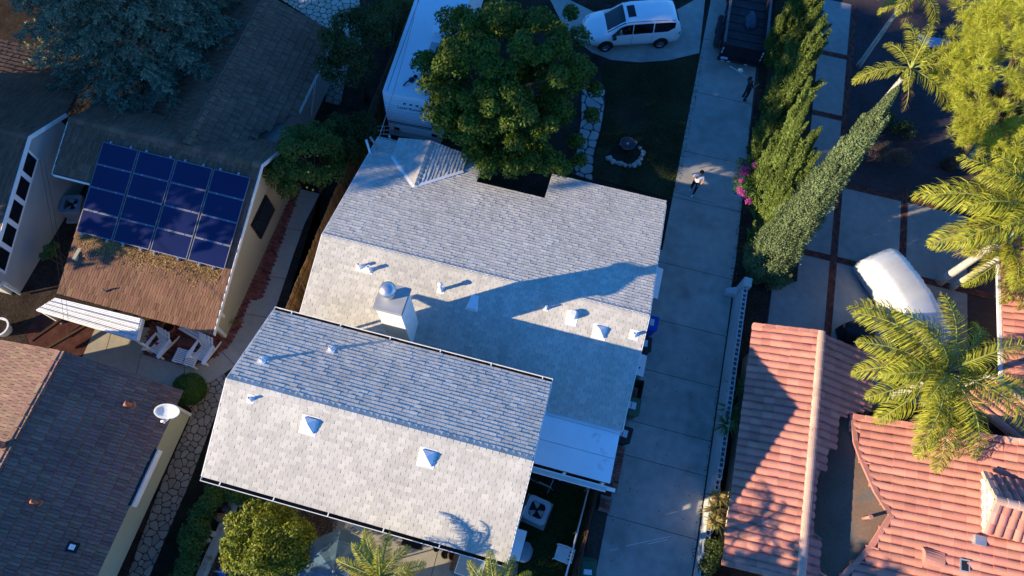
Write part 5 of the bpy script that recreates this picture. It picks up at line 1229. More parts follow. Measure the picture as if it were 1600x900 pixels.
# ================================================================== trees and plants
def unit(a): return a / np.maximum(np.linalg.norm(a, axis=-1, keepdims=True), 1e-9)
def leaf_arrays(cen, d, up, L, Wd, bend=0.0):
    """diamond leaves: centre, long axis, rough normal, length, width (arrays)"""
    d = unit(d); s = unit(np.cross(d, up + rng.normal(size=d.shape) * 1e-3)); n = np.cross(s, d)
    L = np.broadcast_to(np.asarray(L, float), (len(cen),))[:, None]; Wd = np.broadcast_to(np.asarray(Wd, float), (len(cen),))[:, None]
    v = np.stack([cen - d * L / 2, cen + s * Wd / 2 + n * bend * L, cen + d * L / 2, cen - s * Wd / 2 + n * bend * L], 1)
    return v.reshape(-1, 3)
def leaf_obj(name, v, m, parent, kind=None):
    v = v - np.array(WL[parent]); o = link(name, nmesh(name, v, np.arange(len(v)).reshape(-1, 4), m), parent); WL[o] = WL[parent]; return tag(o, kind=kind)
def leafmat(name, col, var=.35, hue=.018, trans=.3, **k):
    return mat(name, col, k.pop('rough', .55), var=var, hue=hue, trans=trans, spec=k.pop('spec', .25), n1=(.9, .15), **k)
def clumps_to_leaves(cs, rs, n, L, Wd, flat=.5, hang=.25):
    """leaves scattered over the skin and inside of many clumps"""
    k = rng.integers(0, len(cs), n); dirs = unit(rng.normal(size=(n, 3))); dirs[:, 2] = np.where(dirs[:, 2] < -.5, -dirs[:, 2], dirs[:, 2])
    rr = rs[k] * rng.uniform(.35, 1.05, n) ** .6
    c = cs[k] + dirs * rr[:, None] * np.array([1, 1, .8])
    nrm = unit(dirs * .6 + np.array([0, 0, .55]) + rng.normal(size=(n, 3)) * flat)
    d = unit(np.cross(nrm, rng.normal(size=(n, 3)))); d[:, 2] -= hang; d = unit(d)
    s = rng.uniform(.7, 1.3, n); return leaf_arrays(c, d, nrm, L * s, Wd * s, .06)
def crown_clumps(center, rad, n, rmin, rmax, shell=.62, lobes=4, seed=0, zmin=-.45):
    r = np.random.default_rng(seed); center = np.array(center); rad = np.array(rad); out = []
    lob = unit(r.normal(size=(lobes, 3)))
    while len(out) < n:
        d = unit(r.normal(size=3)); 
        if d[2] < zmin: continue
        bump = 1 + .22 * max(lob @ d) - .12; f = r.uniform(shell, 1.0) * bump
        out.append(center + d * rad * f)
    return np.array(out), r.uniform(rmin, rmax, n)
def trunk_and_limbs(parent, base, top, r0, targets, m=None, n_limb=9, name='trunk'):
    base, top = Vector(base), Vector(top); mb = MB(); K = 6
    P = [base.lerp(top, k / K) + Vector((random.uniform(-.06, .06), random.uniform(-.06, .06), 0)) * (1 if 0 < k < K else 0) for k in range(K + 1)]
    mb.tube(P, [r0 * (1.35 if k == 0 else 1 - .55 * k / K) for k in range(K + 1)], 9); part(name, mb, m or M_trunk, parent, smooth=True)
    for t in targets[:n_limb]:
        t = Vector(t); a = P[random.randint(2, K - 1)]; mid = a.lerp(t, .5) + Vector((0, 0, .25 * (t - a).length * .4)); mb = MB(); mb.tube([a, a.lerp(mid, .5) + Vector((random.uniform(-.1, .1),) * 3), mid, mid.lerp(t, .6), t], [r0 * .45, r0 * .38, r0 * .26, r0 * .16, r0 * .05], 6); part('limb', mb, m or M_trunk, parent, smooth=True)
def broad_tree(name, label, base, center, rad, nclump, nleaf, L, Wd, m, rmin=.35, rmax=.65, shell=.6, seed=1, r0=.2, group=None, cat='tree', lobes=5, extra=None, n_limb=9, zmin=-.45):
    t = thing(name, label, cat, base, 0, group); cs, rs = crown_clumps(center, rad, nclump, rmin, rmax, shell, lobes, seed, zmin)
    if extra is not None: cs = np.concatenate([cs, np.array(extra)]); rs = np.concatenate([rs, np.random.default_rng(seed).uniform(rmin, rmax, len(extra))])
    leaf_obj('crown', clumps_to_leaves(cs, rs, nleaf, L, Wd), m, t)
    tg = [c for c in cs]; random.shuffle(tg); trunk_and_limbs(t, base, (center[0] * .7 + base[0] * .3, center[1] * .7 + base[1] * .3, center[2] - rad[2] * .2), r0, tg, n_limb=n_limb); return t
M_ficus = leafmat('broad_leaf_green', (.082, .128, .012), hue=.025, var=.45)
M_citrus = leafmat('citrus_leaf', (.085, .135, .020))
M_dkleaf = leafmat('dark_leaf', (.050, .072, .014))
M_lemon = leafmat('lemon_leaf', (.20, .23, .022), var=.4)
M_hedge = leafmat('hedge_leaf', (.065, .135, .025))
M_ball = leafmat('boxwood_leaf', (.06, .13, .02), var=.3)

# the large tree over the front of the grey roofed house
c = at(792, 118, 4.6)
broad_tree('shade_tree', 'large round leafy tree between the caravan and the front lawn', (c.x - .3, c.y + .4, 0), (c.x - .3, c.y - .25, 4.3), (3.25, 3.45, 2.7), 175, 66000, .17, .08, M_ficus, .34, .60, .62, 11, .26, n_limb=16, zmin=-.75,
           extra=[at(880, 262, 3.6), at(868, 252, 3.8), at(850, 258, 3.5), at(905, 250, 3.0), at(892, 20, 4.2), at(905, 60, 4.0), at(925, 180, 3.2), at(930, 140, 3.2), at(700, 30, 4.6), at(668, 95, 4.4), at(672, 128, 4.2), at(760, 262, 3.8), at(800, 262, 3.8), at(830, 250, 4.0), at(720, 215, 4.2), at(700, 200, 4), at(740, 240, 3.8), at(780, 245, 3.6), at(815, 255, 3.6), at(690, 160, 4.2), at(845, 240, 3.4), at(900, 220, 3.0), at(915, 110, 3.6)])
c = at(474, 236, 3.2)
ct = broad_tree('citrus_tree', 'citrus tree with yellow fruit beside the cream gable wall', (c.x, c.y, 0), (c.x, c.y, 2.6), (1.5, 1.7, 1.3), 70, 15000, .11, .055, M_citrus, .28, .5, .55, 21, .11)
fc = []
for k in range(9):
    p = at(random.choice((472, 495, 505, 488, 480, 512)) + random.uniform(-10, 10), random.choice((270, 262, 290, 255, 282)) + random.uniform(-12, 12), 3.0); fc.append(p)
fc.append(at(482, 269, 3.75))
mb = MB(); M_fruit = mat('yellow_fruit', (.62, .36, .02), .5)
for k, p in enumerate(fc):
    mb = MB(); mb.lathe([(.001, -.045), (.03, -.036), (.045, 0), (.03, .036), (.001, .045)], p, 8); part('fruit', mb, M_fruit, ct, smooth=True)
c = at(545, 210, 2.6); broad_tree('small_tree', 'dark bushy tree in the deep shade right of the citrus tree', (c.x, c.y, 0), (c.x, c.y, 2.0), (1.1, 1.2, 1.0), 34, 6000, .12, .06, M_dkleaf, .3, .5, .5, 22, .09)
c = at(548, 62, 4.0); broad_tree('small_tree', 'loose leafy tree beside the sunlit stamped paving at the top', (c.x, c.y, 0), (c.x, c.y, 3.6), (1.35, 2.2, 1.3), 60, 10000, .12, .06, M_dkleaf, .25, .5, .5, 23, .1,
           extra=[at(570, 15, 4.4), at(600, 5, 4.4), at(520, 95, 3.6), at(560, 110, 3.4)])
def leaf_mass(name, label, pxs, z, r, nleaf, L, Wd, m, cat='shrub', loc=None, stems=True, zj=.25, group=None):
    """a shrub given by clump positions"""
    cs = np.array([at(x, y, z + random.uniform(-zj, zj)) for x, y in pxs]); rs = rng.uniform(.7, 1.15, len(cs)) * r; b = cs.mean(0)
    t = thing(name, label, cat, (b[0], b[1], 0), 0, group); leaf_obj('foliage', clumps_to_leaves(cs, rs, nleaf, L, Wd), m, t)
    if stems:
        for c in cs[:6]: mb = MB(); mb.tube([(b[0] * .4 + c[0] * .6, b[1] * .4 + c[1] * .6, 0), (c[0], c[1], c[2])], [.03, .012], 5); part('stem', mb, M_trunk, t)
    return t
def along(p, q, n, j=6): return [(p[0] + (q[0] - p[0]) * k / (n - 1) + random.uniform(-j, j), p[1] + (q[1] - p[1]) * k / (n - 1) + random.uniform(-j, j)) for k in range(n)]
leaf_mass('hedge', 'sunlit yellow green hedge top beyond the dark yard at the top edge', along((585, 25), (645, 5), 14, 7), 1.6, .45, 4500, .10, .04, leafmat('sunny_hedge_leaf', (.12, .14, .025)), 'hedge')
leaf_mass('hedge', 'narrow lit hedge strip below the sunlit hedge top', along((588, 47), (640, 36), 12, 4), 1.2, .3, 3000, .10, .04, leafmat('sunny_hedge_leaf', (.12, .14, .025)), 'hedge')
leaf_mass('hedge', 'green hedge running along the bark bed wall below the house corner', along((338, 768), (318, 800), 10, 8) + along((318, 800), (300, 850), 14, 9) + along((300, 850), (283, 905), 14, 9), .95, .38, 12000, .09, .045, M_hedge, 'hedge')
leaf_mass('shrub', 'leafy shrub in the corner planter under the house gutter', along((358, 775), (405, 785), 9, 6), .7, .28, 3200, .09, .045, M_hedge)
c = at(418, 852, 2.0); broad_tree('lemon_tree', 'bright lime green yard tree in the bark bed by the umbrella', (c.x, c.y, 0), (c.x, c.y, 1.75), (1.5, 1.35, 1.0), 80, 15000, .12, .062, M_lemon, .26, .45, .55, 31, .09)
# clipped ball
p = at(295, 607, .75); t = thing('clipped_shrub', 'tightly clipped round green shrub at the corner of the dark roof', 'shrub', (p.x, p.y, 0))
n = 7500; d = unit(rng.normal(size=(n, 3))); c = np.array([p.x, p.y, .68]) + d * (.60 + rng.normal(size=(n, 1)) * .035); leaf_obj('foliage', leaf_arrays(c, unit(np.cross(d, rng.normal(size=(n, 3)))), d + rng.normal(size=(n, 3)) * .5, .065, .035), M_ball, t)
mb = MB(); mb.lathe([(.52, .3), (.52, .9), (.3, 1.18), (.001, 1.2)], (p.x, p.y, 0), 12); mb.tube([(p.x, p.y, 0), (p.x, p.y, .5)], .05, 6); part('branches', mb, M_dkleaf, t)
# bougainvillea
bg_px = along((1160, 262), (1190, 250), 8, 8) + along((1158, 290), (1175, 300), 8, 8) + along((1168, 270), (1185, 285), 6, 8)
t = leaf_mass('flowering_shrub', 'bougainvillea with magenta flowers at the driveway edge by the junipers', bg_px, 1.3, .30, 3200, .09, .05, M_hedge, 'shrub', zj=.5, stems=False)
cs = np.array([at(x, y, 1.7 + random.uniform(-.6, .5)) for x, y in [(1157, 292), (1159, 300), (1163, 308), (1158, 282), (1165, 262), (1180, 258), (1183, 262), (1192, 250), (1195, 262), (1166, 270), (1170, 315), (1160, 268), (1186, 252), (1156, 297)]])
leaf_obj('flowers', clumps_to_leaves(cs, rng.uniform(.10, .24, len(cs)), 2200, .05, .045), leafmat('magenta_bract', (.46, .06, .27), var=.3, hue=.03), t)
# strap leaved plants along the block wall
def rosette(name, label, px, py, z, n, L, Wd, m, up=.6, cat='plant', group=None):
    p = at(px, py, z); t = thing(name, label, cat, (p.x, p.y, 0), 0, group); V = []
    for k in range(n):
        a = rng.uniform(0, 6.28); e = rng.uniform(.15, 1.2) * up; l = L * rng.uniform(.7, 1.15); d = np.array([math.cos(a), math.sin(a), 0]); s = np.array([-math.sin(a), math.cos(a), 0]) * Wd / 2
        q = np.array([p.x, p.y, z]); h0 = q; h1 = q + d * l * .5 * math.cos(e) + np.array([0, 0, l * .5 * math.sin(e)]); h2 = h1 + d * l * .5 + np.array([0, 0, l * .5 * math.sin(e - .9)])
        V += [h0 - s * .5, h0 + s * .5, h1 + s, h1 - s, h1 - s, h1 + s, h2 + s * .15, h2 - s * .15]
    leaf_obj('leaves', np.array(V), m, t); mb = MB(); mb.tube([(p.x, p.y, 0), (p.x, p.y, z)], [.06, .04], 6); part('stem', mb, M_trunk, t); return t
M_strap = leafmat('strap_leaf', (.10, .15, .035), var=.3); M_brom = leafmat('bronze_leaf', (.26, .20, .06), var=.5, hue=.05)
rosette('strap_plant', 'pale green strap leaved plant on the block wall, brightest of its row', 1136, 664, 1.25, 46, .60, .05, M_strap, group='plants behind the block wall')
rosette('strap_plant', 'green strap leaved plant between the wall and the eave above the brightest one', 1142, 640, 1.0, 40, .55, .05, M_strap, group='plants behind the block wall')
rosette('strap_plant', 'darker strap leaved plant at the top of the row behind the wall', 1153, 605, 1.0, 36, .55, .05, M_hedge, group='plants behind the block wall')
for px, py, lb in ((1122, 776, 'topmost yellow bronze bromeliad at the wall below the tiled eave'), (1117, 795, 'middle yellow bronze bromeliad beside the sunlit wall top'), (1118, 815, 'lowest yellow bronze bromeliad beside the sunlit wall top')):
    rosette('bromeliad', lb, px, py, 1.1, 40, .48, .07, M_brom, group='bromeliads behind the block wall')
leaf_mass('shrub', 'dark leafy shrub at the lower end of the block wall', along((1118, 850), (1108, 895), 10, 10), .9, .32, 3200, .09, .045, M_dkleaf)
leaf_mass('shrub', 'small leafy climber on the grey stucco wall', [(75, 388), (80, 396), (70, 400), (84, 384)], 1.0, .25, 900, .08, .04, M_hedge)
leaf_mass('weed', 'sparse dry weed against the cream gable wall', [(352, 503), (362, 505)], .3, .22, 160, .09, .02, M_hedge, 'plant', stems=False)
leaf_mass('weed', 'small weed growing on the side path by the dark roof', [(212, 577), (218, 572)], .1, .16, 160, .06, .03, M_dkleaf, 'plant', stems=False)
leaf_mass('shrub', 'dark shrub at the driveway edge above the bougainvillea', along((1172, 225), (1178, 245), 5, 5), .5, .25, 900, .08, .04, M_dkleaf)
leaf_mass('dry_shrub', 'brown twiggy dry shrub on the neighbour driveway by the cypress', along((1365, 235), (1420, 250), 10, 8), .7, .4, 4200, .16, .012, mat('dry_twig', (.12, .085, .06), .9, var=.4, spec=.1))
leaf_mass('shrub', 'dark shrub in the courtyard below the far palm', along((1380, 190), (1420, 200), 8, 8), .5, .4, 1800, .1, .05, M_dkleaf)

# ---- spires: cypress and junipers
def spire_points(base, tip, r0, n, prof=.55, spray=.25, L=.16, Wd=.05, up=.75, lump=.25):
    base, tip = np.array(base, float), np.array(tip, float); ax = tip - base; H = np.linalg.norm(ax); ax /= H
    t = rng.uniform(0, 1, n) ** 1.15; a = rng.uniform(0, 2 * math.pi, n)
    e1 = unit(np.cross(ax, [1, .2, 0])); e2 = np.cross(ax, e1)
    r = r0 * np.clip(np.minimum((t + .06) * 5, 1), 0, 1) * (1 - t) ** prof + .03
    out = np.outer(np.cos(a), e1) + np.outer(np.sin(a), e2)
    # lumpy plumes: strands that climb the column
    ph = np.floor(a * 2.2) * 1.7; lum = 1 + lump * np.sin(t * H * 3.1 + ph * 2.3) * np.cos(a * 3 + t * 7) + rng.normal(size=n) * .08
    c = base + np.outer(t * H, ax) + out * (r * lum * rng.uniform(.72, 1.02, n))[:, None]
    d = unit(ax * up + out * (1 - up) + rng.normal(size=(n, 3)) * spray); nrm = unit(out + rng.normal(size=(n, 3)) * .4)
    return leaf_arrays(c, d, nrm, L * rng.uniform(.6, 1.4, n), Wd * rng.uniform(.7, 1.3, n), .03)
M_cyp = leafmat('cypress_scale', (.17, .222, .098), var=.28, hue=.012, trans=.12, rough=.8, spec=.1)
M_jun = leafmat('juniper_scale', (.145, .195, .045), var=.3, hue=.015, trans=.12, rough=.8, spec=.1)
b = at(1180, 432, 0); tp = at(1402, 138, 10.4)
t = thing('cypress', 'tall slender pale green cypress leaning across the neighbour driveway', 'tree', b)
V = [spire_points(b, tp, .98, 80000, .72, .3, .10, .034, .62, .22)]
for k in range(80):      # fluffy plumes standing off the column
    tt = rng.uniform(.02, .85); a = rng.uniform(0, 6.28); ax = np.array(tp) - np.array(b); c0 = np.array(b) + ax * tt; r_ = .92 * (1 - tt) ** .72
    q0 = c0 + np.array([math.cos(a), math.sin(a), 0]) * r_ * .75; q1 = q0 + ax / 10.5 * rng.uniform(.7, 1.5) + np.array([math.cos(a), math.sin(a), 0]) * .16
    V.append(spire_points(q0, q1, .14, 420, .6, .3, .10, .034, .66, .1))
for k in range(22):
    a = rng.uniform(0, 6.28); o_ = np.array([math.cos(a), math.sin(a), 0]); q0 = np.array(b) + np.array([.25, .1, .1]) + o_ * rng.uniform(.2, .8); V.append(spire_points(q0, q0 + o_ * rng.uniform(.2, .6) + np.array([0, 0, rng.uniform(.8, 2.2)]), .2, 620, .6, .3, .10, .034, .62, .15))
leaf_obj('crown', np.concatenate(V), M_cyp, t); mb = MB(); mb.tube([b, Vector(b).lerp(tp, .95)], [.16, .02], 8); part('trunk', mb, M_trunk, t, smooth=True)
def juniper(label, base, spires, dens=1.0, name='juniper'):
    spires = [(a, b_, z, r_ * .85, c, d, e) for a, b_, z, r_, c, d, e in spires] + [(a + random.uniform(-9, 9), b_ + random.uniform(10, 40), z * random.uniform(.7, .92), r_ * .6, c + random.uniform(-10, 10), d + random.uniform(-8, 12), e) for a, b_, z, r_, c, d, e in spires]
    t = thing(name, label, 'tree', base, 0, 'junipers in a row beside the driveway'); V = []
    for (px, py, z, r_, bx, by, bz) in spires:
        q0 = np.array(at(bx, by, bz)); q1 = np.array(at(px, py, z)); H = np.linalg.norm(q1 - q0); V.append(spire_points(q0, q1, r_, int(3400 * H * r_ / .35 * dens), .8, .3, .15, .045, .72, .22))
        for k in range(int(H * 3)):
            tt = rng.uniform(.1, .8); a = rng.uniform(0, 6.28); o_ = np.array([math.cos(a), math.sin(a), 0]); c0 = q0 + (q1 - q0) * tt + o_ * r_ * (1 - tt) * .7; c1 = c0 + (q1 - q0) / H * rng.uniform(.5, 1.1) + o_ * .22
            V.append(spire_points(c0, c1, .10, 160, .7, .3, .13, .04, .7, .1))
    leaf_obj('crown', np.concatenate(V), M_jun, t)
    for s in spires[:3]: mb = MB(); mb.tube([base, at(s[4], s[5], s[6]), at(s[0], s[1], s[2])], [.12, .08, .015], 6); part('trunk', mb, M_trunk, t, smooth=True)
    return t
juniper('feathery yellow green juniper with many sunlit points behind the bougainvillea', at(1185, 365, 0), [
    (1266, 122, 6.6, .50, 1188, 340, .6), (1282, 200, 5.2, .38, 1200, 330, .6), (1272, 205, 5.4, .42, 1192, 345, .6), (1262, 160, 6.0, .45, 1190, 330, .8), (1215, 205, 4.0, .28, 1178, 300, 1.0), (1250, 235, 4.4, .45, 1195, 360, .5), (1187, 198, 3.2, .16, 1182, 262, 1.2), (1186, 214, 3.0, .14, 1184, 268, 1.2), (1235, 300, 3.0, .5, 1195, 375, .4), (1215, 340, 2.2, .5, 1190, 400, .3), (1200, 260, 3.2, .45, 1180, 330, .5), (1180, 362, 1.4, .4, 1172, 398, .2), (1190, 395, 1.2, .45, 1180, 425, .2), (1262, 262, 3.6, .35, 1215, 350, .4), (1225, 255, 3.8, .5, 1190, 345, .5)])
juniper('dark juniper with a few sunlit tips beside the black trailer', at(1195, 205, 0), [
    (1282, 62, 6.6, .5, 1200, 190, .6), (1275, 92, 5.6, .5, 1200, 200, .6), (1255, 112, 4.8, .5, 1198, 210, .6), (1290, 25, 7.4, .5, 1205, 170, .6), (1240, 60, 5.2, .55, 1200, 180, .5), (1220, 120, 3.6, .5, 1192, 215, .5), (1268, 140, 4.2, .4, 1205, 235, .5), (1215, 165, 3.0, .5, 1188, 240, .4)])
juniper('uppermost dark juniper at the top edge beside the trailer', at(1205, 80, 0), [
    (1300, -40, 7.4, .55, 1208, 70, .6), (1270, -25, 6.2, .55, 1205, 80, .6), (1245, -10, 5.0, .55, 1203, 85, .5), (1225, 20, 4.2, .5, 1203, 95, .5), (1285, 5, 6.0, .5, 1212, 100, .5)])

# ---- blue spruce, upper left
M_spruce = leafmat('spruce_needle', (.20, .25, .165), var=.3, hue=.02, trans=.1, rough=.7)
sb = Vector((-21.3, 18.2, 0)); SHh = 12.5
t = thing('spruce', 'big blue green spruce with drooping fingered branches in the upper left corner', 'tree', sb); V = []
def twig(q0, q1, n, r_, L, Wd):
    tt = rng.uniform(0, 1, n); ax = unit(q1 - q0); o_ = unit(np.cross(ax, rng.normal(size=(n, 3)))); c = q0 + np.outer(tt, q1 - q0) + o_ * r_ * rng.uniform(.5, 1, n)[:, None] * (1 - .4 * tt)[:, None]
    return leaf_arrays(c, unit(o_ * .55 + ax * .8 + rng.normal(size=(n, 3)) * .15), o_ + rng.normal(size=(n, 3)) * .5, L * rng.uniform(.7, 1.3, n), Wd)
brs = []
for lv in range(19):
    z = 1.4 + lv * .58; rad = 6.5 * (1 - z / (SHh + .6)) ** .8; nb = 17 if lv < 10 else 12
    for k in range(nb):
        a = 2 * math.pi * (k + rng.uniform(-.25, .25)) / nb + lv * .7; rr_ = rad * rng.uniform(.8, 1.12); dirn = np.array([math.cos(a), math.sin(a), 0]); sd2 = np.array([-math.sin(a), math.cos(a), 0]); prev = None
        def bp_(s): return np.array(sb) + dirn * rr_ * s + np.array([0, 0, z + .35 * s * rr_ * .3 - .55 * s * s * rr_ * .22])
        if bp_(.6)[1] > 27: continue
        brs.append((bp_(0), bp_(.5), bp_(1.0)))
        V.append(twig(bp_(.3), bp_(1.0), 60, .08, .10, .03)); V.append(twig(bp_(.85), bp_(1.06), 34, .07, .09, .03))
        ns = int(6 + rr_ * 3.4)
        for j in range(ns):
            s = rng.uniform(.28, .98); sg = 1 if j % 2 else -1; l = (.95 * (1.05 - s) + .30) * min(1, rr_ / 2.5); q0 = bp_(s); q1 = q0 + sd2 * sg * l * .75 + dirn * l * .72 + np.array([0, 0, rng.uniform(-.25, .02)]); V.append(twig(q0, q1, int(24 + 44 * l), .085, .12, .040))
            if l > .55:
                for g_ in (-1, 1): m_ = q0 + (q1 - q0) * rng.uniform(.4, .7); V.append(twig(m_, m_ + (q1 - q0) * .35 + np.cross(q1 - q0, [0, 0, 1]) * .35 * g_, 16, .06, .09, .03))
leaf_obj('crown', np.concatenate(V), M_spruce, t); mb = MB(); mb.tube([sb, sb + Vector((0, 0, SHh))], [.3, .03], 8); part('trunk', mb, M_trunk, t, smooth=True)
mb = MB()
for b3 in brs: mb.tube([Vector(q) for q in b3], [.05, .035, .01], 4)
tag(part('branches', mb, M_trunk, t), kind='stuff')

# ---- lime green pine, upper right
M_pine = leafmat('pine_needle', (.38, .40, .045), var=.25, hue=.014, trans=.25, rough=.7)
pc3 = at(1612, 125, 6.2); t = thing('pine', 'tall lime green soft needled pine in the upper right corner', 'tree', (pc3.x + .5, pc3.y + .3, 0))
cs, rs = crown_clumps((pc3.x, pc3.y, 6.0), (3.1, 3.9, 3.2), 400, .25, .5, .74, 7, 41); V = []
cs2 = np.array([at(x, y, z) for x, y, z in ((1500, 20, 5), (1510, 70, 5), (1495, 105, 5), (1520, 140, 5.2), (1505, 150, 4.6), (1500, 205, 4.2), (1530, 210, 4.6), (1510, 215, 3.8), (1495, 5, 5), (1540, 230, 4.0))]); cs = np.concatenate([cs, cs2])
for c in cs:
    for q in range(9):
        o_ = unit(rng.normal(size=3)); o_[2] = abs(o_[2]) * .8; c1 = c + o_ * rng.uniform(.05, .42); n = 42
        d = unit(o_ * .6 + unit(rng.normal(size=(n, 3))) + np.array([0, 0, .35])); l = rng.uniform(.20, .36, n); V.append(leaf_arrays(c1 + d * l[:, None] * .5, d, rng.normal(size=(n, 3)), l, .0125))
leaf_obj('crown', np.concatenate(V), M_pine, t); tg = [c for c in cs]; random.shuffle(tg); trunk_and_limbs(t, (pc3.x + .5, pc3.y + .3, 0), (pc3.x, pc3.y, 6.5), .28, tg, n_limb=26)
mb = MB()
for c in tg[:70]: c = Vector(c); o_ = (c - Vector((pc3.x, pc3.y, 5.2))).normalized(); mb.tube([c - o_ * .9, c + o_ * .25], [.018, .008], 4)
tag(part('twigs', mb, mat('pale_twig', (.30, .22, .15), .9), t), kind='stuff')

# ---- palms
M_palm = leafmat('palm_leaflet', (.30, .305, .026), var=.45, hue=.022, trans=.3)
M_rachis = mat('palm_rachis', (.24, .26, .06), .6)
M_palmtrunk = mat('palm_trunk', (.46, .42, .37), .9, n1=(3, .12), n2=(18, .15), bump=(14, .5), spec=.1, streak=((1, 1, 9), .14))
def frond_mesh(seed, elev, Lf, droop, nl=84, leaf=.72, m=None):
    r = np.random.default_rng(seed); K = 14; P = [np.zeros(3)]; e = elev
    for k in range(K):
        P.append(P[-1] + np.array([math.cos(e), 0, math.sin(e)]) * Lf / K); e -= droop / K * (.5 + 1.3 * k / K)
    P = np.array(P); V = []; sgn_tw = r.uniform(-.4, .4)
    for j in range(nl):
        s = .10 + .90 * (j + .5) / nl; f = s * K; i = min(int(f), K - 1); c = P[i] + (P[i + 1] - P[i]) * (f - i); tg_ = unit(P[i + 1] - P[i])
        l = leaf * Lf / 3.2 * (math.sin(math.pi * min(1, .14 + s * .88)) ** .6) * r.uniform(.85, 1.1)
        for sg in (-1, 1):
            if r.random() < .07: continue
            side = np.array([0, sg, 0.0]); upv = np.cross(tg_, [0, 1, 0]); upv = upv if upv[2] > 0 else -upv
            d0 = unit(side * .80 + tg_ * .62 + upv * r.uniform(-.35, .65)); w = .0125 * Lf / 3
            d1 = unit(d0 + np.array([0, 0, -.5 - .6 * r.random()])); d2 = unit(d1 + np.array([0, 0, -1.0]))
            p0 = c; p1 = c + d0 * l * .45; p2 = p1 + d1 * l * .35; p3 = p2 + d2 * l * .25; sw = unit(np.cross(d0, upv + r.normal(size=3) * .3)) * w
            V += [p0 - sw * .6, p0 + sw * .6, p1 + sw, p1 - sw, p1 - sw, p1 + sw, p2 + sw * .8, p2 - sw * .8, p2 - sw * .8, p2 + sw * .8, p3 + sw * .1, p3 - sw * .1]
    V = np.array(V); me = nmesh('leaflets', V, np.arange(len(V)).reshape(-1, 4), m or M_palm)
    mb = MB(); mb.tube([Vector(p) for p in P], [.035 * (1 - .85 * k / K) + .004 for k in range(K + 1)], 5); mr_ = mb.mesh('rachis', M_rachis, smooth=True); return me, mr_
def palm(label, base, crown, fronds, r0=.14, seed=0, Lf=2.6, visible_trunk=True):
    """fronds: list of (azimuth deg, elevation deg, length factor) or a count"""
    base, crown = Vector(base), Vector(crown); t = thing('palm', label, 'palm tree', base); r = random.Random(seed)
    mb = MB(); K = 10; mb.tube([base.lerp(crown, k / K) for k in range(K + 1)], [r0 * (1.25 if k == 0 else 1 - .25 * k / K) for k in range(K + 1)], 12); tr = part('trunk', mb, M_palmtrunk, t, smooth=True)
    mb = MB(); n_ = int((crown - base).length / .16)
    for k in range(1, n_):
        p = base.lerp(crown, k / n_); d = (crown - base).normalized(); rr_ = r0 * (1.02 - .25 * k / n_) + .006; mb.tube([p - d * .012, p + d * .012], rr_, 12)
    part('trunk_rings', mb, M_palmtrunk, tr)
    mb = MB(); d = (crown - base).normalized(); mb.tube([crown - d * .1, crown + d * .35, crown + d * .75], [r0 * .95, r0 * .8, r0 * .2], 10); part('crown_shaft', mb, M_rachis, t, smooth=True)
    if isinstance(fronds, int): fronds = [(360 * k / fronds + r.uniform(-14, 14), r.choice((70, 55, 42, 30, 15, 0)), r.uniform(.85, 1.1)) for k in range(fronds)]
    for k, (az, el, lf) in enumerate(fronds):
        me, mr_ = frond_mesh(seed * 100 + k, R(el), Lf * lf, R(78 + r.uniform(-12, 22)))
        o = link('frond', me, t, crown + d * .45 - base); o.rotation_euler = (R(r.uniform(-12, 12)), 0, R(az)); q = link('rachis', mr_, o); tag
    for k in range(3):
        me, mr_ = frond_mesh(seed * 100 + 60 + k, R(-25), Lf * .75, R(60), nl=40, m=M_dead); o = link('dead_frond', me, t, crown + d * .2 - base); o.rotation_euler = (0, 0, R(120 * k + 40 + r.uniform(-30, 30))); link('rachis', mr_, o)
    return t
M_dead = leafmat('dead_leaflet', (.20, .13, .065), var=.3, trans=.15)
b1 = at(1468, 440, 0); c1 = Vector((b1.x + .05, b1.y + .05, 5.1))
palm('palm with pale ringed trunk beside the covered car, taller of the pair', b1, c1, [(186, 35, 1.2), (172, 18, 1.15), (208, 22, 1.1), (160, 40, 1.0), (150, 60, .9), (196, 55, 1.0), (214, 40, 1.05), (215, 62, .85), (180, 60, .9), (120, 30, 1.0), (90, 20, 1.0), (20, 30, 1), (310, 20, 1), (340, 50, 1), (60, 50, 1), (175, 65, .9), (280, 10, .9)], .17, 3, 3.9)
b2 = at(1487, 449, 0); c2 = Vector((b2.x + .05, b2.y, 3.2))
palm('shorter palm with pale trunk just below the taller one', b2, c2, [(200, 35, .9), (230, 20, 1), (260, 40, .9), (290, 15, 1), (320, 35, 1), (350, 20, 1), (30, 45, .9), (240, 60, .8), (275, 5, .9), (180, 60, .8)], .13, 4, 2.7)
c3 = at(1464, 588, 5.0); b3 = Vector((c3.x, c3.y, 0))
palm('big palm with yellow green fronds rising between the tiled roofs', b3, c3, [(163, 42, 1.22), (150, 30, 1.25), (157, 58, 1.0), (178, 34, 1.05), (190, 20, 1.0), (199, 50, .95), (212, 30, 1.0), (228, 12, .95), (250, 30, 1.05), (270, 18, 1.1), (285, 40, 1.0), (300, 10, 1), (330, 40, 1), (0, 25, 1), (30, 45, .9), (60, 30, .9), (120, 60, .9), (155, 65, .8), (262, 5, 1.0), (240, 60, .8)], .15, 5, 3.3)
c4 = at(1413, 118, 5.2); b4 = Vector((c4.x, c4.y, 0))
palm('palm with fronds spread wide behind the cypress tip', b4, c4, [(108, 48, 1.0), (76, 60, .9), (42, 34, 1.1), (14, 26, 1.15), (196, 8, 1.05), (-28, 8, 1.15), (135, 30, .75), (262, 30, .6), (60, 15, .9)], .13, 6, 2.3)
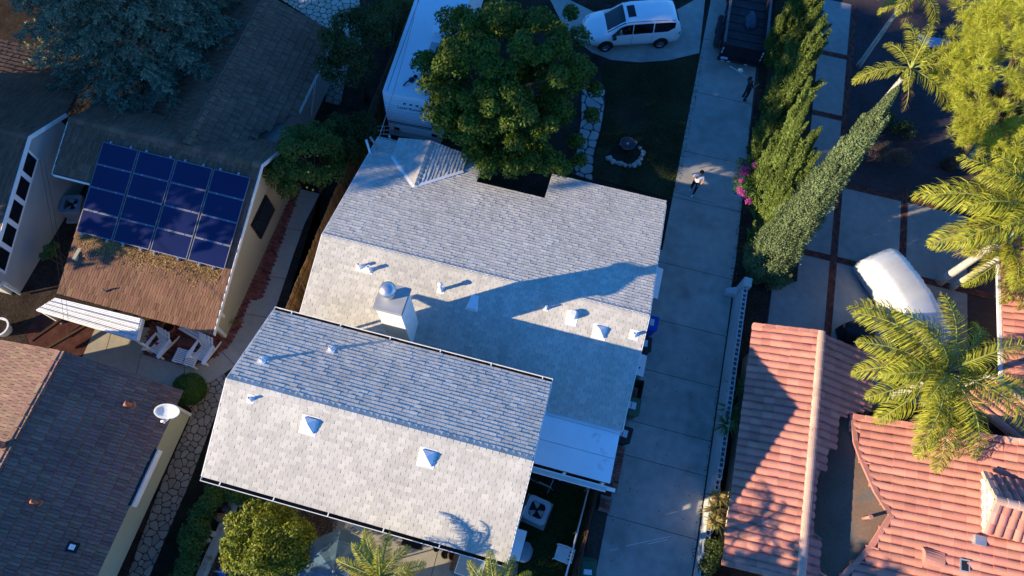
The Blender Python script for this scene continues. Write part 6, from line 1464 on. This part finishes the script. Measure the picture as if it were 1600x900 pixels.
c5 = at(1565, 200, 3.0); palm('palm with sunlit fronds below the lime green pine', (c5.x, c5.y, 0), c5, [(190, 20, 1), (215, 5, 1), (165, 30, 1), (240, 15, 1), (270, 20, 1), (300, 20, .9), (140, 40, 1), (100, 50, .9), (330, 30, 1), (20, 40, 1)], .13, 7, 2.4)
c6 = at(1420, -8, 4.6); palm('shaded palm at the top edge above the dark courtyard', (c6.x, c6.y, 0), c6, 10, .12, 8, 2.2)
c7 = at(598, 902, 5.6); palm('palm over the rear patio beside the blue umbrella', (c7.x, c7.y, 0), c7, [(125, 45, .95), (150, 50, .85), (95, 35, .8), (60, 40, .8), (30, 25, .9), (175, 25, .9), (205, 20, .9), (240, 30, 1), (280, 20, 1), (320, 30, 1), (110, 70, .7)], .13, 9, 1.65)
c8 = at(776, 932, 5.4); palm('palm at the bottom edge below the white equipment cabinet', (c8.x, c8.y, 0), c8, [(115, 40, .9), (80, 30, .85), (50, 45, .85), (145, 40, .9), (180, 20, 1), (10, 20, 1), (220, 30, 1), (270, 30, 1), (310, 30, 1)], .13, 10, 1.6)

# ---- unseen trees added left of and below the view to shade the yards
M_far = leafmat('unseen_tree_leaf', (.06, .085, .02))
GRP = 'unseen trees left of the view, placed for their shade'
for k, (x, y, r_, zc, s, rz_) in enumerate(((-31, 6.0, 4.9, 8.5, 51, 4.3), (-38, .8, 5.4, 16.2, 52, 7.0), (-32, 10.3, 3.7, 10, 53, 5.0), (-33, 21.5, 5.2, 11, 54, 5), (-30, 28.5, 5.0, 11, 55, 4.5), (-29.5, 9.6, 3.4, 6.2, 57, 3.6))):
    broad_tree('unseen_tree', 'tall leafy tree out of view on the left, placed to shade the yards', (x, y, 0), (x, y, zc), (r_, r_, rz_), 150 if k != 1 else 95, 11000 if k != 1 else 6500, .55, .34, M_far, .9 if k != 1 else .7, 1.5 if k != 1 else 1.25, .35, s, .35, group=GRP, n_limb=10, zmin=-1.1)
broad_tree('unseen_yard_tree', 'second unseen leafy tree below the view, placed to shade the tiled roof', (-5, -6.3, 0), (-5, -6.3, 7.6), (2.2, 2.3, 2.3), 60, 3200, .34, .2, M_far, .4, .8, .4, 58, .18, n_limb=8)
broad_tree('unseen_yard_tree', 'unseen leafy tree below the view, placed to shade the rear patio', (-11.5, -7.5, 0), (-11.5, -7.5, 4.7), (2.9, 2.6, 2.4), 70, 5000, .34, .2, M_far, .5, .9, .4, 56, .2, n_limb=8)
# ================================================================== vehicles and people
def loft(sections, close=True):
    mb = MB(); mb.rings(sections, cap=close); return mb
def lerp_tab(tab, x):
    for a, b in zip(tab[:-1], tab[1:]):
        if a[0] <= x <= b[0]:
            t = (x - a[0]) / (b[0] - a[0]); return [p + (q - p) * t for p, q in zip(a, b)]
    return list(tab[0] if x < tab[0][0] else tab[-1])
def wheel(parent, x, y, r_, w, side):
    mb = MB(); K = 20
    prof = [(r_ * .60, -w / 2), (r_ * .93, -w / 2), (r_, -w * .32), (r_, w * .32), (r_ * .93, w / 2), (r_ * .60, w / 2)]
    mb.rings([[(x + q * math.cos(2 * math.pi * j / K), y + side * z, r_ + q * math.sin(2 * math.pi * j / K)) for j in range(K)] for q, z in prof], cap=False); wl = part('wheel', mb, M_rubber, parent, local=True)
    mb = MB(); mb.rings([[(x + q * math.cos(2 * math.pi * j / K), y + side * z, r_ + q * math.sin(2 * math.pi * j / K)) for j in range(K)] for q, z in ((r_ * .61, 0), (r_ * .61, w * .42), (r_ * .5, w * .30))], cap=False)
    for k in range(6):
        a = k * math.pi / 3; mb.hexa([(x + q * math.cos(a + d), y + side * w * .30, r_ + q * math.sin(a + d)) for q, d in ((.02, -.5), (r_ * .52, -.16), (r_ * .52, .16), (.02, .5))], [(x + q * math.cos(a + d), y + side * w * .42, r_ + q * math.sin(a + d)) for q, d in ((.02, -.5), (r_ * .52, -.16), (r_ * .52, .16), (.02, .5))])
    part('rim', mb, mat('alloy', (.42, .43, .45), .35, metal=.8), wl, local=True); return wl
# ---- white minivan
van = thing('minivan', 'white minivan with dark sunroof parked on the curved pad at the top', 'car', (-.10, 26.62, .02), R(200.5))
M_van = mat('white_car_paint', (.80, .80, .80), .22, spec=.5); M_tint = glass('tinted_glass', (.006, .006, .008), .06)
VT = [(-2.42, .42, .80, .86, .66, .50), (-2.36, .32, .98, 1.08, .82, .62), (-2.20, .27, 1.02, 1.42, .90, .68), (-2.02, .26, 1.03, 1.60, .925, .71), (-1.7, .25, 1.03, 1.66, .935, .72), (-.8, .25, 1.01, 1.69, .94, .735), (.1, .25, .99, 1.68, .94, .73), (.5, .25, .98, 1.62, .94, .71), (.72, .25, .975, 1.50, .94, .70), (1.0, .25, .97, 1.30, .935, .70), (1.35, .25, .95, 1.06, .925, .70), (1.5, .25, .92, .99, .92, .70), (1.9, .25, .84, .92, .90, .68), (2.2, .28, .74, .82, .84, .60), (2.36, .36, .62, .68, .70, .48), (2.42, .42, .52, .55, .58, .38)]
def vsec(x, grow=0.0):
    _, zb, zl, zt, w, wr = lerp_tab(VT, x); g_ = grow
    half = [(0, zb), (w * .82, zb), (w * .97 + g_, zb + .12), (w + g_, zb + (zl - zb) * .55), (w * .965 + g_, zl), (wr + g_, zt - .07), (wr * .84, zt - .012 + g_), (wr * .4, zt + .012 + g_)]
    return [(x, y, z) for y, z in half] + [(x, 0, zt + .018 + g_)] + [(x, -y, z) for y, z in reversed(half[1:])]
xs_ = [t[0] for t in VT]; xs_ = sorted(set(xs_ + [-1.4, -1.1, -.5, -.2, .3, 1.7, 2.05]))
mb = loft([vsec(x) for x in xs_][::1]); body = part('body', mb, M_van, van, local=True, smooth=True)
body.data.materials[0] = M_van
def vside(x, s, sg, g_=.008):
    sec = vsec(x); a = sec[4]; b = sec[5]; y = a[1] + (b[1] - a[1]) * s + g_; return (x, sg * y, a[2] + (b[2] - a[2]) * s + g_ * .3)
def side_win(name, lo, hi, xs):
    for sg in (-1, 1):
        mb = MB()
        for xa, xb in zip(xs[:-1], xs[1:]):
            q = [vside(xa, lo(xa), sg), vside(xb, lo(xb), sg), vside(xb, hi(xb), sg), vside(xa, hi(xa), sg)]; mb.face(q if sg > 0 else q[::-1])
        part(name, mb, M_tint, van, local=True)
side_win('front_window', lambda x: .10, lambda x: min(.90, .12 + (1.22 - x) * 2.2), [.16, .4, .6, .8, 1.0, 1.2]); side_win('slider_window', lambda x: .10, lambda x: .90, [-.86, -.6, -.3, 0, .12]); side_win('rear_window', lambda x: .10 + max(0, (-1.62 - x)) * .9, lambda x: .90, [-1.98, -1.8, -1.62, -1.3, -.92])
def top_patch(name, x0, x1, f0, f1, m, nx=8, ny=8, g_=.010):
    mb = MB()
    def P_(x, f):
        sec = vsec(x); pts_ = [(-sec[5][1], sec[5][2]), (-sec[6][1], sec[6][2]), (-sec[7][1], sec[7][2]), (0, sec[8][2]), (sec[7][1], sec[7][2]), (sec[6][1], sec[6][2]), (sec[5][1], sec[5][2])]
        y = f * sec[5][1]
        for a, b in zip(pts_[:-1], pts_[1:]):
            if a[0] <= y <= b[0] + 1e-9: return (x, y, a[1] + (b[1] - a[1]) * (y - a[0]) / (b[0] - a[0] + 1e-9) + g_)
        return (x, y, sec[5][2] + g_)
    for i in range(nx):
        for j in range(ny):
            xa, xb = x0 + (x1 - x0) * i / nx, x0 + (x1 - x0) * (i + 1) / nx; fa, fb = f0 + (f1 - f0) * j / ny, f0 + (f1 - f0) * (j + 1) / ny; mb.face([P_(xa, fa), P_(xb, fa), P_(xb, fb), P_(xa, fb)])
    return part(name, mb, m, van, local=True, smooth=True)
top_patch('windscreen', .52, 1.36, -.95, .95, M_tint, 10, 8, .012); top_patch('tailgate_window', -2.345, -2.08, -.86, .86, M_tint, 8, 8, .012); top_patch('sunroof', -.02, .36, -.52, .52, M_tint, 4, 6)
for sg in (-1, 1):
    mb = MB(); mb.tube([Vector(vside(x, 1.0, sg, .0)) + Vector((0, -sg * .05, .028)) for x in (-1.95, -1.4, -.6, .1, .45)], .014, 5); part('roof_rail', mb, M_black, van, local=True)
    mb = MB(); mb.bevbox(.98, 1.16, min(sg * .93, sg * 1.12), max(sg * .93, sg * 1.12), .95, 1.09, .03); part('mirror', mb, M_black if sg > 0 else M_black, van, local=True)
    for x in (-1.40, 1.40):
        mb = MB(); K = 20; y = .90; mb.rings([[(x + .385 * math.cos(2 * math.pi * j / K), sg * yy, max(.22, .34 + .385 * math.sin(2 * math.pi * j / K))) for j in range(K)] for yy in (y - .2, y + .042)]); part('wheel_arch', mb, M_black, van, local=True); wheel(van, x, sg * .865, .325, .21, sg)
    for x in (-.75, .28): mb = MB(); mb.box(x, x + .16, min(sg * .935, sg * .957), max(sg * .935, sg * .957), .86, .885); part('door_handle', mb, M_van, van, local=True)
    for x in (-.88, .14, 1.12): mb = MB(); mb.box(x - .004, x + .004, min(sg * .93, sg * .9425), max(sg * .93, sg * .9425), .36, .93); part('door_gap', mb, M_black, van, local=True)
    mb = MB(); mb.hexa([(-2.40, sg * .60, .86), (-2.25, sg * .885, .86), (-2.24, sg * .885, 1.0), (-2.37, sg * .66, 1.0)], [(-2.42, sg * .62, .86), (-2.27, sg * .90, .86), (-2.26, sg * .90, 1.0), (-2.39, sg * .68, 1.0)]); part('tail_light', mb, mat('tail_lens', (.10, .008, .010), .2), van, local=True)
    mb = MB(); mb.hexa([(2.10, sg * .60, .66), (2.36, sg * .50, .58), (2.30, sg * .72, .60), (2.05, sg * .86, .68)], [(2.10, sg * .60, .80), (2.34, sg * .50, .70), (2.28, sg * .74, .70), (2.02, sg * .88, .80)]); part('headlight', mb, mat('lamp_lens', (.5, .52, .55), .1), van, local=True)
mb = MB(); mb.box(2.38, 2.44, -.42, .42, .42, .54); part('grille', mb, M_black, van, local=True)
mb = MB(); mb.box(-2.455, -2.42, -.26, .26, .62, .76); part('number_plate', mb, M_grey, van, local=True)
# ---- travel trailer
rv0 = at(638, 155, 3.15); ra = R(-3.5); rv = thing('caravan', 'long white travel trailer with ribbed rear wall beside the large tree', 'caravan', (-8.55, 17.45, 0), R(3.0))
M_rv = mat('white_rv_skin', (.78, .79, .80), .45, n1=(.8, .04)); w_ = 1.22; Lr = 9.0; zt = 3.15
mb = MB(); prof = [(.0, .55), (-.06, 1.1), (-.04, 2.2), (.05, 3.05), (.12, zt)]
mb.rings([[(x, y0 + (.0 if False else 0), z) for (x, y0, z) in ((-w_, yy, zz), (w_, yy, zz), (w_, Lr, zz), (-w_, Lr, zz))] for yy, zz in prof]); part('body', mb, M_rv, rv, local=True)
mb = MB(); mb.bevbox(-w_ - .02, w_ + .02, .08, Lr, zt, zt + .05, .03); rf = part('roof', mb, mat('rv_roof', (.74, .75, .77), .6, n1=(.7, .05), col2=(.58, .60, .63), c2n=(1.1, .6, .75)), rv, local=True)
for k in range(15):
    z = .72 + k * .155; 
    if 1.30 < z < 1.55: continue
    t_ = lerp_tab([(z_, y_) for y_, z_ in prof], z)[1]; mb = MB(); mb.box(-w_ + .02, w_ - .02, t_ - .022, t_ + .01, z - .02, z + .02); part('siding_rib', mb, M_rv, rv, local=True)
M_stripe = mat('dark_stripe', (.03, .035, .07), .4)
for z, h_ in ((1.36, .05), (1.26, .035), (.66, .04)): mb = MB(); t_ = lerp_tab([(z_, y_) for y_, z_ in prof], z)[1]; mb.box(-w_ + .01, w_ - .01, t_ - .016, t_ - .001, z, z + h_); part('stripe', mb, M_stripe, rv, local=True)
for x in (-.33, -.05, .23): mb = MB(); mb.box(x, x + .12, -.02, .02, 2.72, 2.78); part('marker_light', mb, M_stripe, rv, local=True)
for x in (-.98, .80): mb = MB(); mb.bevbox(x, x + .26, -.09, -.04, .82, 1.0, .02); part('tail_light', mb, mat('tail_lens', (.10, .008, .010), .2), rv, local=True)
mb = MB(); mb.box(-w_, w_, -.16, -.02, .46, .56); mb.box(-1.0, -.7, -.12, -.05, .66, .80); part('bumper', mb, M_grey, rv, local=True)
tc = bpy.data.curves.new('lettering', 'FONT'); tc.body = 'Layer Runner'; tc.size = .21; tc.extrude = .004; tc.align_x = 'CENTER'; tmp = bpy.data.objects.new('lettering', tc); C.objects.link(tmp)
bpy.context.view_layer.update(); me = bpy.data.meshes.new_from_object(tmp.evaluated_get(bpy.context.evaluated_depsgraph_get())); me.materials.clear(); me.materials.append(M_stripe); bpy.data.objects.remove(tmp)
o = link('lettering', me, rv, (-.05, -.035, 2.42)); o.rotation_euler = (R(90), 0, 0); o['kind'] = 'stuff'
mb = MB(); mb.bevbox(.1, .85, 3.6, 4.7, zt + .05, zt + .30, .06); part('air_conditioner', mb, M_rv, rf, local=True)
mb = MB(); mb.bevbox(.15, .8, 2.7, 3.2, zt + .05, zt + .12, .03); part('roof_hatch', mb, M_grey, rf, local=True)
mb = MB(); mb.lathe([(.13, zt + .05), (.13, zt + .12), (.001, zt + .14)], (-.15, .95, 0), 12); mb.tube([(-.15, .95, zt + .12), (-.3, .75, zt + .16), (-.42, .55, zt + .10)], .03, 6); mb.tube([(-.05, 1.1, zt + .08), (-.02, 1.2, zt + .1)], .09, 8); part('aerial', mb, M_black, rf, local=True)
mb = MB(); mb.box(-w_ + .17, -w_ + .19, .2, Lr - .2, zt + .05, zt + .056); part('roof_seam', mb, M_stripe, rf, local=True)
for y in (4.3, 5.2):
    for s in (-1, 1): wheel(rv, s * 0 + 0, 0, .01, .01, 1) if False else None
    for s in (-1, 1):
        mb = MB(); mb.tube([(s * 1.0, y, .33), (s * 1.2, y, .33)], .33, 16); part('wheel', mb, M_rubber, rv, local=True)
# ---- black dump trailer
tr = thing('dump_trailer', 'black high sided trailer with reflectors parked on the driveway at the top', 'trailer', (5.5, 26.0, .02), R(1.5))
M_trl = mat('black_trailer_paint', (.016, .016, .02), .4, n1=(2, .3))
mb = MB(); mb.box(-1.02, 1.02, .1, 6.5, .62, .70); part('bed_floor', mb, mat('worn_black_steel', (.03, .03, .034), .6, n1=(3, .4)), tr, local=True)
for x in (-1.02, .97):
    mb = MB(); mb.box(x, x + .05, .12, 6.5, .701, 1.45); sw = part('side_wall', mb, M_trl, tr, local=True)
    mb = MB(); mb.box(x - .03, x + .08, .1, 6.5, 1.451, 1.52); part('top_rail', mb, mat('grey_rail', (.09, .09, .10), .5), sw, local=True)
    for k in range(8): mb = MB(); xx = x - .045 if x < 0 else x + .051; mb.box(xx, xx + .044, .4 + k * .8, .47 + k * .8, .7, 1.45); part('stake', mb, M_trl, sw, local=True)
mb = MB(); mb.hexa([(-1.02, .02, .60), (1.02, .02, .60), (1.02, .07, .60), (-1.02, .07, .60)], [(-1.02, .06, 1.42), (1.02, .06, 1.42), (1.02, .11, 1.42), (-1.02, .11, 1.42)]); tg_ = part('tailgate', mb, M_trl, tr, local=True)
mb = MB(); mb.box(-1.06, 1.06, -.06, .015, .42, .60); bp2 = part('bumper', mb, M_trl, tr, local=True)
mb = MB(); mb.box(-.92, -.58, -.075, -.061, .56, .70); part('number_plate', mb, mat('plate_blue_white', (.45, .58, .70), .5, n2=(30, .15)), bp2, local=True)
M_refl = mat('reflector_white', (.75, .74, .70), .3)
for x in (-.86, -.55, .30): mb = MB(); mb.box(x, x + .15, -.075, -.061, .44, .475); part('reflector', mb, M_refl, bp2, local=True)
for x, zs in ((-.98, (.85, 1.08)), (.93, (.80, 1.02, 1.22))):
    for z in zs: mb = MB(); mb.box(x, x + .045, -.0, .018 + (z - .6) * .05, z, z + .13); part('reflector', mb, M_refl, tg_, local=True)
for s in (-1, 1):
    mb = MB(); mb.rings([[(s * 1.07, y, z) for y, z in ((.75, .35), (.95, .78), (2.55, .78), (2.8, .35), (2.6, .35), (2.45, .68), (1.05, .68), (.9, .35))], [(s * 1.30, y, z) for y, z in ((.75, .35), (.95, .78), (2.55, .78), (2.8, .35), (2.6, .35), (2.45, .68), (1.05, .68), (.9, .35))]]); part('mudguard', mb, M_trl, tr, local=True)
    for y in (1.32, 2.18): mb = MB(); mb.tube([(s * 1.07, y, .33), (s * 1.28, y, .33)], .33, 16); part('wheel', mb, M_rubber, tr, local=True)
for k in range(9): mb = MB(); mb.box(-.96, .96, 1.2 + k * .55, 1.24 + k * .55, .701, .725); part('floor_cleat', mb, M_trl, tr, local=True)
p = Vector((5.75, 28.6, .74)); bm = bmesh.new(); bmesh.ops.create_icosphere(bm, subdivisions=3, radius=.4)
for v in bm.verts: v.co = Vector((v.co.x * .8, v.co.y * 1.5, abs(v.co.z) * .6)) * (1 + .12 * math.sin(v.co.x * 11 + v.co.y * 7))
me = bpy.data.meshes.new('bundle'); bm.to_mesh(me); bm.free(); me.materials.append(mat('dim_blue_tarp', (.07, .085, .11), .8, n2=(8, .3))); tag(link('tarp_bundle', me, None, p), 'dim blue grey bundle lying in the bed of the black trailer', 'bundle')
# ---- car under a silver cover
cc = (at(1352, 412, .8) + at(1478, 545, .8)) * .5; a0 = at(1370, 400, .8); a1 = at(1455, 520, .8); ca = math.atan2(a1.y - a0.y, a1.x - a0.x)
cv = thing('covered_car', 'car under a tight silver cover on the neighbour driveway', 'car', (13.95, 14.90, .02), ca); cv.scale = (1.12, .93, 1)
M_cover = mat('silver_cover', (.62, .63, .65), .38, metal=.25, n1=(1.2, .05), bump=(3.5, .55), spec=.4)
CT = [(-2.12, .10, .55, .62, .70, .55), (-2.05, .06, .75, .95, .86, .66), (-1.85, .05, .88, 1.22, .92, .72), (-1.5, .05, .90, 1.40, .94, .72), (-.6, .05, .90, 1.47, .95, .74), (.2, .05, .90, 1.44, .95, .74), (.6, .05, .90, 1.32, .95, .76), (1.1, .05, .86, 1.05, .94, .80), (1.5, .06, .80, .92, .92, .80), (1.9, .08, .70, .80, .86, .74), (2.12, .12, .52, .58, .68, .55)]
def csec(x):
    _, zb, zl, zt, w, wr = lerp_tab(CT, x); wob = .022 * math.sin(x * 9) + .020 * math.sin(x * 31) + .012 * math.sin(x * 17 + 1)
    half = [(0, zb), (w * .94, zb), (w + wob, zb + .15), (w + .01 + wob * .5, zl * .72), (w * .97, zl), ((w + wr) / 2 + .02, (zl + zt) / 2 + .05), (wr + wob * .4, zt - .05 + wob * .25), (wr * .6, zt + .01 + wob * .15)]
    return [(x, y, z) for y, z in half] + [(x, 0, zt + .03)] + [(x, -y, z) for y, z in reversed(half[1:])]
part('cover', loft([csec(-2.12 + 4.24 * k / 90) for k in range(91)]), M_cover, cv, local=True, smooth=True)
for s in (-1, 1): mb = MB(); mb.lathe([(.001, -.08), (.09, -.05), (.11, 0), (.08, .07), (.001, .09)], (.62, s * 1.0, 1.0), 10); part('mirror_bulge', mb, M_cover, cv, local=True, smooth=True)
for x, y in ((-1.35, .8), (-1.35, -.8), (1.3, .8), (1.3, -.8)): mb = MB(); mb.tube([(x, y - .09, .29), (x, y + .09, .29)], .29, 14); part('wheel', mb, M_rubber, cv, local=True)

# ---- people: one continuous skinned body each, materials by region
def person(label, loc, rz, J, E, regions, hair, hairm, group=None):
    vs = list(J); idx = {k: i for i, k in enumerate(vs)}; me = bpy.data.meshes.new('body'); me.from_pydata([J[k][0] for k in vs], [(idx[a], idx[b]) for a, b in E], [])
    o = bpy.data.objects.new('body', me); C.objects.link(o)
    sk = o.modifiers.new('s', 'SKIN'); sk.use_smooth_shade = True; 
    for i, k in enumerate(vs):
        r_ = J[k][1]; me.skin_vertices[0].data[i].radius = r_ if isinstance(r_, tuple) else (r_, r_); me.skin_vertices[0].data[i].use_root = (k == 'pelvis')
    sb_ = o.modifiers.new('u', 'SUBSURF'); sb_.levels = 2; sb_.render_levels = 2
    bpy.context.view_layer.update(); dg = bpy.context.evaluated_depsgraph_get(); m2 = bpy.data.meshes.new_from_object(o.evaluated_get(dg)); bpy.data.objects.remove(o)
    mats_, pick = regions; m2.materials.clear()
    for m_ in mats_: m2.materials.append(m_)
    keys = [(Vector(J[k][0]), k) for k in vs]; segs = [(Vector(J[a][0]), Vector(J[b][0]), b) for a, b in E]
    for f in m2.polygons:
        c = f.center; best = None
        for a, b, k in segs:
            ab = b - a; t_ = max(0, min(1, (c - a).dot(ab) / max(ab.length_squared, 1e-9))); d = (c - (a + ab * t_)).length
            if best is None or d < best[0]: best = (d, k, t_)
        f.material_index = pick(best[1], best[2], c); f.use_smooth = True
    t = thing('person', label, 'person', loc, rz, group); b_ = link('body', m2, t); WL[b_] = WL[t]
    hc, hr = hair; bm = bmesh.new(); bmesh.ops.create_uvsphere(bm, u_segments=14, v_segments=10, radius=1)
    bmesh.ops.delete(bm, geom=[v for v in bm.verts if v.co.z < -.35 or (v.co.z < .30 and v.co.y < -.35)], context='VERTS')
    for v in bm.verts: v.co = Vector(hc) + Vector((v.co.x * hr[0], v.co.y * hr[1], v.co.z * hr[2])) * (1 + .03 * math.sin(v.co.x * 20))
    hm = bpy.data.meshes.new('hair'); bm.to_mesh(hm); bm.free(); hm.materials.append(hairm); hm.polygons.foreach_set('use_smooth', [True] * len(hm.polygons)); link('hair', hm, t)
    return t
def hand(J, E, wrist, root, dirv, palmn, s):
    """palm with five unequal fingers; dirv: towards the fingertips, palmn: out of the palm"""
    d = Vector(dirv).normalized(); n_ = Vector(palmn).normalized(); side = d.cross(n_).normalized(); w0 = Vector(J[wrist][0]); pk = wrist + '_palm'
    J[pk] = (tuple(w0 + d * .055), (.032, .018)); E.append((wrist, pk))
    for k, (off, ln) in enumerate(((-.030, .068), (-.010, .078), (.010, .074), (.028, .058))):
        a = w0 + d * .092 + side * off * s; b = a + d * ln * .55 + n_ * .012; c = b + d * ln * .35 + n_ * .030
        for q, (p_, r_) in enumerate(((a, .0095), (b, .0085), (c, .0065))): J['%s_f%d_%d' % (wrist, k, q)] = (tuple(p_), r_)
        E += [(pk, '%s_f%d_0' % (wrist, k)), ('%s_f%d_0' % (wrist, k), '%s_f%d_1' % (wrist, k)), ('%s_f%d_1' % (wrist, k), '%s_f%d_2' % (wrist, k))]
    a = w0 + d * .03 - side * .030 * s + n_ * .01; b = a + d * .035 - side * .022 * s + n_ * .015; J[wrist + '_t0'] = (tuple(a), .011); J[wrist + '_t1'] = (tuple(b), .009); E += [(pk, wrist + '_t0'), (wrist + '_t0', wrist + '_t1')]
def figure(pose):
    """joints facing -y; pose overrides joint positions"""
    J = {'pelvis': ((0, 0, .95), (.150, .105)), 'waist': ((0, .0, 1.10), (.135, .10)), 'chest': ((0, .0, 1.30), (.165, .115)), 'neck0': ((0, .01, 1.46), (.075, .07)), 'neck': ((0, .0, 1.53), .053), 'head': ((0, -.02, 1.62), (.078, .095)), 'crown': ((0, -.005, 1.70), (.072, .085)), 'nose': ((0, -.118, 1.615), .014), 'chin': ((0, -.07, 1.555), (.04, .035)), 'ear_l': ((.082, -.005, 1.62), .018), 'ear_r': ((-.082, -.005, 1.62), .018),
         'sh_l': ((.185, .0, 1.42), .062), 'el_l': ((.25, .03, 1.13), .046), 'wr_l': ((.25, -.06, .89), .031), 'sh_r': ((-.185, .0, 1.42), .062), 'el_r': ((-.25, .03, 1.13), .046), 'wr_r': ((-.25, -.06, .89), .031),
         'hip_l': ((.095, 0, .88), .098), 'kn_l': ((.11, -.02, .49), .062), 'an_l': ((.11, .03, .09), .043), 'he_l': ((.11, .06, .045), .036), 'to_l': ((.12, -.15, .035), .034), 'hip_r': ((-.095, 0, .88), .098), 'kn_r': ((-.11, -.02, .49), .062), 'an_r': ((-.11, .03, .09), .043), 'he_r': ((-.11, .06, .045), .036), 'to_r': ((-.12, -.15, .035), .034)}
    for k, v in pose.items(): J[k] = (v, J[k][1])
    E = [('pelvis', 'waist'), ('waist', 'chest'), ('chest', 'neck0'), ('neck0', 'neck'), ('neck', 'head'), ('head', 'crown'), ('head', 'nose'), ('head', 'chin'), ('head', 'ear_l'), ('head', 'ear_r'), ('chest', 'sh_l'), ('sh_l', 'el_l'), ('el_l', 'wr_l'), ('chest', 'sh_r'), ('sh_r', 'el_r'), ('el_r', 'wr_r')]
    for s in 'lr': E += [('pelvis', 'hip_' + s), ('hip_' + s, 'kn_' + s), ('kn_' + s, 'an_' + s), ('an_' + s, 'he_' + s), ('an_' + s, 'to_' + s)]
    return J, E
M_skin = mat('skin', (.42, .22, .14), .55); M_shirt = mat('white_shirt', (.75, .75, .76), .8); M_pants = mat('navy_trousers', (.012, .013, .025), .85); M_shoe = mat('white_shoe', (.6, .6, .62), .6)
def pick_a(k, t_, c):
    if k.startswith(('to_', 'he_')): return 3
    if k.startswith('an_'): return 2 if c.z > .10 else 3
    if k.startswith(('kn_', 'hip_')): return 2
    if k in ('waist', 'chest', 'neck0', 'sh_l', 'sh_r'): return 1 if c.z > .86 else 2
    if k.startswith('el_'): return 1 if t_ < .62 else 0
    return 0
J, E = figure({'sh_r': (-.19, -.02, 1.43), 'el_r': (-.20, -.24, 1.22), 'wr_r': (-.08, -.19, 1.49), 'el_l': (.26, .06, 1.14), 'wr_l': (.21, -.10, .95), 'kn_l': (.12, -.12, .51), 'an_l': (.12, -.12, .10), 'he_l': (.12, -.08, .05), 'to_l': (.13, -.30, .035), 'kn_r': (-.11, .0, .49), 'an_r': (-.11, .12, .10), 'he_r': (-.11, .155, .05), 'to_r': (-.12, -.05, .035)})
hand(J, E, 'wr_r', None, (.55, .35, .75), (.35, .6, -.4), 1); hand(J, E, 'wr_l', None, (-.05, -.3, -.95), (-1, .1, 0), -1)
person('person in white shirt and dark trousers on the driveway, hand raised to the face', (4.47, 18.22, .021), R(-22), J, E, ([M_skin, M_shirt, M_pants, M_shoe], pick_a), ((0, .005, 1.655), (.098, .115, .105)), mat('dark_hair', (.03, .018, .012), .7))
M_dk1 = mat('dark_workshirt', (.035, .028, .035), .9); M_dk2 = mat('dark_work_trousers', (.018, .018, .024), .9); M_skin2 = mat('tan_skin', (.26, .14, .09), .6); M_boot = mat('dark_boot', (.03, .025, .02), .7)
J, E = figure({'waist': (0, .02, 1.09), 'chest': (0, .08, 1.27), 'neck0': (0, .14, 1.42), 'neck': (0, .17, 1.48), 'head': (0, .20, 1.57), 'crown': (0, .23, 1.65), 'nose': (0, .10, 1.55), 'chin': (0, .14, 1.50), 'ear_l': (.082, .21, 1.57), 'ear_r': (-.082, .21, 1.57), 'sh_l': (.185, .12, 1.38), 'sh_r': (-.185, .12, 1.38), 'el_l': (.24, -.05, 1.14), 'wr_l': (.12, -.24, 1.10), 'el_r': (-.25, -.02, 1.14), 'wr_r': (-.13, -.26, 1.16), 'kn_l': (.13, -.06, .50), 'an_l': (.14, -.02, .09), 'he_l': (.14, .02, .045), 'to_l': (.16, -.2, .035)})
hand(J, E, 'wr_r', None, (.3, -.9, .1), (.7, .3, -.5), 1); hand(J, E, 'wr_l', None, (-.3, -.9, .1), (-.7, .3, -.5), -1)
person('person in dark work clothes standing in the shade behind the black trailer', (6.12, 24.15, .021), R(120), J, E, ([M_skin2, M_dk1, M_dk2, M_boot], pick_a), ((0, .215, 1.605), (.098, .115, .105)), mat('dark_cap', (.02, .02, .025), .8))
a = at(1140, 103, 1.35); b = at(1171, 123, 1.15); t = thing('string_trimmer', 'long handled garden tool with pale round head resting on the trailer tailgate', 'garden tool', a)
mb = MB(); mb.tube([a, b], .016, 6); part('shaft', mb, M_metal, t, smooth=True)
c = at(1157, 110, 1.34); mb = MB(); mb.lathe([(.12, -.03), (.14, 0), (.12, .03), (.001, .05)], c, 14); part('head', mb, mat('pale_head', (.5, .5, .38), .6), t)
